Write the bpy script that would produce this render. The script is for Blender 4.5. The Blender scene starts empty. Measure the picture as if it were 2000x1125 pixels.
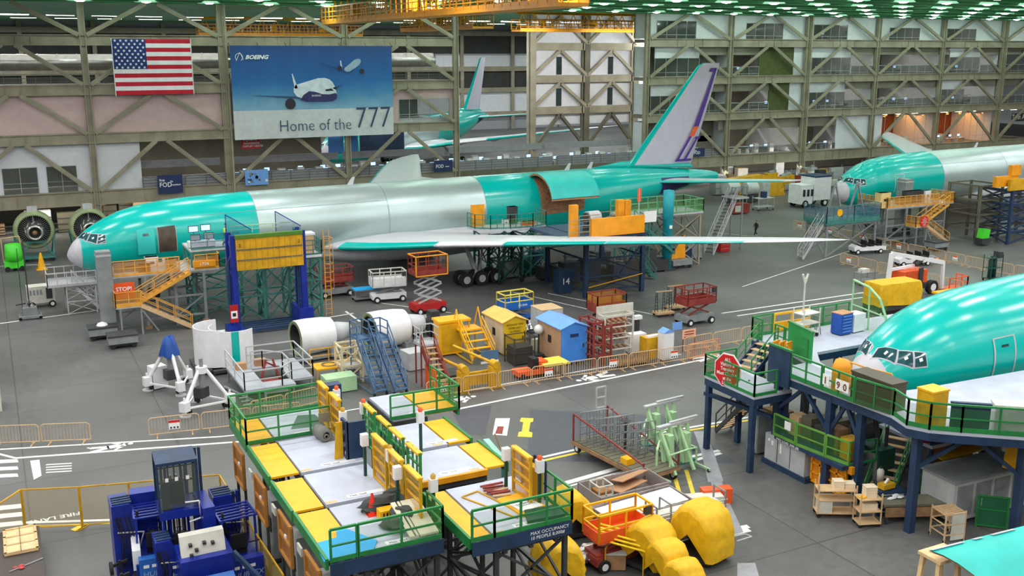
import bpy, math, random
from mathutils import Vector, Matrix
PI = math.pi
D = bpy.data; SC = bpy.context.scene; COL = SC.collection
random.seed(7)
R = random.Random(11)
# ---------- camera model (used for the camera and to read ground points off the photo) ----------
AZ = math.radians(27); PT = math.atan(462/2000); FPX = 2000.0; CH = 20.0
sa, ca, sp, cp = math.sin(AZ), math.cos(AZ), math.sin(PT), math.cos(PT)
def _ray(x, y):
    u, v = x-1000, 562.5-y
    return (sa*cp*FPX+ca*u+sa*sp*v, ca*cp*FPX-sa*u+ca*sp*v, -sp*FPX+cp*v)
def G(x, y, z=0.0):
    d = _ray(x, y); t = (z-CH)/d[2]; return (d[0]*t, d[1]*t)
def GY(x, y, Y):
    d = _ray(x, y); t = Y/d[1]; return (d[0]*t, CH+d[2]*t)
cam = D.objects.new('camera', D.cameras.new('camera')); COL.objects.link(cam); SC.camera = cam
cam.data.sensor_width = 36; cam.data.lens = 36*FPX/2000; cam.data.clip_end = 1500
cam.location = (0, 0, CH); cam.rotation_euler = (PI/2-PT, 0, -AZ)
# ---------- materials ----------
MATS = {}
def mat(name, col, rough=0.55, metal=0.0, var=0.10, scale=1.5, bump=0.0, emit=0.0, alpha=1.0, spec=None):
    if name in MATS: return MATS[name]
    m = D.materials.new(name); m.use_nodes = True; nt = m.node_tree; b = nt.nodes['Principled BSDF']
    tc = nt.nodes.new('ShaderNodeTexCoord'); nz = nt.nodes.new('ShaderNodeTexNoise')
    nz.inputs['Scale'].default_value = scale; nz.inputs['Detail'].default_value = 3
    nt.links.new(tc.outputs['Object'], nz.inputs['Vector'])
    rp = nt.nodes.new('ShaderNodeValToRGB')
    c1 = [max(0, c*(1-var)) for c in col]; c2 = [min(1, c*(1+var)) for c in col]
    rp.color_ramp.elements[0].position = .35; rp.color_ramp.elements[1].position = .65
    rp.color_ramp.elements[0].color = (*c1, 1); rp.color_ramp.elements[1].color = (*c2, 1)
    nt.links.new(nz.outputs['Fac'], rp.inputs['Fac']); nt.links.new(rp.outputs['Color'], b.inputs['Base Color'])
    b.inputs['Roughness'].default_value = rough; b.inputs['Metallic'].default_value = metal
    if spec is not None: b.inputs['Specular IOR Level'].default_value = spec
    if emit:
        b.inputs['Emission Color'].default_value = (*col, 1); b.inputs['Emission Strength'].default_value = emit
    if alpha < 1: b.inputs['Alpha'].default_value = alpha
    if bump:
        bp = nt.nodes.new('ShaderNodeBump'); bp.inputs['Strength'].default_value = bump
        nt.links.new(nz.outputs['Fac'], bp.inputs['Height']); nt.links.new(bp.outputs['Normal'], b.inputs['Normal'])
    MATS[name] = m; return m
def srgb(r, g, b):
    f = lambda c: (c/255/12.92) if c/255 <= .04045 else ((c/255+.055)/1.055)**2.4
    return (f(r), f(g), f(b))
def M(name, r, g, b, **k): return mat(name, srgb(r, g, b), **k)
def gridmat(name, col, cell, wire, rough=.6, axes='auto'):
    """woven wire mesh: opaque wires, open between them"""
    m = D.materials.new(name); m.use_nodes = True; nt = m.node_tree; b = nt.nodes['Principled BSDF']
    b.inputs['Base Color'].default_value = (*col, 1); b.inputs['Roughness'].default_value = rough
    b.inputs['Alpha'].default_value = wire
    MATS[name] = m; return m
# ---------- mesh builder ----------
class MB:
    def __init__(s): s.v = []; s.f = []; s.mi = []; s.sm = []; s.m = 0; s.s = False
    def add(s, vs, fs, sm=None):
        o = len(s.v); s.v += [tuple(v) for v in vs]
        for f in fs:
            s.f.append([i+o for i in f]); s.mi.append(s.m); s.sm.append(s.s if sm is None else sm)
        return s
    def mtl(s, i): s.m = i; return s
    def box(s, x0, x1, y0, y1, z0, z1):
        vs = [(x, y, z) for x in (x0, x1) for y in (y0, y1) for z in (z0, z1)]
        return s.add(vs, [(0,1,3,2),(4,6,7,5),(0,4,5,1),(2,3,7,6),(0,2,6,4),(1,5,7,3)])
    def cbox(s, cx, cy, cz, w, d, h): return s.box(cx-w/2, cx+w/2, cy-d/2, cy+d/2, cz-h/2, cz+h/2)
    def bar(s, p, q, w=.08, h=None, roll=None):
        h = w if h is None else h
        p = Vector(p); q = Vector(q); d = (q-p)
        if d.length < 1e-6: return s
        d.normalize(); up = Vector((0,0,1)) if abs(d.z) < .95 else Vector((0,1,0))
        a = d.cross(up).normalized(); b = a.cross(d).normalized(); a *= w/2; b *= h/2
        vs = [p-a-b, p+a-b, p+a+b, p-a+b, q-a-b, q+a-b, q+a+b, q-a+b]
        return s.add(vs, [(3,2,1,0),(4,5,6,7),(0,1,5,4),(1,2,6,5),(2,3,7,6),(3,0,4,7)])
    def tube(s, p, q, r=.03, n=6, r2=None, caps=True):
        r2 = r if r2 is None else r2
        p = Vector(p); q = Vector(q); d = q-p
        if d.length < 1e-6: return s
        d.normalize(); up = Vector((0,0,1)) if abs(d.z) < .95 else Vector((1,0,0))
        a = d.cross(up).normalized(); b = a.cross(d)
        vs = []
        for (c, rr) in ((p, r), (q, r2)):
            for i in range(n):
                t = 2*PI*i/n; vs.append(c+a*math.cos(t)*rr+b*math.sin(t)*rr)
        fs = [(i, (i+1) % n, n+(i+1) % n, n+i) for i in range(n)]
        s.add(vs, fs, True)
        if caps: s.add(vs, [tuple(range(n))[::-1], tuple(range(n, 2*n))], False)
        return s
    def path(s, pts, r=.03, n=6):
        for a, b in zip(pts[:-1], pts[1:]): s.tube(a, b, r, n)
        return s
    def loft(s, rings, close=True, cap0=False, cap1=False, sm=True):
        n = len(rings[0]); vs = [p for r in rings for p in r]; fs = []
        m = n if close else n-1
        for k in range(len(rings)-1):
            for i in range(m):
                j = (i+1) % n
                fs.append((k*n+i, k*n+j, (k+1)*n+j, (k+1)*n+i))
        s.add(vs, fs, sm)
        if cap0: s.add(rings[0], [tuple(range(n))[::-1]], False)
        if cap1: s.add(rings[-1], [tuple(range(n))], False)
        return s
    def lathe(s, prof, c=(0,0,0), axis='z', n=24, a0=0, a1=2*PI, close=None):
        full = abs(a1-a0-2*PI) < 1e-4; m = n if full else n+1; rings = []
        for (r, h) in prof:
            ring = []
            for i in range(m):
                t = a0+(a1-a0)*i/n; u, v = r*math.cos(t), r*math.sin(t)
                if axis == 'z': p = (c[0]+u, c[1]+v, c[2]+h)
                elif axis == 'x': p = (c[0]+h, c[1]+u, c[2]+v)
                else: p = (c[0]+v, c[1]+h, c[2]+u)
                ring.append(p)
            rings.append(ring)
        return s.loft(rings, close=full)
    def poly(s, pts, z0, z1):
        n = len(pts); vs = [(x, y, z0) for x, y in pts]+[(x, y, z1) for x, y in pts]
        fs = [tuple(range(n))[::-1], tuple(range(n, 2*n))]+[(i, (i+1) % n, n+(i+1) % n, n+i) for i in range(n)]
        return s.add(vs, fs)
    def polyn(s, pts, off):
        """pts: 3-D outline, off: thickness vector"""
        n = len(pts); o = Vector(off); vs = [Vector(p) for p in pts]+[Vector(p)+o for p in pts]
        fs = [tuple(range(n))[::-1], tuple(range(n, 2*n))]+[(i, (i+1) % n, n+(i+1) % n, n+i) for i in range(n)]
        return s.add(vs, fs)
    def wheel(s, x, y, z, r, w, axis='y', n=16):
        a = {'x': (w/2,0,0), 'y': (0,w/2,0)}[axis]
        return s.tube((x-a[0], y-a[1], z), (x+a[0], y+a[1], z), r, n)
    def grid(s, p0, u, v, nu, nv, r=.015, w=None):
        p0 = Vector(p0); u = Vector(u); v = Vector(v)
        for i in range(nu+1): s.bar(p0+u*i/nu, p0+u*i/nu+v, w or r*2)
        for j in range(nv+1): s.bar(p0+v*j/nv, p0+v*j/nv+u, w or r*2)
        return s
    def rail(s, pts, h=1.1, r=.025, step=1.5, mid=1, toe=0, z=None):
        """guard rail along a 3-D polyline: posts, top rail and mid rails"""
        for a, b in zip(pts[:-1], pts[1:]):
            a = Vector(a); b = Vector(b); L = (b-a).length; n = max(1, round(L/step)); up = Vector((0,0,h))
            for i in range(n+1):
                c = a+(b-a)*i/n; s.bar(c, c+up, r*2)
            s.bar(a+up, b+up, r*2.2)
            for k in range(mid): s.bar(a+up*((k+1)/(mid+1)), b+up*((k+1)/(mid+1)), r*1.6)
            if toe: s.bar(a+Vector((0,0,toe/2)), b+Vector((0,0,toe/2)), .03, toe)
        return s
    def build(s, name, mats, parent=None, label=None, loc=None, kind=None, rz=0):
        me = D.meshes.new(name); me.from_pydata(s.v, [], s.f)
        if not isinstance(mats, (list, tuple)): mats = [mats]
        for m in mats: me.materials.append(m)
        me.polygons.foreach_set('material_index', s.mi); me.polygons.foreach_set('use_smooth', s.sm)
        me.update()
        o = D.objects.new(name, me); COL.objects.link(o)
        if parent: o.parent = parent
        if loc: o.location = loc
        if rz: o.rotation_euler.z = rz
        if label: o['label'] = label
        if kind: o['kind'] = kind
        return o
def tag(o, label, cat, group=None, kind=None):
    if label: o['label'] = label
    if cat: o['category'] = cat
    if group: o['group'] = group
    if kind: o['kind'] = kind
    return o
def thing(name, label, cat, x=0, y=0, z=0, rz=0, group=None):
    o = D.objects.new(name, None); COL.objects.link(o); o.location = (x, y, z); o.rotation_euler.z = rz
    o.empty_display_size = .3
    return tag(o, label, cat, group)
def kids(o): return [c for c in D.objects if c.parent == o]
def dup(root, loc=None, rz=None, label=None, group=None, deep=None):
    ch = {}
    def rec(o, par):
        c = o.copy(); COL.objects.link(c)
        if par: c.parent = par
        for k in kids(o): rec(k, c)
        return c
    r = rec(root, None)
    if loc: r.location = loc
    if rz is not None: r.rotation_euler.z = rz
    if label: r['label'] = label
    if group: r['group'] = group
    return r
def text(name, s, size, m, parent, loc, rot, shear=0, off=0, ext=.003, align='LEFT', label=None, sx=1):
    c = D.curves.new(name, 'FONT'); c.body = s; c.size = size; c.extrude = ext; c.shear = shear; c.offset = off
    c.align_x = align; c.resolution_u = 2; c.materials.append(m)
    o = D.objects.new(name, c); COL.objects.link(o); o.parent = parent; o.location = loc; o.rotation_euler = rot
    o.scale.x = sx
    if label: o['label'] = label
    return o
FACE = (PI/2, 0, 0)          # upright, read from -Y
TEAL = M('teal_primer', 0, 176, 168, rough=.22, var=.03, scale=.6)
TEALD = M('teal_primer_dull', 40, 188, 180, rough=.45, var=.08, scale=1)
SKIN = mat('aluminium_skin', srgb(178, 196, 196), rough=.36, metal=.55, var=.05, scale=.35)
WINGG = M('wing_grey', 196, 198, 204, rough=.35, var=.03)
RADOME = M('radome_grey', 188, 186, 194, rough=.5, var=.06, scale=2)
WHITE = M('white_paint', 225, 225, 228, rough=.4, var=.05)
OFFW = M('off_white', 200, 198, 188, rough=.6, var=.1)
PURP = M('purple_paint', 75, 35, 140, rough=.4, var=.05)
ORNG = M('fin_orange', 230, 90, 40, rough=.4)
BLACK = M('black_rubber', 22, 22, 24, rough=.75, var=.2)
DARK = M('dark_steel', 52, 54, 56, rough=.55, var=.2)
NAVY = M('navy_steel', 30, 52, 84, rough=.5, var=.2)
BLUE = M('deep_blue_paint', 18, 40, 140, rough=.35, var=.15)
BLUEL = M('bright_blue_paint', 28, 96, 178, rough=.4, var=.1)
SKYB = M('light_blue_paint', 110, 160, 225, rough=.5, var=.06)
CYAN = M('cyan_sheet', 20, 160, 225, rough=.5, var=.04)
YEL = M('safety_yellow', 238, 172, 0, rough=.45, var=.07)
YELD = M('worn_yellow', 205, 155, 10, rough=.55, var=.15)
AMB = M('amber_paint', 226, 148, 10, rough=.5, var=.1)
YBR = M('amber_rail', 218, 158, 62, rough=.5, var=.12)
GRN = M('green_rail', 35, 125, 62, rough=.45, var=.12)
GRND = M('dark_green_steel', 18, 66, 56, rough=.5, var=.2)
GRNT = M('teal_green_steel', 58, 120, 112, rough=.5, var=.2)
GRNP = M('pale_green_paint', 168, 205, 160, rough=.55, var=.08)
LIME = M('lime_green_paint', 70, 205, 50, rough=.4, var=.1)
OLIVE = M('olive_truss', 146, 139, 120, rough=.6, var=.16, scale=.5)
OLIVED = M('olive_truss_dark', 98, 95, 78, rough=.65, var=.2, scale=.5)
PINKW = M('pink_wall_panel', 205, 180, 178, rough=.7, var=.04)
WALLW = M('white_wall_panel', 212, 214, 220, rough=.7, var=.04)
GREYW = M('grey_parapet', 140, 140, 146, rough=.7, var=.08)
GREY = M('grey_steel', 128, 132, 134, rough=.5, var=.12)
GREYL = M('light_grey_steel', 176, 178, 180, rough=.45, var=.1)
DECK = M('deck_white', 178, 183, 198, rough=.6, var=.07, scale=1.2)
DECKG = M('deck_grey', 160, 165, 172, rough=.6, var=.12, scale=1.2)
RED = M('red_paint', 178, 30, 30, rough=.45, var=.1)
REDB = M('oxide_red', 135, 50, 42, rough=.55, var=.18)
ORAN = M('orange_red_paint', 225, 85, 30, rough=.45, var=.1)
BROWN = M('brown_panel', 150, 98, 40, rough=.6, var=.2)
WOOD = M('pale_plywood', 222, 190, 142, rough=.65, var=.1, scale=3)
WOODD = M('weathered_wood', 150, 115, 82, rough=.7, var=.2, scale=3)
CARD = M('cardboard', 176, 132, 96, rough=.8, var=.08)
TARP = M('yellow_tarpaulin', 220, 172, 8, rough=.6, var=.10, scale=3.5, bump=.25)
CHROME = mat('bare_metal', (.55, .55, .54), rough=.3, metal=.9, var=.1)
TAN = M('tan_barrier', 205, 172, 130, rough=.5, var=.08)
GLASS = mat('dark_glass', (.03, .045, .05), rough=.08, var=.2)
GLAZE = M('cockpit_glass', 40, 78, 84, rough=.1, var=.3)
PAPER = M('white_sign', 235, 235, 235, rough=.7, var=.03)
SIGNR = M('sign_red', 205, 28, 34, rough=.5, var=.03)
SIGNN = M('sign_navy', 22, 40, 88, rough=.6, var=.04)
INK = M('ink_navy', 38, 62, 98, rough=.6, var=.02)
INKB = M('ink_black', 25, 25, 25, rough=.6, var=.02)
INKW = M('ink_white', 240, 240, 240, rough=.6, var=.02)
PRIMG = M('green_primer', 138, 152, 112, rough=.5, var=.15, scale=1)
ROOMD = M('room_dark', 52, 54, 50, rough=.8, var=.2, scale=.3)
ROOMM = M('room_mid', 128, 124, 112, rough=.8, var=.15, scale=.3)
MESHY = gridmat('yellow_wire_mesh', srgb(205, 170, 60), .05, .35)
MESHG = gridmat('green_wire_mesh', srgb(60, 130, 40), .05, .30)
MESHO = gridmat('amber_wire_mesh', srgb(190, 130, 35), .05, .55)
MESHD = gridmat('dark_wire_mesh', srgb(70, 66, 50), .05, .42)
MESHT = gridmat('tan_wire_mesh', srgb(205, 175, 130), .05, .18)
MESHB = gridmat('blue_wire_mesh', srgb(40, 80, 130), .05, .35)
def emis(name, col, st):
    m = D.materials.new(name); m.use_nodes = True; nt = m.node_tree; nt.nodes.clear()
    e = nt.nodes.new('ShaderNodeEmission'); o = nt.nodes.new('ShaderNodeOutputMaterial')
    e.inputs[0].default_value = (*col, 1); e.inputs[1].default_value = st
    nt.links.new(e.outputs[0], o.inputs[0]); MATS[name] = m; return m
LAMP = emis('lamp_glow', (.8, 1, .85), 70)
TUBE = emis('tube_light', (1, 1, .92), 6)
WARM = emis('warm_lamp', (1, .45, .08), 6)
SCREEN = emis('screen_glow', (.45, .7, 1), 1.5)
REDL = emis('red_beacon', (1, .06, .03), 6)
# ================= aircraft =================
# stations along the body: s, top z, bottom z, half width (z relative to ground)
ZC = 5.35
ST = [(0,-1.03,-1.03,.02),(.08,-.75,-1.3,.3),(.25,-.42,-1.55,.58),(.5,-.05,-1.78,.85),(.92,.35,-2.05,1.16),(1.46,.85,-2.28,1.5),(2.06,1.24,-2.44,1.78),(2.86,1.66,-2.58,2.06),
      (4.07,2.19,-2.72,2.38),(5.66,2.6,-2.86,2.66),(7.7,2.85,-2.98,2.88),(9.7,2.98,-3.05,3.0),(12,3.05,-3.1,3.07),(15,3.1,-3.1,3.1),
      (22,3.1,-3.1,3.1),(26,3.1,-3.1,3.1),(34,3.1,-3.1,3.1),(42,3.1,-3.1,3.1),(46,3.1,-2.9,3.1),(49,3.1,-2.45,3.02),(52,3.06,-1.8,2.8),
      (55,2.95,-1.1,2.45),(58,2.75,-.4,2.0),(61,2.5,.2,1.45),(63.5,2.25,.55,.95),(65.4,2.0,.75,.5),(66.4,1.75,.95,.25)]
def stn(s):
    for a, b in zip(ST[:-1], ST[1:]):
        if a[0] <= s <= b[0]:
            t = (s-a[0])/(b[0]-a[0]); return [a[i]*(1-t)+b[i]*t for i in range(1, 4)]
    return ST[-1][1:]
NS = 48
def ring(s, grow=0.0, t0=0, t1=2*PI, n=NS):
    zt, zb, w = stn(s); zc = (zt+zb)/2; h = (zt-zb)/2; out = []
    m = n if abs(t1-t0-2*PI) < 1e-6 else n+1
    for i in range(m):
        t = t0+(t1-t0)*i/n
        out.append((s, (w+grow)*math.cos(t), ZC+zc+(h+grow)*math.sin(t)))
    return out
def fus(s0, s1, step=.8, **k):
    n = max(2, int((s1-s0)/step)); ss = sorted(set([s0, s1]+[s0+(s1-s0)*i/n for i in range(1, n)]+[a[0] for a in ST if s0 < a[0] < s1]))
    return [ring(s, **k) for s in ss]
def skinpatch(b, s0, s1, t0, t1, grow, nt=8, ns=4):
    """a curved patch following the hull between two stations and two angles (t: 0 = +y side, pi = -y side, pi/2 = crown)"""
    rs = [ring(s0+(s1-s0)*i/ns, grow, t0, t1, nt) for i in range(ns+1)]
    b.loft(rs, close=False)
    return b
def quadpatch(b, c, grow, n=5):
    """c: four (s, t) corners, bilinear on the hull"""
    rows = []
    for i in range(n+1):
        u = i/n; row = []
        for j in range(n+1):
            v = j/n
            s = (c[0][0]*(1-u)+c[1][0]*u)*(1-v)+(c[3][0]*(1-u)+c[2][0]*u)*v
            t = (c[0][1]*(1-u)+c[1][1]*u)*(1-v)+(c[3][1]*(1-u)+c[2][1]*u)*v
            zt, zb, w = stn(s)
            row.append((s, (w+grow)*math.cos(t), ZC+(zt+zb)/2+((zt-zb)/2+grow)*math.sin(t)))
        rows.append(row)
    b.loft(rows, close=False); return b
AF = [(0,0),(.012,.22),(.05,.46),(.13,.7),(.28,.93),(.42,1),(.6,.82),(.8,.45),(1,.03),(1,-.03),(.8,-.22),(.6,-.45),(.42,-.62),(.28,-.66),(.13,-.56),(.05,-.38),(.012,-.2)]
def section(y, sl, st, z, t, ax='y', tw=0):
    c = st-sl; out = []
    for u, v in AF:
        zz = z+v*t/2+tw*(.5-u)
        out.append((sl+u*c, y, zz) if ax == 'y' else (sl+u*c, y+v*t/2, z))
    return out
def leading(y, sl, st, z, t, f=.055, grow=.012, tw=0):
    """open front part of a section"""
    c = st-sl; pts = []
    prof = [(f,.46+.1),(.03,.38),(.012,.22),(.003,.1),(0,0),(.003,-.1),(.012,-.2),(.03,-.32),(f,-.42)]
    for u, v in prof: pts.append((sl+u*c-grow, y, z+v*t/2*1.02+tw*(.5-u)+(grow if v > 0 else -grow)))
    return pts
def lerp_st(stl, y):
    for a, b in zip(stl[:-1], stl[1:]):
        if min(a[0], b[0]) <= y <= max(a[0], b[0]):
            t = (y-a[0])/(b[0]-a[0]); return tuple(a[i]*(1-t)+b[i]*t for i in range(5))
    return stl[-1]
WING = [(2.0,19.6,35.6,3.55,1.75),(5.2,23.2,35.9,3.7,1.35),(10,27.6,36.7,4.35,1.0),(16,32.0,39.4,5.0,.72),(22,36.4,42.4,5.7,.5),(28,40.8,45.4,6.35,.34),(30,42.5,46.5,6.55,.24),(32,45.0,47.4,6.72,.12),(33.2,47.2,48.0,6.8,.05)]
STAB = [(1.2,56.0,62.4,6.75,.62),(6,61.0,65.8,7.0,.4),(10.6,65.8,69.0,7.25,.2),(11.1,66.8,69.2,7.28,.1)]
def make_plane():
    root = thing('airliner', 'x', 'airplane')
    b = MB(); b.loft(fus(.98, 14.5)); b.build('forward_fuselage', TEAL, root, 'teal green primed forward fuselage')
    b = MB(); b.loft(fus(0, .98, .2)); b.build('nose_cone', RADOME, root, 'grey nose cone')
    b = MB(); b.loft(fus(14.5, 36)); b.build('centre_fuselage', SKIN, root, 'bare silver grey centre fuselage')
    b = MB(); b.loft(fus(36, 66.4)); b.build('rear_fuselage', TEAL, root, 'teal green primed rear fuselage')
    b = MB(); b.loft([ring(66.4), ring(66.42, -.05)]); b.tube((66.4,0,ZC+1.35),(67.3,0,ZC+1.3),.26,12,.16); b.build('tail_cone', RADOME, root)
    for s in (14.5, 26.2, 36): b = MB(); b.loft([ring(s-.03, .012), ring(s+.03, .012)]); b.build('skin_joint', M('seam_grey', 120, 150, 150), root)
    for t in (PI*.80, PI*.2): b = MB(); skinpatch(b, 9, 26.2, t-.006, t+.006, .012, 2, 30); b.build('skin_joint', M('seam_grey', 120, 150, 150), root)
    # cockpit windows (both sides)
    for sg in (1, -1):
        T = (lambda a: a) if sg > 0 else (lambda a: PI-a)
        wins = [[(.86, 1.40), (1.28, 1.45), (1.72, .98), (1.35, .68)], [(1.44, .64), (1.74, .92), (2.22, .72), (2.0, .36)], [(2.1, .34), (2.3, .70), (2.72, .57), (2.66, .28)]]
        for q in wins:
            q2 = [(s, T(t)) for s, t in q]; cs = sum(a for a, _ in q)/4; ct = sum(t for _, t in q2)/4
            big = [(cs+(s-cs)*1.17, ct+(t-ct)*1.18) for s, t in q2]
            b = MB(); quadpatch(b, big, .015); f = b.build('cockpit_window_frame', RADOME, root)
            b = MB(); quadpatch(b, q2, .03); b.build('cockpit_glass', GLAZE, f)
            b = MB(); m = [(cs-.08, ct-.03), (cs+.08, ct-.03), (cs+.08, ct+.05), (cs-.08, ct+.05)]; quadpatch(b, m, .045, 1); b.build('paper_notice', PAPER, f)
        # door outline
        tt = lambda a: T(a)
        b = MB()
        for s0, s1, a0, a1 in ((6.45,6.55,-.3,.42),(7.8,7.9,-.3,.42)): skinpatch(b, s0, s1, tt(a0), tt(a1), .03, 8, 1)
        skinpatch(b, 6.45, 7.9, tt(.40), tt(.42), .03, 1, 3)
        d = b.build('door_frame', GREYL, root)
        b = MB(); skinpatch(b, 6.55, 7.8, tt(-.3), tt(.40), .018, 8, 2); b.build('door_panel', TEAL, d)
        b = MB(); skinpatch(b, 6.95, 7.4, tt(.24), tt(.28), .04, 1, 1); b.build('door_window', GLASS, d)
    # belly fairing
    b = MB(); rs = []
    for s, w, h, zc in ((18.5,.4,.3,2.9),(20,2.0,.9,3.0),(23,3.2,1.5,3.0),(27,3.7,1.75,3.05),(33,3.8,1.8,3.05),(38,3.5,1.6,3.1),(42,2.4,1.1,3.0),(45,.6,.5,3.0)):
        rs.append([(s, w*math.cos(2*PI*i/32), zc+h*math.sin(2*PI*i/32)) for i in range(32)])
    b.loft(rs); b.build('belly_fairing', WINGG, root)
    for sg in (1, -1):
        WG = [(y*(1.035 if sg < 0 else .92), a+(.04 if sg < 0 else -.10)*y, c+(.04 if sg < 0 else -.10)*y, z-(.004*y+.1 if sg < 0 else -.022*y), t) for y, a, c, z, t in WING]
        b = MB(); b.loft([section(sg*y, a, c, z, t) for y, a, c, z, t in WG], cap1=True); w = b.build('wing', WINGG, root)
        cuts = [(3.4, 9.6, TEAL), (9.8, 14.5, WHITE), (14.6, 21.5, TEAL), (21.6, 30, TEALD), (30.1, 33.0, WHITE)]
        for y0, y1, m in cuts:
            b = MB(); b.loft([leading(sg*q[0], *q[1:]) for q in (lerp_st(WG, y0+(y1-y0)*i/4) for i in range(5))], close=False)
            b.build('leading_edge_slat', m, w)
        for y in (8, 14, 20):
            b = MB(); q = lerp_st(WG, y); b.loft([[(q[2]-3+u, sg*y+.28*r*math.cos(2*PI*i/10), q[3]-.35+.35*r*math.sin(2*PI*i/10)) for i in range(10)] for u, r in ((-1.5,.1),(-.5,.8),(1,1),(3,.8),(4.6,.1))])
            b.build('flap_fairing', WINGG, w)
        b = MB(); b.loft([section(sg*y, a, c, z, t) for y, a, c, z, t in STAB], cap1=True); w = b.build('tailplane', WINGG, root)
        b = MB(); b.loft([leading(sg*q[0], *q[1:], .09) for q in (lerp_st(STAB, 1.6+(10.6-1.6)*i/5) for i in range(6))], close=False); b.build('leading_edge', TEALD, w)
        b = MB(); quadpatch(b, [(57.2, PI-.45 if sg < 0 else .45), (61.4, PI-.35 if sg < 0 else .35), (61.4, PI+.6 if sg < 0 else -.6), (57.2, PI+.6 if sg < 0 else -.6)], .04); b.build('tail_livery_patch', M('dark_purple', 42, 40, 100), root)
    # fin
    FIN = [(8.1, 52.4, 62.5, .55), (8.6, 54.4, 62.8, .7), (12, 57.4, 63.9, .55), (15.5, 60.5, 65.1, .4), (18.5, 63.1, 66.0, .28), (18.8, 63.8, 66.1, .2)]
    def fsec(z, a, c, t): return [(a+u*(c-a), v*t/2, z) for u, v in [(p[0], p[1] if p[1] > 0 else p[1]*1.5) for p in AF]]
    b = MB(); b.loft([fsec(*f) for f in FIN], cap1=True); fin = b.build('tail_fin', M('fin_light_grey', 196, 192, 208, rough=.4, var=.03), root)
    b = MB()
    def fl(z, a, c, t, f=.07): return [(a+f*(c-a), t*.55, z), (a+.01, t*.2, z), (a-.03, 0, z), (a+.01, -t*.2, z), (a+f*(c-a), -t*.55, z)]
    b.loft([fl(*f) for f in FIN], close=False); b.build('leading_edge', TEAL, fin)
    for sg in (-1, 1):
        def fq(pts, m, nm):
            b = MB()
            vs = []
            for z, u in pts:
                for f0, f1 in zip(FIN[:-1], FIN[1:]):
                    if f0[0] <= z <= f1[0]:
                        k = (z-f0[0])/(f1[0]-f0[0]); a = f0[1]*(1-k)+f1[1]*k; c = f0[2]*(1-k)+f1[2]*k; th = f0[3]*(1-k)+f1[3]*k; break
                vs.append((a+u*(c-a), sg*(th*.5+.03), z))
            n = len(vs)//2
            for i in range(n-1): b.add([vs[i], vs[i+1], vs[2*n-2-i], vs[2*n-1-i]], [(0,1,2,3)])
            b.build(nm, m, fin)
        zz = [12.2, 14, 16, 17.4, 18.2]
        fq([(z, .80) for z in zz]+[(z, .90) for z in zz[::-1]], PURP, 'purple_stripe')
        fq([(17.9, .62), (18.3, .62), (18.3, .9), (17.9, .9)], PURP, 'purple_stripe')
        fq([(11.2, .78), (12.2, .80), (12.2, .90), (11.2, .87)], ORNG, 'orange_stripe')
        fq([(8.7, .70), (11.2, .78), (11.2, .83), (8.7, .74)], PURP, 'purple_stripe')
        fq([(8.6, .69), (8.85, .70), (8.85, .95), (8.6, .95)], PURP, 'purple_stripe')
        fq([(8.7, .82), (11.0, .92), (11.0, .96), (8.7, .86)], PURP, 'purple_stripe')
        fq([(10.9, .9), (11.15, .9), (11.15, .995), (10.9, .995)], PURP, 'purple_stripe')
    # fin root fairing in teal
    b = MB(); b.loft([[(49.5, 0, 8.43), (49.5, .02, 8.4), (49.5, -.02, 8.4)], [(53.5, 0, 8.95), (53.5, .35, 8.3), (53.5, -.35, 8.3)], [(56, 0, 8.9), (56, .6, 8.2), (56, -.6, 8.2)], [(62.5, 0, 8.4), (62.5, .7, 7.9), (62.5, -.7, 7.9)]]); b.build('fin_fairing', TEAL, root)
    # antennas
    for s in (23.5, 46.5, 49.2):
        b = MB(); b.polyn([(s, -.03, ZC+3.08), (s+.55, -.03, ZC+3.08), (s+.75, -.03, ZC+3.75), (s+.5, -.03, ZC+3.75)], (0,.06,0)); b.build('blade_antenna', WINGG, root)
    # landing gear
    for sg in (1, -1):
        y = sg*8.2 if sg < 0 else 5.5
        b = MB(); b.tube((32.3, sg*5.6, 3.2), (32.3, y, .7), .2, 10); b.tube((34.8, sg*4.5, 3), (32.4, y, 1.2), .1, 8); b.bar((30.6, y, .62), (34, y, .62), .25, .3)
        g = b.build('main_gear_leg', GREYL, root)
        for dx in (-1.5, 0, 1.5):
            for dy in (-.55, .55):
                b = MB(); b.wheel(32.3+dx, y+dy, .64, .64, .42, 'y', 22); w = b.build('tire', BLACK, g)
                b = MB(); b.wheel(32.3+dx, y+dy, .64, .33, .45, 'y', 16); b.build('wheel_hub', GREYL, w)
    b = MB(); b.tube((6.2,0,3), (6.2,0,.5), .13, 10); ng = b.build('nose_gear_leg', GREYL, root)
    for dy in (-.35, .35):
        b = MB(); b.wheel(6.2, dy, .53, .53, .3, 'y', 18); b.build('tire', BLACK, ng)
    return root
plane = make_plane()
YAW = math.radians(3.0)
plane.location = (4.7, 86.4, 0); plane.rotation_euler.z = YAW
plane['label'] = 'long teal and silver airliner with open cargo door behind its near wing'
p2 = dup(plane, (84.6, 85.8, 0), YAW, 'teal and silver airliner nose behind the amber stairs at far right')
p3 = dup(plane, (36.0, 34.4, 0), math.radians(2.0), 'huge teal airliner nose surrounded by the green railed dock')
fx, fz = GY(948, 225, 200)
a4 = math.radians(42); p4 = dup(plane, (fx-66*math.cos(a4), 200-66*math.sin(a4), 0), a4, 'distant teal airliner tail with white fin seen through the open bay')
for p in (plane, p2, p3, p4): p['group'] = 'airliners in the assembly hall'
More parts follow.
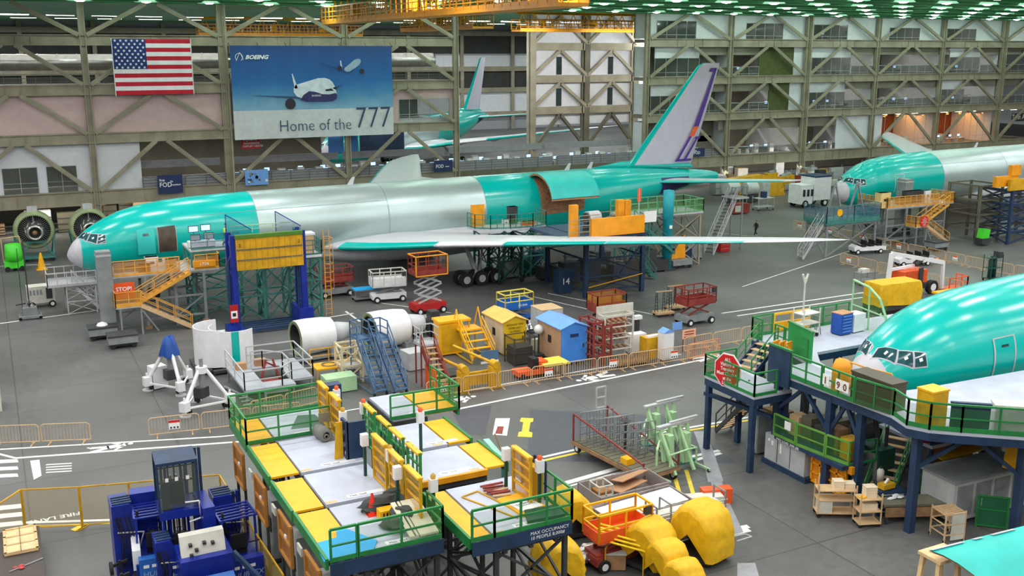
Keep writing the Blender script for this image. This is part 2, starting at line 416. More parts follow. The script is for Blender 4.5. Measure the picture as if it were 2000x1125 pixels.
for p in (p2, p3):      # the near wings of these two lie outside the frame or are not on yet
    for c in kids(p):
        if c.name.startswith(('wing', 'main_gear')) and (c.name.startswith('main') or p is p3 or min(v.co.y for v in c.data.vertices) < -5):
            for g in kids(c):
                for h in kids(g): D.objects.remove(h)
                D.objects.remove(g)
            D.objects.remove(c)
for c in kids(p4):
    if c.name.startswith('tail_fin'):
        for g in kids(c):
            if 'stripe' in g.name: D.objects.remove(g)
# cargo door of the near airliner: opening, raised curved door, floor lining
b = MB(); skinpatch(b, 41.9, 46.9, PI+.22, PI-1.05, .02, 12, 6); op = b.build('cargo_opening', M('cargo_lining', 150, 108, 76, rough=.8, var=.25, scale=4), plane, 'brown unfinished cargo bay seen through the opening')
for t in (PI+.05, PI-.12, PI-.3): b = MB(); skinpatch(b, 42.0, 46.8, t-.012, t+.012, .06, 1, 6); b.build('cargo_floor_beam', WOODD, op)
b = MB(); prof = [(1.25, 2.98), (1.9, 3.22), (2.7, 3.28), (3.5, 3.12), (4.2, 2.8), (4.8, 2.3), (5.2, 1.7), (5.35, 1.15)]
for o_ in (0,): b.loft([[(s, -y*1.0, ZC+z) for y, z in prof] for s in (41.7, 47.1)], close=False)
cd = b.build('cargo_door', TEALD, plane, 'raised curved cargo door with cyan outer skin')
b = MB(); inn = [(y-.05, z-.2) for y, z in prof]
b.loft([[(s, -y, ZC+z) for y, z in inn] for s in (41.7, 47.1)], close=False)
for s in (41.7, 47.1): b.loft([[(s, -y, ZC+z) for y, z in prof], [(s, -y, ZC+z) for y, z in inn]], close=False)
b.build('door_lining', M('door_lining', 165, 120, 85, rough=.8, var=.2), cd)
for s in (42.6, 44.4, 46.2): b = MB(); b.tube((s, -2.75, ZC+1.2), (s, -3.9, ZC+2.7), .05, 6); b.build('door_strut', CHROME, cd)
b = MB(); skinpatch(b, 6.5, 7.85, PI+.28, PI-.42, .05, 8, 3); b.build('open_doorway', M('doorway_inside', 74, 62, 50, var=.3), plane, 'dark open doorway')
b = MB(); rs = [ring(s, .28, PI+.28, PI-.42, 8) for s in (4.9, 5.5, 6.2)]; b.loft(rs, close=False); od = b.build('passenger_door', TEALD, plane, 'teal passenger door swung open ahead of the doorway')
b = MB(); skinpatch(b, 5.35, 5.75, PI-.22, PI-.28, .31, 1, 1); b.build('door_window', GLASS, od)
# ================= hall =================
WY = 122.0
def struct(name, mb, m, parent=None, label=None): return mb.build(name, m, parent, label, kind=None if parent else 'structure')
# floor
def floor_mat():
    m = D.materials.new('polished_concrete'); m.use_nodes = True; nt = m.node_tree; b = nt.nodes['Principled BSDF']; L = nt.links.new
    tc = nt.nodes.new('ShaderNodeTexCoord')
    n1 = nt.nodes.new('ShaderNodeTexNoise'); n1.inputs['Scale'].default_value = .12; n1.inputs['Detail'].default_value = 6; L(tc.outputs['Object'], n1.inputs[0])
    n2 = nt.nodes.new('ShaderNodeTexNoise'); n2.inputs['Scale'].default_value = 2.5; n2.inputs['Detail'].default_value = 5; L(tc.outputs['Object'], n2.inputs[0])
    r1 = nt.nodes.new('ShaderNodeValToRGB'); r1.color_ramp.elements[0].color = (.082,.082,.080,1); r1.color_ramp.elements[1].color = (.150,.150,.146,1)
    r1.color_ramp.elements[0].position = .3; r1.color_ramp.elements[1].position = .7; L(n1.outputs[0], r1.inputs[0])
    mx = nt.nodes.new('ShaderNodeMix'); mx.data_type = 'RGBA'; mx.blend_type = 'MULTIPLY'; mx.inputs[0].default_value = .5
    L(r1.outputs[0], mx.inputs[6]); L(n2.outputs[0], mx.inputs[7])
    # expansion joints
    br = nt.nodes.new('ShaderNodeTexBrick'); br.offset = 0; br.inputs['Scale'].default_value = 1; br.inputs['Brick Width'].default_value = 7.3; br.inputs['Row Height'].default_value = 7.3
    br.inputs['Mortar Size'].default_value = .035; br.inputs['Color1'].default_value = (1,1,1,1); br.inputs['Color2'].default_value = (.88,.88,.88,1); br.inputs['Mortar'].default_value = (.5,.5,.5,1)
    L(tc.outputs['Object'], br.inputs[0])
    m2 = nt.nodes.new('ShaderNodeMix'); m2.data_type = 'RGBA'; m2.blend_type = 'MULTIPLY'; m2.inputs[0].default_value = 1
    L(mx.outputs[2], m2.inputs[6]); L(br.outputs[0], m2.inputs[7]); 
    gm = nt.nodes.new('ShaderNodeGamma'); gm.inputs[1].default_value = .92; L(m2.outputs[2], gm.inputs[0]); L(gm.outputs[0], b.inputs['Base Color'])
    rr = nt.nodes.new('ShaderNodeMapRange'); rr.inputs[3].default_value = .34; rr.inputs[4].default_value = .6; L(n2.outputs[0], rr.inputs[0]); L(rr.outputs[0], b.inputs['Roughness'])
    return m
floor = struct('floor', MB().box(-60, 260, -10, 262, -.3, 0), floor_mat())
LAMPR = emis('reflector_glow', (.35, .8, .5), .9)  # soft green glow around each lamp, put into its dome as emission
WYM = M('floor_paint_white', 225, 225, 222, rough=.6, var=.12, scale=4)
YLM = M('floor_paint_yellow', 220, 195, 60, rough=.6, var=.12, scale=4)
def fline(p, q, w=.14, m=None, name='lane_line', z=.006):
    a = G(*p); c = G(*q); b = MB(); b.bar((*a, z), (*c, z), w, .008); return b.build(name, m or WYM, floor)
def fpoly(pts, m, name, z=.006, px=True):
    pts = [G(*p) for p in pts] if px else pts
    b = MB(); b.poly(pts, z-.004, z); return b.build(name, m, floor)
fline((-20,879),(430,853),.16); fline((30,895),(480,862),.2); fline((-20,882),(30,895),.16)
fline((430,853),(690,826),.14); fline((890,800),(1400,697),.2); fline((560,822),(1330,692),.12)
fline((1410,612),(1690,571),.2); fline((1440,617),(1690,580),.2); fline((0,632),(190,606),.18); fline((0,520),(100,516),.15)
fline((600,627),(690,612),.18); fline((675,608),(703,628),.18)
fline((1060,893),(1170,868),.2); fline((1060,900),(1170,875),.2, YLM); fline((1250,852),(1480,812),.2); fline((1250,857),(1480,818),.2, YLM)
fline((1100,945),(1240,905),.35); fline((1100,953),(1240,914),.12)
fline((1350,892),(1405,880),.25); fline((1360,898),(1408,885),.25)
fline((1316,925),(1326,960),.2, YLM); fline((1340,918),(1360,985),.2, YLM)
fline((1425,1035),(1462,1028),.3); fline((1428,1043),(1464,1035),.3)
fline((1070,573),(1290,617),.1); fline((1450,560),(1660,490),.1); fline((1400,455),(1560,470),.08); fline((745,592),(880,611),.1)
fline((1000,570),(1240,625),.1); fline((1680,900),(1850,1040),.01)
for i, y in enumerate((901, 915, 929)): fpoly([(-20,y-2),(34,y-4),(36,y+2),(-20,y+5)], WYM, 'crosswalk_stripe')
for i, y in enumerate((990, 1006, 1023)): fpoly([(-20,y),(43,y-6),(45,y+2),(-20,y+9)], WYM, 'crosswalk_stripe')
fpoly([(59,900),(77,898),(81,929),(66,937)], WYM, 'worn_floor_patch')
for i in range(4): fline((90,908+i*5),(140,905+i*5), .12, WYM, 'worn_floor_stripe')
fline((50,1021),(240,1015),.2); fline((50,1027),(240,1022),.06, YLM)
fline((142,1036),(165,1025),.3, YLM, 'yellow_floor_tick'); fline((222,1021),(238,1030),.3, YLM, 'yellow_floor_tick')
fpoly([(968,817),(996,817),(990,851),(962,849)], WYM, 'white_floor_panel'); fpoly([(972,833),(984,833),(981,848),(967,847)], REDB, 'red_floor_mark', .012)
fpoly([(1018,816),(1042,817),(1041,824),(1036,825),(1033,843),(1040,845),(1039,854),(1011,853),(1013,844),(1019,843),(1022,825),(1015,823)], YLM, 'yellow_floor_symbol')
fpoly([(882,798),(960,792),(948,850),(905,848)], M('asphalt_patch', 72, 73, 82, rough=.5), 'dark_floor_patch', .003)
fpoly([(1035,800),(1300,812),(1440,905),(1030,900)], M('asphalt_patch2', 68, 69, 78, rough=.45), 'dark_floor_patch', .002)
for q in ([(1355,843),(1375,843),(1393,880),(1370,884)],[(1370,884),(1393,880),(1413,940),(1383,942)],[(1388,942),(1410,940),(1418,968),(1396,968)],[(1392,970),(1418,968),(1452,1040),(1422,1048)],[(1440,1100),(1475,1100),(1485,1135),(1440,1135)]):
    fpoly(q, M('steel_plate', 150, 152, 158, rough=.5), 'steel_floor_plate', .012)
def walker(x, y, s=1.0, flip=1, ang=0):
    s *= .85
    """painted walking figure lying on the floor"""
    cx, cy = G(x, y); b = MB(); c_, s_ = math.cos(ang), math.sin(ang)
    def P(u, v): u *= flip*s; v *= s; return (cx+u*c_-v*s_, cy+u*s_+v*c_, .008)
    b.tube(P(1.25, 0)[:2]+(.002,), P(1.25, 0)[:2]+(.012,), .16*s, 12)
    for p, q, w in (((.95,0),(-.1,0),.5),((0,.08),(-1.0,.4),.3),((0,-.08),(-1.1,-.3),.3),((.8,.15),(.3,.6),.2),((.8,-.15),(.25,-.6),.2),((-1,.35),(-1.15,.6),.12)): b.bar(P(*p), P(*q), w*s, .008)
    b.build('walking_figure_mark', WYM, floor)
walker(213, 874, 1.0, 1, .05); walker(888, 782, 1.2, 1, .1); walker(1165, 736, 1.3, -1, .1); walker(1385, 698, 1.3, 1, .1)
tx = G(162, 1000); text('fire_lane_lettering', 'FIRE LANE', .5, WYM, floor, (tx[0]-.1, tx[1]+.1, .01), (0, 0, PI+.02), sx=.95, ext=.002, off=.01)
# ceiling: green deck with beams along the hall and rows of lamps
CE = M('green_ceiling_deck', 70, 150, 96, rough=.45, var=.2, scale=.2)
ceil = struct('ceiling', MB().box(-60, 260, -10, 262, 26.4, 26.7), CE)
b = MB()
for k in range(27): b.box(-60, 260, -8+k*5-.35, -8+k*5+.35, 25.1, 26.4)
b.build('ceiling_beam', CE, ceil)
def lamp_bm():
    t = thing('high_bay_lamp', 'round glowing lamp under the green ceiling', 'ceiling lamp', group='high bay lamps under the ceiling')
    b = MB(); b.tube((0,0,.1),(0,0,1.2),.05,6); b.build('hanger_rod', GREYL, t)
    b = MB(); b.lathe([(.12,.45),(.6,.35),(1.0,.1),(1.25,-.1)], n=16); b.build('reflector', LAMPR, t)
    b = MB(); b.lathe([(.01,-.22),(.35,-.18),(.55,-.06)], n=14); b.build('glowing_lens', LAMP, t); return t
lamp = None
for j in range(6):
    for i in range(30):
        x = 10+i*6.5+(3.2 if j % 2 else 0); y = 117.4-j*9
        wdep = x*sa*cp+y*ca*cp; 
        if wdep < 103 or (x*ca-y*sa)/wdep > .55 or (x*ca-y*sa)/wdep < -.5: continue
        if lamp is None: lamp = lamp_bm(); lamp.location = (x, y, 25.2)
        else: dup(lamp, (x, y, 25.2))
# --- truss wall ---
LZ = [4.15, 10.7, 15.95, 21.2]
CX = [10.3+14.6*k for k in range(-1, 12)]
def ibeam(b, p, q, w=.5, h=.9):
    b.bar(p, q, .12, h); P, Q = Vector(p), Vector(q); d = (Q-P).normalized(); s = d.cross(Vector((0,1,0))).normalized()
    for sg in (-1, 1): b.bar(P+s*h/2*sg, Q+s*h/2*sg, w, .1)
for k, x in enumerate(CX):
    if k == 5: continue
    b = MB(); b.bar((x-.28, WY, 0), (x-.28, WY, 25.4), .12, .55); b.bar((x+.28, WY, 0), (x+.28, WY, 25.4), .12, .55); b.bar((x, WY, 0), (x, WY, 25.4), .5, .12)
    if k in (2, 5, 8, 11): b.bar((x+.5, WY-.3, 0), (x+.5, WY-.3, 25.4), .25, .25)
    struct('steel_column', b, OLIVE)
bays = [(CX[k], CX[k+1]) for k in range(len(CX)-1)]
OPENB = {4, 5}   # the open bay between the two wall stretches
for k, (x0, x1) in enumerate(bays):
    if k in OPENB: continue
    for li, z in enumerate(LZ):
        b = MB(); h = 1.05 if li else 1.5
        b.bar((x0, WY, z), (x1, WY, z), .14, h)
        for sg in (-1, 1): b.bar((x0, WY, z+sg*h/2), (x1, WY, z+sg*h/2), .5, .1)
        for u in (.35,.45,.55,.65): b.bar((x0+(x1-x0)*u, WY-.1, z-h/2), (x0+(x1-x0)*u, WY-.1, z+h/2), .06, .1)
        struct('steel_beam', b, OLIVE)
        top = (LZ+[25.6])[li+1]-.5; xm = (x0+x1)/2
        for xa, xb in ((x0+.4, xm-.6), (x1-.4, xm+.6)):
            b = MB(); b.bar((xa, WY-.15, z+h/2), (xb, WY-.15, top), .5, .16)
            p, q = Vector((xa, WY-.3, z+h/2)), Vector((xb, WY-.3, top)); b.bar(p, q, .14, .46)
            struct('diagonal_brace', b, OLIVE)
for x0, x1 in [bays[4], bays[5]]:
    b = MB(); b.bar((x0, WY, LZ[0]), (x1, WY, LZ[0]), .4, 1.3); struct('steel_beam', b, OLIVED)
def panel(x0, y0, x1, y1, m=None, Y=WY+.5, name='wall_panel', th=.15):
    """a flat wall piece given by its outline corners in the facade plane"""
    a = GY(x0, y0, Y); c = GY(x1, y1, Y); b = MB().box(a[0], c[0], Y, Y+th, c[1], a[1]); return struct(name, b, m or WALLW)
WN = [0]
def window(X0, X1, z0, z1, n=4, Y=WY+.45, glass=True, trans=.5, m=None, frame=None):
    WN[0] += 1; b = MB(); s = .05
    b.bar((X0,Y,z0+(z1-z0)*.22),(X1,Y,z0+(z1-z0)*.22),s,s)
    for zz in (z0, z1): b.bar((X0, Y, zz), (X1, Y, zz), s*1.5)
    for i in range(n+1): b.bar((X0+(X1-X0)*i/n, Y, z0), (X0+(X1-X0)*i/n, Y, z1), s)
    w_ = b.build('window_%d' % WN[0], frame or GREYL); w_['kind'] = 'structure'
    if glass:
        b = MB().box(X0, X1, Y+.02, Y+.04, z0, z1); b.build('window_glass', m or PANE, w_)
    return w_
PANE = D.materials.new('window_pane'); PANE.use_nodes = True
_n = PANE.node_tree; _p = _n.nodes['Principled BSDF']; _p.inputs['Base Color'].default_value = (.10,.12,.11,1); _p.inputs['Roughness'].default_value = .05; _p.inputs['Alpha'].default_value = .38
def XZ(x, y, Y=WY+.5): return GY(x, y, Y)
# wall stretch behind the near airliner, left (bays 0..3) and the right stretch (bays 6..)
def wall(X0, X1, z0, z1, m=None, Y=WY+.5, name='wall_panel'): return struct(name, MB().box(X0, X1, Y, Y+.15, z0, z1), m or WALLW)
zt = [z+.55 for z in LZ]; zb = [z-.55 for z in LZ]+[25.4]
# pink band, level 1 -> 2 (left)
wall(-16, 39, zt[1], zb[2], PINKW); wall(39, 54.0, zt[1]+2.9, zb[2], PINKW); wall(39, 46.5, zt[1], zt[1]+2.9, PINKW); wall(53.4, 54, zt[1], zt[1]+2.9, PINKW); wall(46.5, 53.4, zt[1], zt[1]+.5, GREYL)
window(46.5, 53.4, zt[1]+.5, zt[1]+2.9, 5)
# white band level 0 -> 1 (left)
wx = [XZ(5, 350)[0], XZ(74, 350)[0], XZ(92, 350)[0], XZ(151, 350)[0], XZ(276, 330)[0]]
z0, z1 = zt[0]+.2, zb[1]; wz = XZ(40, 328)[1]
wall(-16, wx[0], z0, z1); wall(wx[1], wx[2], z0, z1); wall(wx[3], wx[4], z0, z1); wall(wx[0], wx[1], wz, z1); wall(wx[2], wx[3], wz, z1)
window(wx[0], wx[1], z0, wz, 2); window(wx[2], wx[3], z0, wz, 2)
# mezzanine parapet with desks behind, from the left stretch through the open bay
for X0, X1 in ((wx[4], 24.6), (25.2, 39.2), (39.8, 53.8), (54.4, 68.4), (69, 83), (83.6, 97.5)):
    w_ = wall(X0, X1, z0-.1, z0+1.15, GREYW, WY+.1, 'parapet_panel'); 
    b = MB(); b.rail([(X0, WY-.1, z0-.1), (X1, WY-.1, z0-.1)], 1.3, .02, 2.4, 3); b.build('parapet_railing', DARK, w_)
    wall(X0, X1, z0+1.9, z0+2.75, GREYW, WY+3.2, 'desk_partition')
# slabs, rooms
def slab(X0, X1, z, Y0=WY+.2, Y1=WY+13): return struct('mezzanine_floor', MB().box(X0, X1, Y0, Y1, z-.45, z), ROOMM)
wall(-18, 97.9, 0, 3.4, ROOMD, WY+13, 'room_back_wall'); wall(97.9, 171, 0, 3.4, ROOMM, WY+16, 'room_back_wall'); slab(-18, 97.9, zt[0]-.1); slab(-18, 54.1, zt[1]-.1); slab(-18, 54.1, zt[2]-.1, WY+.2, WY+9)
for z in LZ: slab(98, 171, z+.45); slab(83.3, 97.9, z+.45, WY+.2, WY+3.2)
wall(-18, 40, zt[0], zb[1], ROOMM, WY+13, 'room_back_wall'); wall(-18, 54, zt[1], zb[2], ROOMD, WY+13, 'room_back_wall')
for i in range(4): wall(83.3, 98, (zt+[25.4])[i], (zb+[25.4])[i+1], ROOMM, WY+3.2, 'room_back_wall'); wall(98, 171, (zt+[25.4])[i], (zb+[25.4])[i+1], ROOMM, WY+13, 'room_back_wall')
for i in range(4):
    for X in (83.4, 97.9, 112.5, 127, 141.7, 156): struct('room_partition', MB().box(X, X+.15, WY+.7, WY+(3.2 if X < 90 else 13), zt[i], zb[i+1]), WALLW)
def tubes(X0, X1, z, Y, n, label, m=TUBE, grp='office strip lights', L=1.6):
    t = None
    for i in range(n):
        x = X0+(X1-X0)*(i+.5)/n
        if t is None:
            t = thing('strip_light', label, 'ceiling lamp', x, Y, z, group=grp)
            MB().box(-L/2, L/2, -.12, .12, 0, .08).build('lamp_housing', WHITE, t); MB().box(-L/2+.05, L/2-.05, -.08, .08, -.04, 0).build('glowing_tube', m, t)
        else: t = dup(t, (x, Y, z))
    return t
for i in range(3):
    for YY in (WY+3, WY+7): tubes(99, 170, zb[i+1]-.3, YY, 20, 'strip light in the office floors on the right wall')
tubes(-17, 53, zb[1]-.3, WY+4, 14, 'strip light in the office floor behind the silver airliner')
tubes(-17, 53, zb[2]-.3, WY+6, 12, 'strip light above the pink wall', grp='strip lights above the pink wall')
# right wall facade
def W(x0, y0, x1, y1, m=None): return panel(x0, y0, x1, y1, m)
tw = [(1283,1360,40),(1458,1530,45),(1590,1656,48),(1738,1797,54),(1850,1907,56)]
zz0, zz1 = zt[3], 25.4; lastX = 83.4; 
for a, c, yt in tw:
    XA, ztop = XZ(a, yt); XB, _ = XZ(c, yt)
    if XA > lastX+.1: wall(lastX, XA, zz0, zz1)
    wall(XA, XB, ztop, zz1); window(XA, XB, zz0, ztop, 4); lastX = XB
wall(lastX, 172, zz0, zz1)
# rows 2 and 3: part white panels, part windows, part open railings
def rowspec(i, specs):
    za, zb_ = zt[i], zb[i+1]
    for a, c, kind in specs:
        X0, X1 = XZ(a, 200)[0], XZ(c, 200)[0]
        if kind == 'w': wall(X0, X1, za, zb_)
        elif kind == 'h': wall(X0, X1, za+(zb_-za)*.62, zb_); window(X0, X1, za, za+(zb_-za)*.62, max(2, int((X1-X0)/1.6)))
        elif kind == 'o':
            wall(X0, X1, za+(zb_-za)*.72, zb_, ROOMM); window(X0, X1, za, za+1.3, max(2, int((X1-X0)/1.8)))
        elif kind == 'd': wall(X0, X1, za, zb_, M('olive_green_wall', 72, 82, 30, var=.15))
rowspec(2, [(1276,1362,'h'),(1362,1478,'o'),(1478,1545,'d'),(1545,1578,'w'),(1580,1655,'h'),(1657,1845,'o'),(1847,1905,'h'),(1907,2010,'o')])
rowspec(1, [(1270,1345,'h'),(1345,1500,'o'),(1500,1540,'d'),(1540,1575,'w'),(1575,1648,'h'),(1648,1832,'o'),(1832,1880,'h'),(1880,2010,'o')])
rowspec(0, [(1405,1636,'o'),(1636,1726,'w')])
# the amber lit canteen
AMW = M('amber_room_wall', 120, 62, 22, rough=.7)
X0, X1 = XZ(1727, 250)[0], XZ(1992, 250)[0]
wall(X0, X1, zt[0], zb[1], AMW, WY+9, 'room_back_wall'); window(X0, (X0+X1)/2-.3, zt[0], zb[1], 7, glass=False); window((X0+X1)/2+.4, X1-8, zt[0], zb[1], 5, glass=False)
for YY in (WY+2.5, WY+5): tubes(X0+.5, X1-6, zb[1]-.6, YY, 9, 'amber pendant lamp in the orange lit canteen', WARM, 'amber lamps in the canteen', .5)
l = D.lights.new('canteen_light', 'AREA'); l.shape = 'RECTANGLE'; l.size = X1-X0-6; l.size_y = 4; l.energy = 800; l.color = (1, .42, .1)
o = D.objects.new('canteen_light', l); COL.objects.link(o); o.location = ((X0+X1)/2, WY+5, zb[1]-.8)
# office interior lights
for i in range(4):
    for X in (105, 120, 134, 149):
        if i == 0 and X > 118: continue
        l = D.lights.new('office_light', 'AREA'); l.shape = 'RECTANGLE'; l.size = 12; l.size_y = 5; l.energy = 140; l.color = (1, .95, .8)
        o = D.objects.new('office_light', l); COL.objects.link(o); o.location = (X, WY+6, (zb[i+1])-.6)
for X in (-5, 8, 20, 34, 48):
    for z in (zb[1]-.5, zb[3]-.6):
        l = D.lights.new('office_light', 'AREA'); l.shape = 'RECTANGLE'; l.size = 12; l.size_y = 5; l.energy = 150; l.color = (1, .97, .88)
        o = D.objects.new('office_light', l); COL.objects.link(o); o.location = (X, WY+6, z)
for X in (-8, 4, 16, 28, 40, 52, 64, 76, 88):  # added fill without fixtures, tilted to brighten the fronts under the mezzanine
    l = D.lights.new('store_fill', 'AREA'); l.shape = 'RECTANGLE'; l.size = 9; l.size_y = 3; l.energy = 450; l.color = (1, .93, .78)
    o = D.objects.new('store_fill', l); COL.objects.link(o); o.location = (X, WY+1.2, 3.7); o.rotation_euler.x = .7
for X in (102, 114, 126):  # same added fill under the right offices
    l = D.lights.new('store_fill', 'AREA'); l.shape = 'RECTANGLE'; l.size = 10; l.size_y = 5; l.energy = 600; l.color = (1, .95, .85)
    o = D.objects.new('store_fill', l); COL.objects.link(o); o.location = (X, WY+1.2, 3.7); o.rotation_euler.x = .7
# second hall beyond: recessed wall, far wall
RY = 152.0
struct('wall_recess', MB().box(GY(1040,200,RY)[0], GY(1262,200,RY)[0], RY+.4, RY+.6, 8, 26), WALLW)
rx = [GY(px, 200, RY)[0] for px in (1040, 1145, 1240)]
for x in rx:
    b = MB(); b.bar((x, RY, 0), (x, RY, 26), 1.0, .6); b.bar((x-.9, RY, 0), (x-.9, RY, 26), .2, .5); struct('steel_column', b, OLIVED if x == rx[1] else OLIVE)
rz = [GY(1100, py, RY)[1] for py in (215, 154, 91)]+[26.2]
for xa, xb in zip(rx[:-1], rx[1:]):
    for i in range(3):
        b = MB(); b.bar((xa, RY, rz[i]), (xb, RY, rz[i]), .5, 1.2); struct('steel_beam', b, OLIVE)
        for p, q in ((xa, (xa+xb)/2), (xb, (xa+xb)/2)):
            b = MB(); b.bar((p, RY-.1, rz[i]+.5), (q, RY-.1, rz[i+1]-.6), .5, .5); struct('diagonal_brace', b, OLIVE)
    b = MB()
    for u in (.5,):
        for i in range(2): b.box(xa+(xb-xa)*u-.5, xa+(xb-xa)*u+.5, RY+.3, RY+.42, rz[i]+.7, rz[i]+3.6)
    struct('narrow_window', b, GLASS)
    for p, q in ((xa, (xa+xb)/2), (xb, (xa+xb)/2)):
        b = MB(); b.bar((p, RY-.1, rz[0]-6.5), (q, RY-.1, rz[0]-.6), .5, .5); struct('diagonal_brace', b, OLIVED)
FY = 246.0
fw = struct('wall_far', MB().box(-60, 262, FY, FY+.5, 0, 27), M('far_wall_grey', 150, 152, 158, var=.05))
for k, (z_a, z_b, m) in enumerate(((4, 10, WALLW), (10.5, 15, ROOMD), (16, 19, WALLW), (19.5, 24, ROOMD))):
    MB().box(-60, 262, FY-.3, FY-.05, z_a, z_b).build('far_wall_band', m, fw)
for i in range(22):
    b = MB(); b.bar((-50+i*14.6, FY-.6, 0), (-50+i*14.6, FY-.6, 26.4), .9, .5); struct('steel_column', b, OLIVE)
for z in (4, 10.2, 15.6, 24.5):
    b = MB(); b.bar((-60, FY-.7, z), (262, FY-.7, z), .5, 1.2); struct('steel_beam', b, OLIVE)
struct('wall_side_right', MB().box(262, 262.5, -10, 262, 0, 27), WALLW); struct('wall_side_left', MB().box(-60.5, -60, -10, 262, 0, 27), ROOMM)
for i in range(7):
    for j in range(4):
        l = D.lights.new('far_bay_light', 'AREA'); l.shape = 'RECTANGLE'; l.size = 8; l.size_y = 2; l.energy = 3000; l.color = (.95, 1, .98)
        o = D.objects.new('far_bay_light', l); COL.objects.link(o); o.location = (-30+i*34, 150+j*26, 25.2)
tubes(-20, 90, 24.6, 150, 20, 'long white light under the far ceiling', grp='long lights under the far ceiling', L=3.5); tubes(-20, 110, 24.8, 170, 22, 'long white light under the far ceiling', grp='long lights under the far ceiling', L=3.5)
for X in (70, 90, 110):  # added fill, tilted to brighten the recess wall; no fixtures here
    l = D.lights.new('far_bay_light', 'AREA'); l.shape = 'RECTANGLE'; l.size = 14; l.size_y = 3; l.energy = 1500; l.color = (1, 1, .97)
    o = D.objects.new('far_bay_light', l); COL.objects.link(o); o.location = (X, 136, 21.5); o.rotation_euler.x = .9
# hall behind the camera
struct('wall_behind', MB().box(-60, 262, -10.5, -10, 0, 27), ROOMM)
# ================= builders for equipment =================
def rail_part(parent, pts, h=1.1, m=None, name='guard_rail', r=.028, step=1.4, mid=1, toe=.12, label=None):
    b = MB(); b.rail(pts, h, r, step, mid, toe); return b.build(name, m or GRN, parent, label)
def screen(parent, p, q, z0, z1, m, name='wire_mesh_panel'):
    p = Vector((p[0], p[1], 0)); q = Vector((q[0], q[1], 0)); b = MB()
    b.add([(p.x, p.y, z0), (q.x, q.y, z0), (q.x, q.y, z1), (p.x, p.y, z1)], [(0,1,2,3)]); return b.build(name, m, parent)
def stairs(parent, p0, p1, w, mt, mr, side=(0,1), n=None, rh=1.0, name='stair_flight', both=True, str_m=None):
    """a flight from p0 (bottom) to p1 (top); side = horizontal unit vector across the flight"""
    p0, p1 = Vector(p0), Vector(p1); s = Vector((side[0], side[1], 0))*w/2; n = n or max(3, int(abs(p1.z-p0.z)/.25))
    b = MB()
    for sg in (-1, 1): b.bar(p0+s*sg, p1+s*sg, .06, .24)
    f = b.build(name, str_m or mr, parent)
    for i in range(n):
        c = p0+(p1-p0)*((i+.5)/n); b = MB(); d = Vector((p1.x-p0.x, p1.y-p0.y, 0)).normalized()*.15; b.bar(c-s, c+s, .28, .04) if False else b.polyn([c-s-d, c+s-d, c+s+d, c-s+d], (0,0,.04)); b.build('step', mt, f)
    for sg in (-1, 1) if both else (1,):
        b = MB(); a, c = p0+s*sg, p1+s*sg; up = Vector((0,0,rh))
        b.bar(a+up, c+up, .055); b.bar(a+up*.5, c+up*.5, .04)
        m = max(2, int((c-a).length/1.2))
        for i in range(m+1): q = a+(c-a)*i/m; b.bar(q, q+up, .05)
        b.build('handrail', mr, f)
    return f
def wheels(parent, pts, r, w, axis='y', hub=True, m=None):
    for (x, y) in pts:
        b = MB(); b.wheel(x, y, r, r, w, axis, 16); t = b.build('wheel', m or BLACK, parent)
        if hub: b = MB(); b.wheel(x, y, r, r*.55, w+.02, axis, 12); b.build('wheel_hub', WHITE, t)
def scissor_lift(label, x, y, rz, L, W, zd, mb_, md, mr, ms, n=1, rh=1.1, zb=.75, group=None, toe=.35, nets=0, name='scissor_lift'):
    t = thing(name, label, 'scissor lift', x, y, 0, rz, group)
    b = MB(); b.box(-L/2, L/2, -W/2+.12, W/2-.12, .28, zb); b.box(-L/2-.05, -L/2+.25, -W/2+.05, W/2-.05, .3, zb-.1); b.build('chassis', mb_, t)
    wheels(t, [(-L*.38, -W/2+.05), (L*.38, -W/2+.05), (-L*.38, W/2-.05), (L*.38, W/2-.05)], .27, .2)
    z0 = zb; dz = (zd-zb-.1)/n
    for k in range(n):
        for sg in (-1, 1):
            yy = sg*(W/2-.3)
            b = MB(); b.bar((-L*.38, yy, z0+k*dz+.05), (L*.38, yy, z0+(k+1)*dz-.02), .07, .12); b.build('scissor_arm', ms, t)
            b = MB(); b.bar((L*.38, yy-.08*sg, z0+k*dz+.05), (-L*.38, yy-.08*sg, z0+(k+1)*dz-.02), .07, .12); b.build('scissor_arm', ms, t)
    b = MB(); b.box(-L/2, L/2, -W/2, W/2, zd-.1, zd); b.build('platform_floor', md, t)
    for (p, q) in (((-L/2, -W/2), (L/2, -W/2)), ((L/2, -W/2), (L/2, W/2)), ((L/2, W/2), (-L/2, W/2)), ((-L/2, W/2), (-L/2, -W/2))):
        r_ = rail_part(t, [(*p, zd), (*q, zd)], rh, mr, r=.035, step=1.0, toe=0); b = MB(); b.bar((*p, zd+toe/2), (*q, zd+toe/2), .05, toe); b.build('toe_board', md, t)
        if nets: screen(t, p, q, zd, zd+rh, nets)
    b = MB(); b.box(L/2-.35, L/2-.1, -W/2-.1, -W/2+.12, zd+.75, zd+1.1); b.build('control_box', DARK, t)
    return t
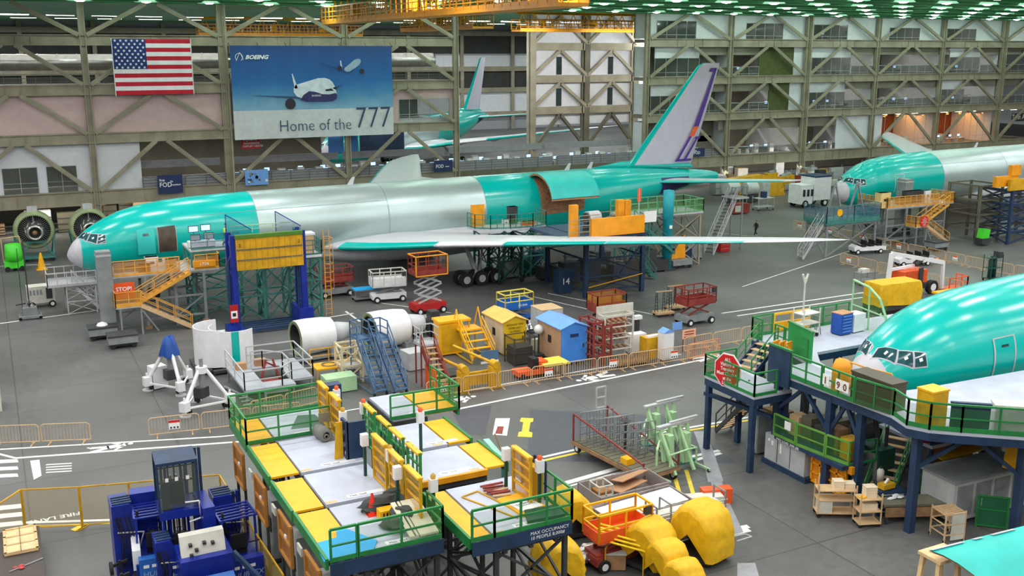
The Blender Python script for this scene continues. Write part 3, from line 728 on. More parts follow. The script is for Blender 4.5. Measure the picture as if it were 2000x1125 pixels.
def barrier(label, x, y, rz, L=2.3, sign=None, group='tan crowd barriers', m=None, h=1.1):
    t = thing('crowd_barrier', label, 'barrier', x, y, 0, rz, group); m = m or TAN
    b = MB(); b.path([(-L/2,0,.18), (-L/2,0,h-.12), (-L/2+.12,0,h), (L/2-.12,0,h), (L/2,0,h-.12), (L/2,0,.18), (-L/2,0,.18)], .028); b.build('frame', m, t)
    b = MB(); n = int(L/.16)
    for i in range(1, n): b.bar((-L/2+L*i/n, 0, .18), (-L/2+L*i/n, 0, h), .018)
    b.build('upright_bars', m, t)
    for sx in (-.35, .35): b = MB(); b.bar((sx*L, -.3, .02), (sx*L, .3, .02), .06, .03); b.bar((sx*L, 0, 0), (sx*L, 0, .2), .05); b.build('foot', m, t)
    if sign:
        b = MB(); b.box(-.28, .28, -.07, -.045, .38, .88); s = b.build('sign', PAPER, t)
        b = MB(); b.box(-.28, .28, -.075, -.07, .74, .88); b.build('sign_header', sign, s)
        for k in (-.17, 0, .17): b = MB(); b.box(k-.045, k+.045, -.075, -.07, .42, .52); b.build('pictogram', INKB, s)
    return t
def brow(p, q, label, signs=(), smat=None, group='tan crowd barriers', gap=.12, m=None):
    a, c = Vector((*G(*p), 0)), Vector((*G(*q), 0)); L = (c-a).length; n = max(1, round(L/2.4)); d = (c-a)/n; rz = math.atan2(d.y, d.x)
    plain = None
    for i in range(n):
        o = a+d*(i+.5)
        if i in signs: barrier(label+', one with a small warning sign', o.x, o.y, rz, d.length-gap, smat or ORAN, group+' with signs', m)
        elif plain is None: plain = barrier(label, o.x, o.y, rz, d.length-gap, None, group, m)
        else: dup(plain, (o.x, o.y, 0), rz)
def cart(name, label, cat, x, y, rz, L, W, zs, m, mw=None, posts=True, group=None, wheel=.1):
    t = thing(name, label, cat, x, y, 0, rz, group)
    for z in zs: MB().box(-L/2, L/2, -W/2, W/2, z-.04, z).build('shelf', m, t)
    for sx in (-1, 1):
        for sy in (-1, 1): b = MB(); b.bar((sx*(L/2-.03), sy*(W/2-.03), wheel*2), (sx*(L/2-.03), sy*(W/2-.03), zs[-1] if not posts else zs[-1]+.25), .05); b.build('post', m, t)
    wheels(t, [(-L/2+.1, -W/2+.08), (L/2-.1, -W/2+.08), (-L/2+.1, W/2-.08), (L/2-.1, W/2-.08)], wheel, .06, hub=False)
    return t
def open_bin(name, label, cat, x, y, rz, L, W, z0, z1, m, group=None, wh=True):
    t = thing(name, label, cat, x, y, 0, rz, group); s = .05
    MB().box(-L/2, L/2, -W/2, W/2, z0, z0+.08).build('bin_floor', m, t)
    for a in ((-L/2, L/2, -W/2, -W/2+s), (-L/2, L/2, W/2-s, W/2), (-L/2, -L/2+s, -W/2+s, W/2-s), (L/2-s, L/2, -W/2+s, W/2-s)): 
        b = MB(); b.box(*a, z0+.08, z1)
        if a[1]-a[0] > 1:
            for k in range(int(L/.8)+1): xx = -L/2+k*L/int(L/.8); b.box(max(-L/2, xx-.03), min(L/2, xx+.03), a[2]-.02, a[3]+.02, z0, z1)
        b.build('bin_side', m, t)
    if wh: wheels(t, [(-L/2+.3, -W/2+.15), (L/2-.3, -W/2+.15), (-L/2+.3, W/2-.15), (L/2-.3, W/2-.15)], z0/2, .1, hub=False)
    return t
def nacelle(label, x, y, rz, rc, L, group=None):
    """engine cowl lying on its side with a tapered tail, on a low cradle"""
    t = thing('engine_cowl', label, 'engine cowl', x, y, 0, rz, group); zc = rc+.35
    b = MB(); b.lathe([(rc*.97, 0), (rc, .05), (rc*1.02, L*.35), (rc*.98, L*.75), (rc*.9, L)], (0,0,zc), 'x', 40); b.build('cowl_shell', WHITE, t)
    b = MB(); b.lathe([(rc*.98, -.04), (rc*.8, -.04), (rc*.8, .25), (rc*.97, .25)], (0,0,zc), 'x', 40); b.build('front_flange', PRIMG, t)
    b = MB(); b.lathe([(rc*.8, 0), (rc*.76, .4), (rc*.6, L*.9)], (0,0,zc), 'x', 32); b.build('inner_duct', DARK, t)
    b = MB(); b.lathe([(.02, L*.3), (rc*.42, L*.32), (rc*.42, L*.85), (rc*.5, L)], (0,0,zc), 'x', 28); b.build('core_fairing', DARK, t)
    b = MB(); b.lathe([(rc*.9, L), (rc*.62, L), (rc*.56, L*1.25), (rc*.44, L*1.55), (rc*.1, L*1.55)], (0,0,zc), 'x', 36); b.build('exhaust_nozzle', WINGG, t)
    b = MB(); b.box(-.2, L*1.4, -.9, .9, .12, .35); b.box(.1, .4, -1.3, 1.3, .2, .75); b.box(L-.5, L-.2, -1.2, 1.2, .2, .75); b.build('cradle', GREY, t)
    wheels(t, [(0, -.8), (L*1.2, -.8), (0, .8), (L*1.2, .8)], .12, .12, hub=False)
    return t
def engine(label, x, y, rz=0, group=None):
    """bare turbofan seen from behind, axis along -y, hanging in its stand"""
    t = thing('jet_engine', label, 'jet engine', x, y, 0, rz, group); zc = 3.0
    b = MB(); b.lathe([(1.62, 1.3), (1.78, 1.2), (1.86, .4), (1.84, -.6), (1.72, -1.0), (1.5, -1.05), (1.46, -.6), (1.5, .3)], (0,0,zc), 'y', 48); b.build('fan_case', PRIMG, t)
    b = MB()
    for a in range(44):
        th = 2*PI*a/44; c, s = math.cos(th), math.sin(th); b.bar((.55*c, -.2, zc+.55*s), (1.5*c, -.15, zc+1.5*s), .02, .03) 
    b.lathe([(.5,-.3),(.6,-.3),(.6,.0),(.5,.0)], (0,0,zc), 'y', 24); b.build('guide_vanes', GREYL, t)
    b = MB(); b.lathe([(1.5, .1), (.5, .12)], (0,0,zc), 'y', 40); b.build('fan_disc', BLACK, t)
    b = MB(); b.lathe([(.62, -.2), (.85, -.5), (.82, -1.1), (.7, -1.6), (.78, -2.0), (.7, -2.4), (.55, -2.42), (.5, -2.0)], (0,0,zc), 'y', 32); cc = b.build('core_case', CHROME, t)
    b = MB(); b.lathe([(.52, -2.0), (.02, -2.0)], (0,0,zc), 'y', 32); b.build('turbine_disc', BLACK, cc)
    b = MB(); b.lathe([(.2, -2.0), (.24, -2.2), (.02, -2.7)], (0,0,zc), 'y', 20); b.build('exhaust_cone', WOODD, cc)
    for k in range(9):
        th = 2*PI*k/9; b = MB(); b.tube((.85*math.cos(th), -.5, zc+.85*math.sin(th)), (.8*math.cos(th+.4), -1.5, zc+.8*math.sin(th+.4)), .05, 6); b.build('fuel_pipe', GREYL, cc)
    b = MB(); b.box(-.45, .45, -.4, .5, zc+1.8, zc+2.25); b.build('mount_block', GREYL, t)
    b = MB(); b.tube((0, -.3, zc+1.8), (0, -.25, zc+.6), .07, 6); b.build('lifting_strut', GREYL, t)
    b = MB(); b.box(-1.6, 1.6, -1.6, 1.2, .35, .55)
    for sx in (-1, 1): b.bar((sx*1.5, -1.4, .5), (sx*1.75, -.3, zc-.3), .15); b.bar((sx*1.5, 1.0, .5), (sx*1.85, .3, zc-.3), .15); b.bar((sx*1.5,-1.5,.6), (sx*.6,-1.6,1.9), .14)
    b.bar((-.9, -1.6, 2.0), (.9, -1.6, 2.0), .2); b.build('engine_stand', GRNT, t)
    wheels(t, [(-1.4, -1.4), (1.4, -1.4), (-1.4, 1.0), (1.4, 1.0)], .2, .14, hub=False)
    return t
def shed(label, x, y, rz, L, W, H, ms, mf, mr):
    t = thing('tool_shed', label, 'shed', x, y, 0, rz)
    b = MB(); b.box(-W/2, W/2, -L/2, L/2, .15, H); b.build('shed_wall', ms, t)
    b = MB(); b.polyn([(-W/2, -L/2-.03, .15), (W/2, -L/2-.03, .15), (W/2, -L/2-.03, H), (0, -L/2-.03, H+.35), (-W/2, -L/2-.03, H)], (0,.05,0)); f = b.build('front_wall', mf, t)
    b = MB(); b.polyn([(-W/2, L/2, .15), (W/2, L/2, .15), (W/2, L/2, H), (0, L/2, H+.35), (-W/2, L/2, H)], (0,-.05,0)); b.build('rear_wall', ms, t)
    for sg in (-1, 1):
        b = MB(); o = .15; b.polyn([(0, -L/2-o, H+.37), (0, L/2+o, H+.37), (sg*(W/2+o), L/2+o, H-.03), (sg*(W/2+o), -L/2-o, H-.03)], (0,0,.06)); b.build('roof_slope', mr, t)
    b = MB(); b.box(-W/2-.03, -W/2+.02, -.25, .15, H*.5, H*.5+.5); b.build('side_window', BLACK, t)
    b = MB()
    for k in range(4): b.box(-W/2+.1+k*(W-.2)/4, -W/2+.1+k*(W-.2)/4+.12, -L/2, L/2, 0, .15)
    b.build('skid_base', WOODD, t); b = MB(); b.box(W/2-.3,W/2-.22,-L/2-.08,-L/2-.03,H*.45,H*.55); b.build('door_handle', DARK, t)
    return t
def tripod(label, x, y, rz, H, rb, cover=None):
    t = thing('tripod_jack', label, 'aircraft jack', x, y, 0, rz)
    b = MB(); b.tube((0,0,H*.25), (0,0,H*.82), .2, 12); b.tube((0,0,H*.82), (0,0,H), .11, 10); b.build('hydraulic_ram', GREY, t)
    b = MB(); b.tube((0,0,H*.72), (0,0,H*.84), .33, 10); b.build('head_collar', WHITE, t)
    feet = []
    for k in range(3):
        a = 2*PI*k/3+.5; fx_, fy_ = rb*math.cos(a), rb*math.sin(a); feet.append((fx_, fy_))
        b = MB(); b.tube((.2*math.cos(a), .2*math.sin(a), H*.8), (fx_, fy_, .55), .11, 8); b.build('leg', WHITE, t)
        b = MB(); b.box(fx_-.22, fx_+.22, fy_-.22, fy_+.22, .3, .85); b.tube((fx_, fy_, .85), (fx_, fy_, 1.1), .06, 8); b.build('screw_housing', WHITE, t)
        b = MB(); b.tube((fx_, fy_, 0), (fx_, fy_, .06), .33, 16); b.tube((fx_, fy_, .06), (fx_, fy_, .3), .1, 10); b.build('foot_pad', GREYL, t)
        b = MB(); b.wheel(fx_*.8, fy_*.8, .2, .2, .1); b.build('castor', BLACK, t)
    for k in range(3):
        b = MB(); b.bar((*feet[k], .45), (*feet[(k+1) % 3], .45), .1); b.build('brace_bar', WHITE, t)
    b = MB(); b.box(-.4, .2, -.35, .3, .7, 1.3); b.build('pump_unit', DARK, t)
    if cover:
        b = MB(); rs = []
        for z, r_ in ((H*1.02, .1), (H*1.0, .25), (H*.85, .42), (H*.68, .6), (H*.66, .6)):
            rs.append([((r_+.07*math.sin(5*a))*math.cos(a), (r_+.07*math.sin(5*a))*math.sin(a), z+.06*math.sin(4*a)) for a in [2*PI*i/30 for i in range(30)]])
        b.loft(rs, cap0=True); b.build('fabric_cover', cover, t, 'blue fabric cover')
    return t
def covered(label, x, y, rz, r, L, z0=.3, group=None, seed=1):
    """something round under a yellow tarpaulin: arched top, folds hanging to the ground"""
    rr = random.Random(seed); t = thing('covered_engine_cowl', label, 'covered cowl', x, y, 0, rz, group); b = MB(); rs = []; n = 36
    ph = [rr.random()*6 for _ in range(6)]
    def prof(g, u):
        pts = []
        for i in range(n+1):
            a = PI*i/n; c, s = math.cos(a), math.sin(a)
            yy = r*g*c*(1.0); zz = z0+r*.75+r*g*1.05*s if s > .02 else z0+r*.75
            k = 1+.016*math.sin(5*a+ph[0]+u*2)+.01*math.sin(11*a+ph[1]-u*3)
            pts.append((yy*k, z0+(r*.75+r*g*1.05*s)*k))
        fl = [(-r*g*1.02-.04*math.sin(u*5+q*3+ph[2]), z0+r*.75*(1-q/4)) for q in range(1, 5)]
        fr = [(r*g*1.02+.05*math.sin(u*6+q*2+ph[3]), z0+r*.75*(1-q/4)) for q in range(1, 5)][::-1]
        return fr+pts+fl
    us = [-.02, .02, .08, .25, .5, .75, .92, .98, 1.02]; gs = [.78, .88, .96, 1.0, 1.01, 1.0, .96, .88, .78]
    for u, g in zip(us, gs):
        rs.append([(u*L-L/2, p[0], p[1]) for p in prof(g, u)])
    b.loft(rs, close=False)
    for r_, f in ((rs[0], -1), (rs[-1], 1)):
        c = (r_[0][0]+f*.06, 0, z0+r*.8); o = [c]+r_; b.add(o, [(0, i, i+1) for i in range(1, len(r_))], True)
    b.build('tarpaulin', TARP, t)
    b = MB(); b.box(-L/2+.1, L/2-.1, -r*.8, r*.8, .12, .3); b.build('dolly_frame', DARK, t)
    wheels(t, [(-L/2+.3, -r*.7), (L/2-.3, -r*.7), (-L/2+.3, r*.7), (L/2-.3, r*.7)], .12, .08, hub=False)
    return t
def tower(t, x0, x1, y0, y1, z, m, w=.12, br=1, nz=2):
    """posts, girts and cross braces of a dock as parts"""
    cs = [(x0, y0), (x1, y0), (x1, y1), (x0, y1)]
    for c in cs: MB().cbox(c[0], c[1], z/2, w*1.3, w*1.3, z).build('post', m, t)
    for k in range(4):
        a, c = cs[k], cs[(k+1) % 4]
        for i in range(1, nz+1): b = MB(); b.bar((*a, z*i/nz-.1), (*c, z*i/nz-.1), w); b.build('cross_beam', m, t)
        if br:
            for i in range(nz):
                b = MB(); b.bar((*a, z*i/nz+.1), (*c, z*(i+1)/nz-.15), w*.7); b.bar((*c, z*i/nz+.1), (*a, z*(i+1)/nz-.15), w*.7); b.build('cross_brace', m, t)
def person(label, x, y, rz, jacket, trousers, vest=None, hair=None, z=0):
    t = thing('person', label, 'person', x, y, z, rz)
    sk = M('skin_tone', 190, 140, 112)
    V = {'pel': (0,0,.93), 'bel': (0,0,1.1), 'chest': (.02,0,1.32), 'nk': (.03,0,1.5), 'hd': (.05,0,1.64)}
    b = MB()
    def limb(pts, n=10):
        for (p, r0), (q, r1) in zip(pts[:-1], pts[1:]): b.tube(p, q, r0, n, r1)
    # one continuous body: lofted trunk, limbs rooted inside it
    def ell(z, rx, ry, cx=0): return [(cx+rx*math.cos(2*PI*i/14), ry*math.sin(2*PI*i/14), z) for i in range(14)]
    b.s = True
    b.loft([ell(.84,.10,.15), ell(.95,.12,.17), ell(1.1,.11,.155), ell(1.28,.125,.19,.01), ell(1.42,.1,.2,.02), ell(1.48,.06,.08,.03), ell(1.56,.05,.055,.04)], cap0=True)
    limb([((0,.09,.92),.095), ((.2,.09,.5),.065), ((.34,.09,.1),.045)]); limb([((0,-.09,.92),.095), ((.02,-.09,.5),.065), ((-.28,-.09,.14),.045)])
    limb([((.02,.2,1.4),.06), ((-.06,.25,1.14),.048), ((.08,.27,.92),.036)]); limb([((.02,-.2,1.4),.06), ((.02,-.26,1.14),.048), ((.2,-.24,1.0),.036)])
    body = b.build('body', jacket, t)
    b = MB(); b.s = True; b.loft([ell(.80,.12,.17), ell(.95,.13,.18)], cap1=False); limb([((0,.09,.9),.1), ((.2,.09,.5),.075), ((.33,.09,.12),.06)]); limb([((0,-.09,.9),.1), ((.02,-.09,.5),.075), ((-.27,-.09,.16),.06)]); b.build('trousers', trousers, t)
    b = MB(); b.lathe([(.01,-.13),(.07,-.1),(.085,0),(.08,.07),(.01,.12)], (.06,0,1.66), 'z', 14); b.tube((.14,0,1.65),(.165,0,1.63),.015,6); b.build('head', sk, t)
    b = MB(); b.lathe([(.09,0),(.09,.07),(.01,.135)], (.045,0,1.67), 'z', 14); b.build('hair', hair or INKB, t)
    for p, q in (((.36,.09,.05),(.48,.09,.04)), ((-.28,-.09,.1),(-.2,-.09,.03))): b = MB(); b.tube(p, q, .05, 8, .035); b.build('shoe', WHITE, t)
    for c in ((.09,.27,.9), (.22,-.24,.98)):
        b = MB(); b.cbox(*c, .05, .035, .09)
        for k in range(4): b.tube((c[0]-.02+k*.013, c[1], c[2]-.04), (c[0]-.02+k*.013+.01, c[1], c[2]-.1+.006*k), .007, 5)
        b.tube((c[0]+.02, c[1], c[2]), (c[0]+.05, c[1], c[2]-.05), .008, 5); b.build('hand', sk, t)
    if vest: b = MB(); b.s = True; b.loft([ell(1.0,.13,.175), ell(1.28,.14,.205,.01), ell(1.44,.11,.2,.02)]); b.build('safety_vest', vest, t, 'bright yellow safety vest')
    return t
def cabinet(name, label, cat, x, y, z, rz, w, d, h, m, n=0, md=None, group=None, handle=None, top=None):
    t = thing(name, label, cat, x, y, z, rz, group); MB().box(-w/2, w/2, -d/2, d/2, .06, h).build('body', m, t)
    MB().box(-w/2+.04, w/2-.04, -d/2+.04, d/2-.04, 0, .06).build('base', DARK, t)
    for i in range(n):
        z0 = .1+(h-.16)*i/n; f = MB().box(-w/2+.03, w/2-.03, -d/2-.025, -d/2, z0+.02, z0+(h-.16)/n-.01).build('drawer', md or m, t)
        MB().box(-w/2+.12, w/2-.12, -d/2-.05, -d/2-.025, z0+(h-.16)/n*.6, z0+(h-.16)/n*.6+.03).build('handle', handle or CHROME, f)
    if top: MB().box(-w/2-.03, w/2+.03, -d/2-.03, d/2+.03, h, h+.04).build('worktop', top, t)
    return t
def stack(label, cat, name, pts, w, d, h, m, z, group, rz=0):
    o = None
    for (x, y, n) in pts:
        for k in range(n):
            zz = z+k*h
            if o is None:
                b = MB(); b.box(-w/2, w/2, -d/2, d/2, 0, h*.78); b.box(-w/2-.01, w/2+.01, -d/2-.01, d/2+.01, h*.78, h*.97); o = b.build(name, m, None, label, (x, y, zz), rz=rz); tag(o, label, cat, group)
            else: c = o.copy(); COL.objects.link(c); c.location = (x, y, zz)
# ================= middle of the hall =================
# --- left background: engines and kit ---
x, y = G(74, 512); engine('olive cased jet engine standing alone left of the airliner nose', x, y+1.5, 0, 'bare jet engines')
x, y = G(178, 505); engine('olive cased jet engine half hidden behind the airliner nose', x+.2, y+1.5, 0, 'bare jet engines')
x, y = G(30, 528); t = thing('floor_scrubber', 'lime green floor scrubber beside the jet engine', 'floor scrubber', x, y)
b = MB(); b.box(-.7,.7,-.5,.5,.25,.75); b.build('scrubber_base', LIME, t); b = MB(); b.lathe([(.1,.75),(.6,.75),(.62,1.2),(.55,2.0),(.1,2.1)], n=20); b.build('tank', LIME, t)
b = MB(); b.path([(-.7,.4,.6),(-.75,.4,2.4),(.5,.4,2.5),(.6,.4,.7)], .04); b.build('handle_frame', TAN, t); wheels(t, [(-.5,-.5),(.5,-.5),(0,.45)], .2, .1, hub=False); t.scale = (1.25,1.25,1.25)
def cone(label, x, y, z, h, m, band=None):
    t = thing('traffic_cone', label, 'traffic cone', x, y, z); b = MB(); b.lathe([(h*.24,.03),(h*.05,h)], n=18); b.build('cone_body', m, t); MB().cbox(0,0,.015,h*.6,h*.6,.03).build('cone_base', m, t); return t
x, y = G(82, 526); cone('tall yellow cone on the floor before the jet engine stand', x, y, 0, 1.6, YEL)
x, y = G(82, 598); t = thing('power_cart', 'boxy white ground power cart with one dark panel', 'ground power unit', x, y, 0, .05)
MB().box(-1.0,1.0,-.6,.6,.4,1.75).build('cart_body', OFFW, t); MB().box(.35,.8,-.63,-.6,.7,1.6).build('control_panel', DARK, t); b = MB(); b.bar((-1,0,.4),(-1.9,0,.3),.08); b.build('tow_bar', DARK, t)
for k in range(4): MB().box(-.85+k*.25,-.7+k*.25,-.63,-.6,1.1,1.5).build('vent', GREY, t)
wheels(t, [(-.75,-.6),(.75,-.6),(-.75,.6),(.75,.6)], .27, .15)
x, y = G(60, 622); t = thing('mast_stand', 'thin black mast on a squat wheeled base at far left', 'mast', x, y)
b = MB(); b.tube((0,0,.3),(0,0,6.2),.05,8); b.tube((-.5,0,.3),(-.45,0,5.5),.03,6); b.build('mast_pole', DARK, t); b = MB(); b.box(-.8,.8,-.55,.55,.12,.3); b.box(-.5,.5,-.35,.35,.3,.9); b.bar((-.7,0,.3),(0,0,1.5),.08); b.bar((.7,0,.3),(0,0,1.5),.08); b.build('mast_base', GREY, t); wheels(t, [(-.7,-.5),(.7,-.5),(-.7,.5),(.7,.5)], .12,.1,hub=False)
x, y = G(140, 615); t = thing('nose_access_stand', 'white tubular access stand under the grey nose cone', 'access stand', x, y+1.2)
tower(t, -.2, 1.9, -1.2, 1.2, 2.3, GREYL, .07); MB().box(-1.5,2.0,-1.4,1.4,2.3,2.4).build('platform', GREYL, t)
for p, q in (((-1.5,-1.4),(2.0,-1.4)),((-1.5,1.4),(2,1.4)),((-1.5,-1.4),(-1.5,1.4))): rail_part(t, [(*p,2.4),(*q,2.4)], 1.0, GREYL, step=.7)
stairs(t, (2.2,-.8,.2), (.3,-.8,2.4), .7, GREY, GREYL, (0,1), both=True)
# --- amber dock 1 along the forward fuselage ---
def amber_dock(label, x, y, sign, L=6.3, ox=0):
    """deck 4.1 m up along the forward fuselage, two stair flights in front"""
    t = thing('service_dock', label, 'aircraft dock', x, y)
    for px in (0, L/3, L*2/3, L):
        for py in (0, 3.2): MB().cbox(px, py, 2.0, .2, .2, 4.0).build('post', GREY, t)
    for z in (.7, 2.2, 3.95):
        for py in (0, 3.2): b = MB(); b.bar((0,py,z),(L,py,z),.14); b.build('cross_beam', GREY, t)
        for px in (0, L): b = MB(); b.bar((px,0,z),(px,3.2,z),.14); b.build('cross_beam', GREY, t)
    for a, c in ((0,L/3),(L*2/3,L)): b = MB(); b.bar((a,0,.7),(c,0,2.2),.1); b.build('cross_brace', GREY, t); b = MB(); b.bar((c,3.2,.7),(a,3.2,2.2),.1); b.build('cross_brace', GREY, t)
    MB().box(-.1,L+1.2,-.1,4.0,4.0,4.12).build('deck', GREYL, t)
    for p, q in (((-.1,-.1),(ox+4.6,-.1)),((-.1,-.1),(-.1,4.0)),((L+1.2,-.1),(L+1.2,3)),((ox+5.7,-.1),(L+1.2,-.1))):
        rail_part(t, [(*p,4.12),(*q,4.12)], 1.1, YBR, step=.8, toe=.15); screen(t, p, q, 4.12, 5.1, MESHO)
    for px, py in ((0,0),(L,0),(2.1,0)): MB().cbox(px, py, .12, .5, .4, .24).build('wood_block', WOODD, t)
    # landing and flights in front
    fy = -1.0; zl = 2.15
    MB().box(ox-.2,ox+1.6,fy-.6,fy+.7,zl-.1,zl).build('stair_landing', GREYL, t)
    for p, q in (((ox-.2,fy-.6),(ox+1.6,fy-.6)),((ox-.2,fy-.6),(ox-.2,fy+.7))): rail_part(t, [(*p,zl),(*q,zl)], 1.1, YBR, step=.8, toe=.3); screen(t, p, q, zl, zl+1.0, MESHO)
    stairs(t, (ox+1.3,fy+.35,zl), (ox+5.2,fy+.35,4.12), .75, YBR, YBR, (0,1), both=True, n=9, str_m=YBR)
    stairs(t, (ox+5.0,fy-.25,.1), (ox+1.5,fy-.25,zl), .75, TAN, YBR, (0,1), both=True, n=9, str_m=TAN)
    for c in ((ox+.1,fy-.5),(ox+1.5,fy-.5)): MB().cbox(*c, zl/2, .12, .12, zl).build('post', GREY, t)
    b = MB(); b.bar((ox+1.5,fy-.5,zl-.2),(ox+2.6,fy-.5,.15),.1); b.build('cross_brace', GREY, t)
    if sign == 'stop':
        b = MB(); b.box(-.2,1.3,fy+.62,fy+.68,zl+.35,zl+1.55); s = b.build('sign_board', ORAN, t, 'orange red board reading STOP!'); text('sign_lettering', 'STOP!', .42, PAPER, s, (0,fy+.6,zl+.95), FACE, off=.008)
    else:
        b = MB(); b.polyn([(ox+.9+.62*math.cos(PI/8+k*PI/4), fy-.72, zl+.55+.62*math.sin(PI/8+k*PI/4)) for k in range(8)], (0,.04,0)); s = b.build('stop_sign', SIGNR, t, 'red octagonal warning sign')
        for k, w_ in enumerate(('ALL', 'Visitors &', 'Travelers', 'Must Check In', 'at the', 'LOCC')): text('sign_lettering', w_, .16, PAPER, s, (ox+.9, fy-.75, zl+.88-k*.16), FACE, align='CENTER')
    return t
x, y = G(222, 652)
d1 = amber_dock('amber railed dock with STOP! board beside the near airliner nose', x+.4, y+.4, 'stop')
t = d1
MB().box(5.6,7.2,-.25,.2,4.3,4.75).build('yellow_box', AMB, d1); text('box_lettering', '1704', .35, PAPER, d1, (6.0,-.28,4.42), FACE)
# grey column box beside it
def grey_column(label, x, y, w, h, grp='grey columns of the docks'):
    t = thing('counterweight_column', label, 'column', x, y, 0, 0, grp); MB().cbox(0,0,h/2+.5,w,w,h-.5).build('column_box', GREY, t); MB().cbox(0,0,.35,w*1.1,w*1.1,.7).build('column_foot', BLACK, t)
    b = MB(); b.box(-w/2-.01,w/2+.01,-w/2-.01,w/2+.01,h-.1,h+.05); b.build('column_cap', GREYL, t); return t
x, y = G(205, 662); grey_column('grey box column at the left end of the amber dock', x+.45, y+1.2, 1.0, 5.9)
def dolly(label, x, y, rz=0, grp='grey ballast dollies'):
    t = thing('ballast_dolly', label, 'dolly', x, y, 0, rz, grp); MB().box(-.95,.95,-.7,.7,.35,.85).build('ballast_box', GREY, t); MB().box(-1.0,1.0,-.75,.75,.85,.95).build('top_tray', DARK, t); MB().box(-.9,.9,-.65,.65,.2,.35).build('frame', BLACK, t)
    wheels(t, [(-.7,-.6),(.7,-.6),(-.7,.6),(.7,.6)], .17,.12,hub=False); return t
x, y = G(207, 658); dolly('grey ballast dolly with a clear bag on top at the dock corner', x-.2, y-.2); b = MB(); b.lathe([(.4,.95),(.3,1.1),(.02,1.2)], n=12); bg = b.build('plastic_bag', WHITE, None, 'clear plastic bag on the rear ballast dolly', (x-.2, y-.2, 0)); tag(bg, None, 'bag')
x, y = G(240, 676); dolly('grey ballast dolly nearest the amber stair landing', x, y)
# kit on dock 1
def kit(spec, base, z, grp=None):
    for nm, lb, cat, dx, dy, w, d, h, m in spec:
        o = thing(nm, lb, cat, base[0]+dx, base[1]+dy, z, 0); MB().box(-w/2, w/2, -d/2, d/2, 0, h).build('case_body', m, o); MB().box(-w/2-.01, w/2+.01, -d/2-.02, d/2+.02, h*.9, h).build('case_lid', m, o); MB().box(-w/6, w/6, -d/2-.04, -d/2, h*.45, h*.6).build('case_latch', DARK, o)
db = (d1.location.x, d1.location.y)
kit([('equipment_case','long grey case on the amber dock by the cockpit','case',1.3,1.6,2.2,.6,.75,GREY),('equipment_box','white box on the amber dock','box',2.9,1.9,.9,.6,.9,WHITE),('equipment_box','small white drum box beside the passenger door','box',3.9,1.9,.4,.4,.7,WHITE),('parts_box','brown parts box behind the amber mesh','box',2.2,.7,.8,.6,.6,WOODD),('parts_box','tan parts box at mid dock behind the amber mesh','box',4.1,.8,.7,.5,.8,TAN)], db, 4.12)
# --- teal scaffold with monitors behind the blue gate ---
x, y = G(395, 640); t = thing('scaffold_dock', 'dark teal scaffold dock carrying monitors left of the blue gate', 'aircraft dock', x, y+2.4)
tower(t, 0, 3.6, 0, 3.2, 5.3, GRNT, .12, nz=3); MB().box(-.1,3.7,-.1,3.4,5.3,5.45).build('deck', GREYL, t); rail_part(t, [(0,-.05,5.45),(3.6,-.05,5.45)], 1.1, GRNT); screen(t, (0,-.05),(3.6,-.05),5.45,6.6, MESHB)
sx, sy = x, y+2.4
for k, (dx, dz) in enumerate(((.4,1.2),(1.3,1.25),(.5,.55),(1.5,.6))):
    o = thing('monitor', ['screen above left on the scaffold dock','screen above right on the scaffold dock','lower left screen on the scaffold dock','lower right screen on the scaffold dock'][k], 'monitor', sx+dx, sy+.8, 5.45+dz, 0, 'monitors on the scaffold dock')
    MB().box(-.38,.38,0,.08,0,.5).build('monitor_case', DARK, o); MB().box(-.33,.33,-.01,0,.05,.45).build('display', SCREEN if k < 2 else GREYL, o); b = MB(); b.bar((0,.05,0),(0,.05,-.12),.06); b.build('stand', DARK, o)
cabinet('monitor_console', 'white console desk under the monitors', 'console', sx+.95, sy+1.0, 5.45, 0, 2.0, .7, .5, WHITE, 0)
x, y = sx+2.7, sy+.5; person('person in a yellow safety vest leaning over the scaffold dock', x, y, 0, NAVY, NAVY, M('hi_vis', 205, 235, 60), z=5.45)
# --- blue gate with the yellow panel ---
x, y = G(466, 655); gx, gy = x, y; t = thing('blue_lifting_gate', 'tall blue lifting gate holding a ribbed yellow panel', 'lifting gate', x, y)
W_ = 5.0
for px in (0, W_):
    for py in (.1, 1.6):
        MB().cbox(px, py, 3.7, .42, .36, 7.2).build('mast', BLUE, t)
    for k in range(3): b = MB(); b.bar((px,.1,1+k*2.2),(px,1.6,2.4+k*2.2),.1); b.build('cross_brace', BLUE, t)
    MB().box(px-.5,px+.55,-.2,2.2,0,1.5 if px else .4).build('mast_base', BLUE, t)
    b = MB(); b.tube((px-.35,.3,1.5),(px-.35,.3,5.4),.1,8); b.tube((px-.35,.3,5.4),(px-.1,.3,5.9),.07,8); b.build('hydraulic_pipe', NAVY, t)
for k in range(5): MB().box(0,W_,.0+k*.55,.25+k*.55,.1,.35).build('base_beam', NAVY, t)
b = MB(); b.box(.15,W_-.1,-.3,-.05,4.8,7.1)
for k in range(12): xx = .35+k*(W_-.45)/11; b.box(xx-.03,xx+.03,-.36,-.3,4.8,7.0)
yp = b.build('ribbed_panel', YELD, t, 'ribbed yellow panel')
for z in (5.5, 6.25): MB().box(.15,W_-.1,-.37,-.3,z,z+.08).build('panel_joint', OLIVED, yp)
MB().box(.1,W_-.05,-.4,0,7.1,7.35).build('panel_cap', M('moss_green', 72, 120, 30), yp)
for px in (.3, W_-.45): text('panel_numeral', '2', .35, INKB, yp, (px,-.38,6.5), FACE)
rail_part(t, [(.2,1.4,7.2),(W_-.2,1.4,7.2)], .55, GRNP, step=1.6, toe=0)
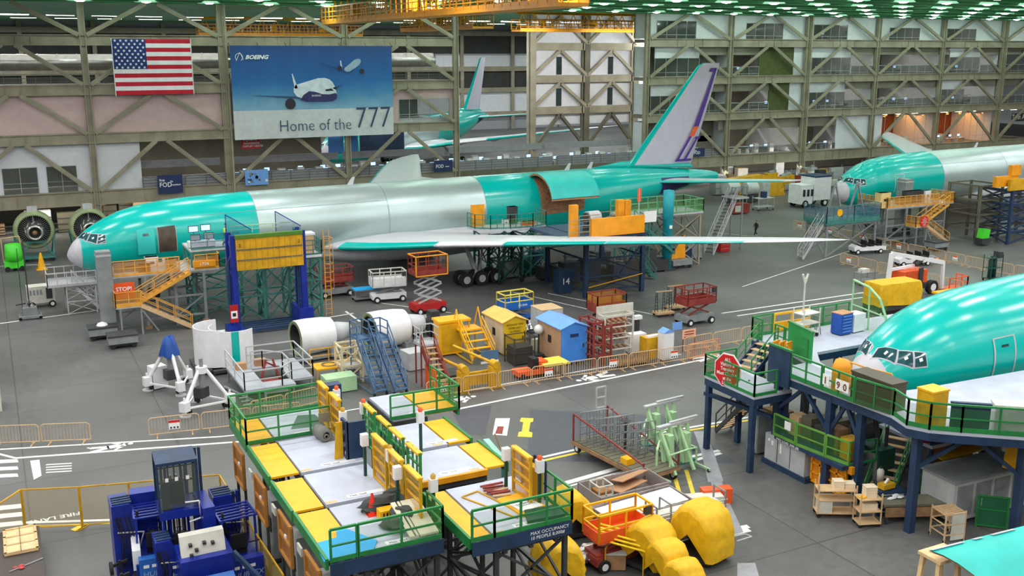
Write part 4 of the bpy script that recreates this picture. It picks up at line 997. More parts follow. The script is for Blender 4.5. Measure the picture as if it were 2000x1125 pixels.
for px in (-.1, 1.9+1.6):
    b = MB(); b.add([(px,1.6,7.1),(px+1.5,.2,7.1),(px+1.5,.2,7.6),(px,1.6,8.6)],[(0,1,2,3)]); b.build('wire_fin', MESHB, t); b = MB(); b.bar((px,1.6,7.1),(px,1.6,8.6),.05); b.bar((px,1.6,8.6),(px+1.5,.2,7.6),.05); b.build('wire_fin_frame', BLUE, t)
o = thing('warning_sign', 'small red framed sign hung on the left post of the blue gate', 'sign', x-.3, y-.45, 1.1); MB().box(-.3,.3,0,.04,0,1.3).build('sign_board', RED, o); MB().box(-.22,.22,-.01,0,.3,.85).build('sign_face', PAPER, o); MB().box(-.12,.12,-.02,-.01,.45,.7).build('sign_symbol', INKB, o)
t = thing('steel_trestle', 'dark teal braced trestle standing inside the blue gate', 'trestle', x+.4, y+2.9); tower(t, 0, 2.3, 0, 2, 4.4, GRNT, .12, nz=2); tower(t, 2.5, 4.3, 0.2, 2.2, 4.4, GRNT, .12, nz=2)
# --- right scaffold with amber ladder cage ---
x, y = G(598, 640); t = thing('scaffold_tower', 'teal scaffold tower with white deck right of the blue gate', 'scaffold', x, y+1.5); tower(t, 0, 1.7, 0, 2.6, 5.0, GRNT, .13, nz=3); MB().box(-.1,1.8,-.2,2.8,5.0,5.2).build('deck', WHITE, t)
for p, q in (((-.1,-.2),(1.8,-.2)),((1.8,-.2),(1.8,2.8))): rail_part(t, [(*p,5.2),(*q,5.2)], 1.1, GRNT, step=.6, mid=2)
MB().box(0,1.4,.3,1.3,5.2,6.6).build('tool_rack', TAN, t); MB().box(-.05,1.5,.25,1.35,6.6,6.75).build('rack_top', WHITE, t)
t = thing('caged_ladder', 'amber caged ladder on the teal scaffold tower', 'ladder', x+2.05, y+1.6)
b = MB()
for sx_ in (0,.45): b.bar((sx_,0,.3),(sx_,0,7.0),.05)
b.build('ladder_rail', YBR, t)
for k in range(18): b = MB(); b.bar((0,0,.5+k*.35),(.45,0,.5+k*.35),.035); b.build('rung', YBR, t)
b = MB()
for k in range(7): z = 2.5+k*.65; b.path([(0,0,z),(-.1,-.5,z),(.22,-.75,z),(.55,-.5,z),(.45,0,z)], .02, 5)
for xx, yy in ((-.1,-.5),(.22,-.75),(.55,-.5)): b.bar((xx,yy,2.5),(xx,yy,6.4),.03)
b.build('safety_cage', YBR, t)
# --- lifts and carts below the wing ---
x, y = G(658, 580); scissor_lift('oxide red scissor lift with grey base under the fuselage', x, y+.6, .06, 2.9, 1.5, 1.35, GREY, REDB, REDB, REDB, 1, 1.1, group='red scissor lifts')
x, y = G(716, 587); t = cart('table_cart', 'low cart with a bright cyan top under the fuselage', 'cart', x, y+.3, -.05, 2.0, 1.2, (.25, .95), GREY, posts=False); MB().box(-1.0,1.0,-.6,.6,.95,1.0).build('cyan_top', CYAN, t)
x, y = G(763, 590); scissor_lift('white scissor lift lowered beside the cyan topped cart', x, y+.6, -.12, 2.8, 1.5, 1.4, WHITE, WHITE, OFFW, GREY, 1, 1.15, toe=.5)
x, y = G(841, 612); scissor_lift('red scissor lift raised high with an orange basket', x, y+.5, .03, 2.6, 1.5, 3.2, RED, REDB, REDB, GREYL, 3, 1.4, zb=.85, toe=.3); b = MB(); b.path([(-1.3,-.82,3.1),(-1.3,-.82,4.65),(1.35,-.82,4.65),(1.35,-.82,3.1),(-1.3,-.82,3.1)], .06); b.path([(-1.3,-.82,4.65),(-1.3,.75,4.65),(1.3,.75,4.65),(1.3,-.8,4.65)], .05); b.build('amber_guard_frame', AMB, [o_ for o_ in D.objects if o_.get('label','').startswith('red scissor lift raised')][0])
# platform at the cargo door (curved rail)
x, y = G(945, 452, 4.7); t = thing('cargo_door_platform', 'curved teal railed platform below the open cargo door', 'platform', x, y+.2)
oct_ = [(-.3,2.6),(-.2,1.2),(.9,.3),(2.6,-.2),(4.8,-.3),(6.4,.2),(6.6,2.6)]
b = MB(); b.poly(oct_[::-1], 4.55, 4.75); b.build('deck', GREYL, t)
for p, q in zip(oct_[:-1], oct_[1:]): rail_part(t, [(*p,4.75),(*q,4.75)], 1.25, GRNT, step=.6, mid=2); screen(t, p, q, 4.75, 5.6, MESHG)
for c in ((0.2,2.2),(2.4,.6),(5,.5),(6.2,2.2)): MB().cbox(*c, 2.3, .16, .16, 4.55).build('post', GRNT, t)
for a, c in (((0.2,2.2),(2.4,.6)),((2.4,.6),(5,.5)),((5,.5),(6.2,2.2))):
    for z0_, z1_ in ((.3,2.3),(2.4,4.4)): b = MB(); b.bar((*a,z0_),(*c,z1_),.09); b.bar((*c,z0_),(*a,z1_),.09); b.build('cross_brace', GRNT, t)
MB().box(-.1,1.2,2.2,2.3,4.75,6.7).build('yellow_gate_panel', AMB, t)
bx, by = x, y+.2
kit([('equipment_case','dark case on the curved platform by the cargo opening','case',3.9,2.0,.8,.6,1.6,DARK),('orange_bin','orange bin beside the cargo opening','bin',4.9,.9,1.2,.5,.35,ORAN),('equipment_box','white box on the curved platform','box',2.9,1.4,.5,.4,.6,WHITE)], (bx, by), 4.75)
# dark blue lifting dock with amber girder
x, y = G(1143, 582); lx, ly = x, y; t = thing('lifting_dock', 'dark blue lifting dock topped by a long amber girder', 'aircraft dock', x, y)
Wd = 5.6; Dd = 6.5; zd = 4.9
for px, py in ((0,0),(Wd,0),(Wd,Dd),(0,Dd)): MB().cbox(px, py, zd/2, .34, .34, zd).build('post', NAVY, t)
for k, z in enumerate((.5, 1.7, 3.2, zd-.2)):
    for py in (0, Dd): b = MB(); b.bar((0,py,z),(Wd,py,z),.13); b.build('cross_beam', NAVY, t)
    for px in (0, Wd): b = MB(); b.bar((px,0,z),(px,Dd,z),.13); b.build('cross_beam', NAVY, t)
b = MB(); b.bar((.2,0,1.6),(Wd-.2,0,.3),.08); b.bar((.2,0,.3),(Wd-.2,0,1.7),.08); b.build('cross_brace', NAVY, t); b = MB(); b.bar((3.4,0,1.8),(Wd,0,4.2),.12); b.build('cross_brace', NAVY, t)
b = MB(); b.bar((.2,-.2,.9),(Wd-.1,-.2,1.6),.06); b.build('yellow_strap', YEL, t)
screen(t, (0,0),(Wd,0),.2,3.1, MESHD); screen(t, (0,0),(0,Dd),.2,4.6, MESHD)
MB().box(-.2,Wd+.3,-.2,Dd,zd,zd+.25).build('deck', NAVY, t); MB().box(.3,Wd-.1,-.35,-.1,zd+.25,zd+1.75).build('amber_girder', AMB, t, 'long flat amber girder')
MB().box(3.4,4.0,.5,1.0,zd+.25,zd+3.0).build('amber_block', AMB, t); MB().box(4.2,4.8,.7,1.2,zd+.25,zd+2.9).build('amber_block', AMB, t); MB().box(-1.3,-.6,.3,.7,zd+.25,zd+2.9).build('amber_block', AMB, t); MB().box(-1.8,0,-.2,Dd,zd,zd+.2).build('deck', NAVY, t)
for p, q in (((-1.8,-.2),(.2,-.2)),((0.2,1.5),(2.2,1.5)),((2.2,2.6),(Wd,2.6))): rail_part(t, [(*p,zd+.25),(*q,zd+.25)], 1.5, OLIVE, step=.9, mid=2)
b = MB(); b.bar((4.9,-.3,zd+.5),(4.9,-.3,zd+4.0),.05); b.build('flag_post', GREYL, t); MB().box(4.75,5.1,-.32,-.28,zd+2.9,zd+4.0).build('orange_flag', ORAN, t)
o = thing('drum_generator', 'silver drum shaped unit on top of the blue lifting dock', 'drum', x+1.7, y+2.0, zd+.25); b = MB(); b.wheel(.1,0,1.15,.62,1.1,'x',24); b.build('drum', GREYL, o); b = MB(); b.wheel(-.5,0,1.15,.5,.2,'x',20); b.build('drum_face', DARK, o); MB().box(-.6,.7,-.4,.4,0,.5).build('cradle', DARK, o)
for k, (px, lb) in enumerate(((1098,'tall dark cabinet at the left leg of the blue lifting dock'),)):
    a = G(1108, 575); cabinet('power_cabinet', lb, 'cabinet', a[0], a[1]+.8, 0, 0, 1.3, 1.0, 2.0, NAVY, 0); text('cabinet_numeral', '14', .8, PAPER, [o_ for o_ in D.objects if o_.get("label") == lb][0], (-.4,-.52,.8), FACE)
# green walkway, turquoise tank, truss tower and stairs by the tail
x, y = G(1262, 545); qx, qy = x, y+3.0; t = thing('tail_dock', 'green railed walkway around the tail behind the wing', 'aircraft dock', qx, qy)
MB().box(0,8.4,0,3.2,5.0,5.2).build('deck', GREYL, t)
for p, q in (((0,0),(8.4,0)),((8.4,0),(8.4,3.2)),((0,3.2),(8.4,3.2))): rail_part(t, [(*p,5.2),(*q,5.2)], 1.2, M('sage_green', 95, 160, 110), step=1.0, mid=1, r=.035); screen(t, p, q, 5.2, 6.2, MESHG)
tower(t, 4.6, 8.2, .2, 3.0, 5.0, OLIVE, .14, nz=2); tower(t, 0.4, 2.4, .2, 3.0, 5.0, GRNT, .12, nz=2)
stairs(t, (4.2,-1.0,1.7), (.2,-1.0,4.9), .9, GRNT, GRNT, (0,1), n=11)
stairs(t, (.6,-3.2,.1), (-1.0,-2.4,2.6), .9, GRNT, GRNT, (0,1), n=8)
stairs(t, (11.6,3.0,.2), (16.0,5.1,5.4), 1.0, DARK, GREYL, (-.43,.9), n=16); MB().box(15.6,17.4,4.2,6.4,5.3,5.45).build("stair_head_deck", GREYL, t); b = MB(); b.bar((16.8,4.5,0),(16.8,4.5,5.3),.15); b.bar((16.8,6.2,0),(16.8,6.2,5.3),.15); b.bar((16.8,4.5,.3),(13,3.6,2.0),.1); b.build("stair_head_post", GREY, t)
o = thing('turquoise_tank', 'upright turquoise cylinder standing against the tail walkway', 'tank', qx+3.9, qy-.6); b = MB(); b.lathe([(.02,7.6),(.5,7.5),(.5,5.0),(.46,4.95),(.46,.2),(.02,.2)], n=20); b.build('tank_body', M('turquoise', 20, 150, 165), o); MB().cbox(0,0,.1,1.2,1.2,.2).build('tank_base', DARK, o)
for z, s_ in ((4.0,.3),(2.8,.35)): MB().box(-s_/2,s_/2,-.52,-.46,z,z+s_).build('label_sticker', PAPER, o)
o = thing('notice_board', 'white notice board on the green stair rail', 'sign', qx+.6, qy-1.6, 4.9); MB().box(-.05,1.3,0,.04,0,1.0).build('board_face', PAPER, o); b = MB(); b.bar((.6,.02,-4.9),(.6,.02,0),.06); b.build('board_post', GRNT, o)
x, y = G(1335, 525); t = thing('yellow_wedge', 'yellow triangular fin stand on a dolly below the tail', 'stand', x, y+.6); b = MB(); b.polyn([(-1.2,0,.9),(.6,0,.9),(.5,0,3.2)], (0,.12,0)); b.build('fin_plate', AMB, t); MB().box(-1.2,1.0,-.6,.6,.35,.85).build('dolly_box', GREY, t); wheels(t, [(-.9,-.5),(.8,-.5),(-.9,.5),(.8,.5)], .17,.12,hub=False)
x, y = G(1415, 492); cabinet('red_box', 'small dark red box under the wing tip stairs', 'box', x, y+.3, 0, 0, 1.2, .8, 1.0, RED, 2)
# under-wing clutter: green trusses between gear and blue dock
for k, (px, py, lb) in enumerate(((1010,560,'dark green truss stand behind the main wheels'),(1055,548,'dark green truss stand left of the blue lifting dock'),(985,525,'dark green truss stand deep under the wing'))):
    a = G(px, py); t = thing('truss_stand', lb, 'trestle', a[0], a[1]+1.5, 0, 0, 'dark green truss stands'); tower(t, -1, 1.2, 0, 2, 4.2, GRND if k != 1 else GRNT, .11, nz=2); wheels(t, [(-1,-.1),(1.2,-.1)], .2,.12,hub=False)
# black clad pedestrian
x, y = G(1476, 461); person('person in black walking across the open floor', x, y, PI*1.02, M('black_jacket', 28, 28, 32), M('black_jeans', 24, 24, 28), hair=M('cap_black', 20, 20, 20))
# ladder racks and red lift
for k, (px, py, lb) in enumerate(((1300,618,'small rack cart with black ladders, front one of two'),(1322,606,'small rack cart with black ladders, rear one of two'))):
    a = G(px, py); t = thing('ladder_rack', lb, 'rack cart', a[0], a[1]+.3, 0, -.1, 'ladder rack carts'); MB().box(-.75,.75,-.45,.45,.2,.35).build('cart_base', TAN, t); wheels(t, [(-.6,-.4),(.6,-.4),(-.6,.4),(.6,.4)], .1,.08,hub=False)
    for sx_ in (-.65, 0, .6):
        b = MB(); b.bar((sx_-.12,0,.35),(sx_-.05,0,1.9),.04); b.bar((sx_+.12,0,.35),(sx_+.05,0,1.9),.04)
        for z in (.6,.85,1.1,1.35,1.6): b.bar((sx_-.12,0,z),(sx_+.12,0,z),.035)
        b.build('ladder', DARK, t)
    MB().box(-.7,.7,-.05,.05,1.9,1.98).build('top_bar', TAN, t)
x, y = G(1366, 634); scissor_lift('oxide red scissor lift standing alone on the open floor', x, y+.6, .06, 2.7, 1.5, 1.65, GREY, REDB, REDB, REDB, 1, 1.15, group='red scissor lifts', toe=.4)
x, y = G(1195, 640); scissor_lift('oxide red scissor lift behind the white part racks', x, y+.8, .0, 2.5, 1.5, 1.3, GREY, REDB, REDB, REDB, 1, 1.2, group='red scissor lifts', toe=.5, nets=MESHO)
x, y = G(1014, 638); scissor_lift('blue scissor lift with yellow rails behind the yellow hut', x, y+.7, .05, 2.4, 1.3, 1.4, BLUEL, BLUEL, M('lemon_rail', 232, 215, 90), GREY, 1, 1.1, toe=.55); text('lift_lettering', 'GS-2646', .22, PAPER, [o_ for o_ in D.objects if o_.get('label','').startswith('blue scissor lift')][0], (-.1,-.68,1.55), FACE)
# ---------- middle row of parked equipment ----------
x, y = G(418, 722); t = thing('cowl_panel', 'large curved white cowl panel standing on end on a dark skid', 'curved panel', x+.45, y+.6, 0, 0, 'curved white cowl panels')
b = MB(); b.lathe([(1.5,.35),(1.5,2.8)], n=30, a0=PI*.45, a1=PI*1.55); b.lathe([(1.44,2.8),(1.44,.35)], n=30, a0=PI*.45, a1=PI*1.55); b.lathe([(1.44,2.8),(1.5,2.8)], n=30, a0=PI*.45, a1=PI*1.55); b.build('curved_skin', WHITE, t); MB().box(-1.6,1.6,-1.6,1.6,.12,.3).build('skid', DARK, t)
o = thing('cowl_panel', 'curved white cowl panel with a teal edge nearest the work frame', 'curved panel', x+1.35, y+.2, 0, 0, 'curved white cowl panels')
b = MB(); b.lathe([(1.5,.35),(1.5,2.7)], n=30, a0=PI*.75, a1=PI*1.75); b.lathe([(1.44,2.7),(1.44,.35)], n=30, a0=PI*.75, a1=PI*1.75); b.lathe([(1.44,2.7),(1.5,2.7)], n=30, a0=PI*.75, a1=PI*1.75); b.build('curved_skin', WHITE, o); b = MB(); b.lathe([(1.52,.35),(1.52,2.7)], n=6, a0=PI*1.42, a1=PI*1.52); b.build('teal_edge', TEAL, o); MB().box(-1.6,1.1,-1.6,.8,.12,.3).build('skid', DARK, o)
x, y = G(340, 765); tripod('white tripod jack with a blue cover on its head', x, y+.5, .2, 3.3, 1.45, M('cover_blue', 20, 70, 150))
cabinet('jack_pump', 'white pump cabinet with handle beside the blue covered jack', 'pump', x-.7, y+1.3, 0, .3, .9, .8, 1.4, WHITE, 0)
x, y = G(402, 803); tripod('white tripod jack in front with a bare ram', x, y+.5, -.9, 3.0, 1.5)
# work frame with railings
x, y = G(480, 792); fx_, fy_ = x, y; t = thing('work_platform', 'low white work platform ring with kinked silver railings', 'work platform', x, y)
for a in ((0,1.3,0,5.2),(3.0,4.3,.9,5.2),(1.3,3.0,0,1.1),(1.3,3.0,4.0,5.2)): MB().box(*a,.75,.9).build('deck_section', DECKG, t)
for px, py in ((0.1,.1),(1.2,.1),(0.1,5),(1.2,5),(3.1,1),(4.2,1),(4.2,5),(3.1,5)): MB().cbox(px,py,.37,.12,.12,.75).build('leg', GREY, t)
for pts in ([(0,0,.9),(2.2,0,.9),(3,.9,.9),(4.3,.9,.9)],[(0,0,.9),(0,5.2,.9)],[(1.3,5.2,.9),(4.3,5.2,.9),(4.3,.9,.9)],[(1.3,4.0,.9),(2.0,4.0,.9),(3.0,3.0,.9),(3.0,1.4,.9)]): rail_part(t, pts, 1.1, GREYL, step=2.2, toe=0, r=.032)
for k in range(4): b = MB(); b.bar((-.2-.1*k,-.25,.15+.22*k),(.3-.1*k,-.25,.15+.22*k),.05); b.build('ladder_rung', GREYL, t)
cabinet('white_hatch', 'flat white hatch box in the gap of the work platform', 'box', fx_+2.2, fy_+1.6, 0, 0, 1.6, .7, .5, WHITE, 0)
for k, (dx, dy, lb) in enumerate(((.7,4.3,'cardboard box at the back left of the work platform'),(2.0,4.6,'cardboard box at the back middle of the work platform'))):
    o = MB().box(-.35,.35,-.25,.25,0,.4).build('cardboard_box', CARD, None, None, (fx_+dx, fy_+dy, .9)); tag(o, lb, 'box')
o = thing('brown_fixture', 'dark brown tooling fixture inside the work platform ring', 'fixture', fx_+2.1, fy_+2.6); b = MB(); b.box(-.7,.7,-.5,.5,.2,.4); b.build('fixture_base', REDB, o); b = MB(); b.bar((-.6,0,.4),(-.2,0,1.8),.12); b.bar((.6,0,.4),(.2,0,1.8),.12); b.bar((-.3,0,1.7),(.6,.3,1.1),.1); b.build('fixture_arm', REDB, o)
x, y = G(462, 770); b = MB(); b.tube((x-.4,y+1.4,.1),(x+1.0,y-3.3,.1),.09,8); o = b.build('steel_pipe', GREY, None); tag(o, 'long grey pipe lying on the floor left of the work platform', 'pipe')
# nacelles
x, y = G(583, 708); nacelle('white engine cowl above the yellow step stand', x, y+.5, .12, 1.18, 2.5, 'white engine cowls')
x, y = G(728, 696); nacelle('white engine cowl behind the blue rolling stairs', x, y+.5, .12, 1.28, 2.6, 'white engine cowls')
x, y = G(650, 738); t = thing('step_stand', 'bright yellow work stand under the left engine cowl', 'work stand', x, y); MB().box(-1.2,1.2,-.7,.7,.8,.9).build('deck', YEL, t)
for px in (-1.1,1.1):
    for py in (-.6,.6): b = MB(); b.bar((px*1.1,py*1.2,0),(px,py,.8),.05); b.build('leg', YELD, t)
rail_part(t, [(-1.2,.7,.9),(1.2,.7,.9)], .9, YELD, toe=0); b = MB(); b.lathe([(.5,.95),(.42,.98),(.38,.93)], n=20); o = b.build('coiled_ring', OLIVED, None, None, (x-.2, y, 0)); tag(o, 'dark coiled hose lying on the yellow work stand', 'hose coil')
x, y = G(688, 748); t = thing('frame_stand', 'cream tubular frame stand between the two engine cowls', 'frame stand', x-.4, y); tower(t, -.2, 1.1, 0, 1.3, 2.4, M('cream_tube', 215, 200, 165), .1, nz=2, br=1); MB().box(-.2,1.1,0,1.3,.9,1.0).build('shelf', GREYL, t); MB().box(0,.9,.1,1.0,.25,.6).build('base_box', GREY, t)
x, y = G(655, 765); cabinet('mint_cabinet', 'pale mint cabinet with flat top below the cream frame stand', 'cabinet', x+.3, y+.2, 0, 0, 1.9, 1.2, .95, GRNP, 0)
# blue stairs
def rolling_stairs(label, x, y, rz, m, H=3.0, run=2.4, w=.8, grp=None):
    t = thing('rolling_stairs', label, 'rolling stairs', x, y, 0, rz, grp)
    MB().box(-w/2,w/2,run,run+1.0,H-.06,H).build('top_platform', m, t)
    for p, q in (((-w/2,run),(-w/2,run+1)),((w/2,run),(w/2,run+1)),((-w/2,run+1),(w/2,run+1))): rail_part(t, [(*p,H),(*q,H)], 1.0, m, step=.8, mid=1, r=.03)
    stairs(t, (0,0,.25), (0,run,H), w, m, m, (1,0), n=11, rh=.95)
    for sx_ in (-w/2, w/2):
        b = MB(); b.bar((sx_,run+1,.15),(sx_,run+1,H),.06); b.bar((sx_,0,.15),(sx_,run+1,.15),.06); b.bar((sx_,run+.95,.3),(sx_,run*.35,1.0),.05); b.bar((sx_,run+1,.15),(sx_*1.9,run+1.4,.1),.05); b.build('side_frame', m, t)
    wheels(t, [(-w/2,.1),(w/2,.1),(-w/2,run+1),(w/2,run+1)], .13,.07,'x',hub=False); return t
SB = M('slate_blue', 72, 105, 140)
x, y = G(742, 772); rolling_stairs('slate blue rolling stairs, left one before the right engine cowl', x, y-.3, .1, SB, grp='blue rolling stairs')
x, y = G(782, 770); rolling_stairs('slate blue rolling stairs, right one before the right engine cowl', x, y-.2, .12, SB, grp='blue rolling stairs')
# orange ladder stand
x, y = G(866, 768); t = thing('ladder_stand', 'rust orange ladder stand with tan treads and grey top cage', 'ladder stand', x, y)
stairs(t, (0,0,.2), (-.3,1.6,2.6), .85, TAN, REDB, (1,0), n=8, rh=.7); MB().box(-.8,.4,1.6,2.7,2.55,2.65).build('top_platform', GREYL, t)
for p, q in (((-.8,1.6),(-.8,2.7)),((.4,1.6),(.4,2.7)),((-.8,2.7),(.4,2.7))): rail_part(t, [(*p,2.65),(*q,2.65)], 1.0, GREYL, step=.6)
for px, py in ((-.7,1.7),(.3,1.7),(-.7,2.6),(.3,2.6)): MB().cbox(px,py,1.3,.08,.08,2.6).build('leg', REDB, t)
MB().box(-.55,-.45,-.1,1.5,.1,1.5).build('side_plate', ORAN, t)
x, y = G(845, 722); cabinet('grey_cabinet', 'low pale grey cabinet left of the rust orange ladder stand', 'cabinet', x-.9, y+.9, 0, .1, 1.4, 1.3, 1.2, GREYL, 0)
x, y = G(834, 655); t = thing('tank_trailer', 'small silver tank on a two wheeled trailer', 'tank trailer', x, y+.5); b = MB(); b.lathe([(.02,-.95),(.35,-.9),(.42,-.7),(.42,.7),(.35,.9),(.02,.95)], (0,0,1.0), 'x', 20); b.build('tank', CHROME, t); MB().box(-1.0,1.0,-.4,.4,.4,.55).build('trailer_frame', DARK, t); wheels(t, [(-.5,-.5),(-.5,.5)], .3,.15)
x, y = G(853, 660); cabinet('dark_cabinet', 'narrow dark cabinet left of the bright yellow cabinet', 'cabinet', x, y+.6, 0, 0, .7, .8, 1.9, DARK, 0)
x, y = G(890, 695); t = thing('yellow_cabinet', 'bright yellow roofed cabinet with side gate', 'cabinet', x, y+.8); MB().box(-1.0,.6,-.6,.6,.1,2.3).build('cabinet_body', YEL, t); MB().box(-1.1,1.2,-.7,.7,2.3,2.45).build('roof', YEL, t); MB().box(.6,1.1,-.6,.6,1.0,1.1).build('shelf', GREY, t)
for py in (-.6,.6): MB().cbox(1.1,py,1.2,.08,.08,2.4).build('post', YELD, t)
MB().box(-.9,.5,-.63,-.6,.3,2.1).build('door', YELD, t)
x, y = G(948, 712); t = thing('yellow_steps', 'wide bright yellow steps with A shaped handrails', 'steps', x, y+.2)
stairs(t, (0,0,.3), (0,2.0,1.8), 1.6, YEL, YEL, (1,0), n=4, rh=.9); MB().box(-.8,.8,2.0,3.2,1.75,1.85).build('top_platform', YEL, t)
for sx_ in (-.8,.8): b = MB(); b.bar((sx_,2.0,1.85),(sx_,2.6,3.2),.06); b.bar((sx_,2.6,3.2),(sx_,3.2,1.85),.06); b.build('handrail_frame', YEL, t); b = MB(); b.bar((sx_,3.1,0),(sx_,3.1,1.8),.08); b.bar((sx_,.1,0.1),(sx_,3.1,.1),.08); b.build('leg', YELD, t)
x, y = G(925, 765); t = thing('twin_arm_stand', 'worn yellow stand with two long parallel arms', 'lifting stand', x, y+.2)
for sx_ in (-1.5, .6): b = MB(); b.tube((sx_+.9,0,1.5),(sx_-.3,3.4,1.9),.1,8); b.build('lift_arm', YELD, t); b = MB(); b.box(sx_+.6,sx_+1.2,-.3,.3,0,1.35); b.tube((sx_+.9,-.35,1.5),(sx_+.9,.3,1.5),.24,12); b.build('arm_foot', YELD, t)
MB().box(-.7,1.4,.4,.6,.2,1.0).build('cross_plate', YELD, t); MB().box(-1.4,.2,1.6,3.0,.4,.6).build('tray', DARK, t)
t = thing('blue_notice', 'blue and white notice on a post before the yellow steps', 'sign', *G(957, 745)); MB().box(-.6,.6,0,.04,1.35,2.0).build('sign_face', SB, t); MB().box(-.6,.6,-.01,.04,1.2,1.35).build('sign_strip', PAPER, t); b = MB(); b.bar((0,.02,0),(0,.02,1.3),.06); b.build('sign_post', GREY, t)
x, y = G(1012, 697); s1 = shed('yellow roofed plywood hut with a lettered yellow front', x, y+2.0, .0, 3.0, 1.7, 2.35, M('hut_plywood', 205, 188, 158, var=.08), M('hut_yellow', 215, 175, 15), M('hut_roof', 228, 185, 95)); 
for k, w_ in enumerate(('DOGHOUSE POINT', 'POWER UNIT 2', 'ALL POINTS')): text('hut_lettering', w_, .17, INKB, s1, (0,-1.57,2.1-k*.24), FACE, align='CENTER', sx=.85)
x, y = G(1128, 716); s2 = shed('plywood hut with a bright blue front and pale blue roof', x, y+2.1, .0, 3.2, 1.9, 2.5, M('hut_ply_brown', 176, 140, 112, var=.1), M('hut_blue', 62, 130, 215), SKYB); MB().box(-.3,.3,-1.68,-1.63,1.9,2.1).build('name_plate', SIGNN, s2)
x, y = G(1078, 660); cabinet('grey_shelter', 'tall pale grey box with a cream top behind the blue front hut', 'shelter', x, y+.8, 0, 0, 1.7, 1.7, 2.1, GREYL, 0, top=TAN)
x, y = G(1035, 668); t = thing('engine_part_cart', 'heap of silver ducting on a cart behind the yellow hut', 'cart', x+.2, y+.6); MB().box(-.8,.8,-.4,.4,.5,.6).build('tray', DARK, t)
for k in range(7): a = R.uniform(-.6,.6); b = MB(); b.tube((a,R.uniform(-.3,.3),.75),(a+R.uniform(-.3,.3),R.uniform(-.3,.3),1.1),R.uniform(.1,.2),10); b.build('duct_piece', CHROME, t)
x, y = G(1022, 715); t = thing('mesh_cage', 'black mesh cage in front of the yellow hut', 'cage', x, y+.7); b = MB(); tower(t, -.6,.9,-.6,.8,1.9,DARK,.05,br=0); 
for p, q in (((-.6,-.6),(.9,-.6)),((-.6,-.6),(-.6,.8))): screen(t, p, q, .1, 1.9, MESHD)
MB().box(-.5,.8,-.5,.7,.1,1.2).build('cage_load', DARK, t)
x, y = G(1055, 700); t = thing('lamp_cart', 'round white floodlight on a black stand between the huts', 'floodlight', x+.1, y+.4); b = MB(); b.lathe([(.02,-.35),(.26,-.22),(.35,0),(.26,.22),(.02,.35)], (0,0,1.9), 'z', 18); b.build('lamp_globe', WHITE, t); b = MB(); b.tube((0,0,.2),(0,0,1.6),.06,8); b.tube((-.7,0,.2),(-.7,0,2.3),.04,6); b.build('stand_pole', DARK, t); MB().box(-.9,.4,-.4,.4,.1,.25).build('stand_base', DARK, t)
x, y = G(1046, 738); t = thing('pallet_truck', 'orange red pallet truck with black motor behind the barriers', 'pallet truck', x, y+.5); MB().box(-1.2,1.0,-.5,.5,.2,.5).build('truck_body', ORAN, t); MB().box(.3,.9,-.45,.45,.5,1.0).build('truck_rear', ORAN, t); MB().box(-.1,.3,-.35,.35,.5,1.2).build('motor', BLACK, t); wheels(t, [(-.9,-.45),(.8,-.45),(-.9,.45),(.8,.45)], .18,.12,hub=False)
x, y = G(1088, 735); t = thing('ramp_table', 'pale yellow topped ramp table in front of the blue fronted hut', 'table', x, y+.6); MB().box(-.9,.9,-.7,.8,.75,.85).build('table_top', M('lemon', 240, 215, 80), t); 
for k in range(5): b = MB(); b.bar((-.8+k*.4,-.65,0),(-.8+k*.4,-.65,.75),.05); b.build('leg', TAN, t)
b = MB(); b.bar((-.9,-.75,.75),(.3,-.85,.1),.06); b.bar((-.9,.3,.75),(.3,.2,.1),.06); b.build('ramp_rail', DARK, t)
cabinet('cream_panel_box', 'cream low panel box between the huts', 'box', G(1070,692)[0], G(1070,692)[1]+.8, 0, 0, 1.5, .4, .95, M('cream', 225, 228, 195), 0)
# white part racks and red frames
x, y = G(1170, 718); t = thing('red_rack', 'tall oxide red stacking rack right of the blue fronted hut', 'rack', x, y+.6); tower(t, -.2,.5,-.2,1.6,3.0,REDB,.09,nz=4,br=0); tower(t,.7,1.2,-.1,1.5,2.6,REDB,.09,nz=4,br=0)
x, y = G(1212, 706); t = thing('parts_rack', 'white framed rack full of brown pipe parts', 'rack', x, y+1.0); tower(t, -.9,1.3,-.4,.5,3.1,OFFW,.07,nz=4,br=0); MB().box(-1.0,1.9,.5,.55,2.6,3.5).build('white_board', OFFW, t)
for z in (.6,1.2,1.8,2.4):
    for k in range(5): b = MB(); b.tube((-.8+k*.42,-.35,z+.12),(-.65+k*.42,.4,z+.12),.1,8); b.build('pipe_part', WOODD, t)
x, y = G(1190, 640); cabinet('red_white_box', 'small red box with a white lid behind the parts rack', 'box', x-.5, y-1.8, 0, 0, 1.2, .8, 1.9, REDB, 0, top=WHITE)
x, y = G(1248, 715); t = thing('slatted_crate', 'brown slatted crate under the white parts rack', 'crate', x, y+.5); b = MB(); b.box(-1.5,.9,-.4,.4,.15,.3)
b.build('crate_base', WOODD, t)
for k in range(12): MB().box(-1.45+k*.2,-1.35+k*.2,-.42,-.38,.3,1.0).build('slat', WOODD, t)
x, y = G(1255, 690); cabinet('white_cabinet', 'white low cabinet between the parts rack and the yellow cabinet', 'cabinet', x-.2, y+.6, 0, 0, 1.3, .7, 1.3, WHITE, 0)
x, y = G(1280, 702); t = cabinet('yellow_locker', 'squat yellow locker with a white binder on top', 'locker', x, y+.5, 0, .03, 1.4, .8, 1.5, YELD, 0); MB().box(-.5,.5,-.3,0,1.5,1.6).build('white_binder', PAPER, t)
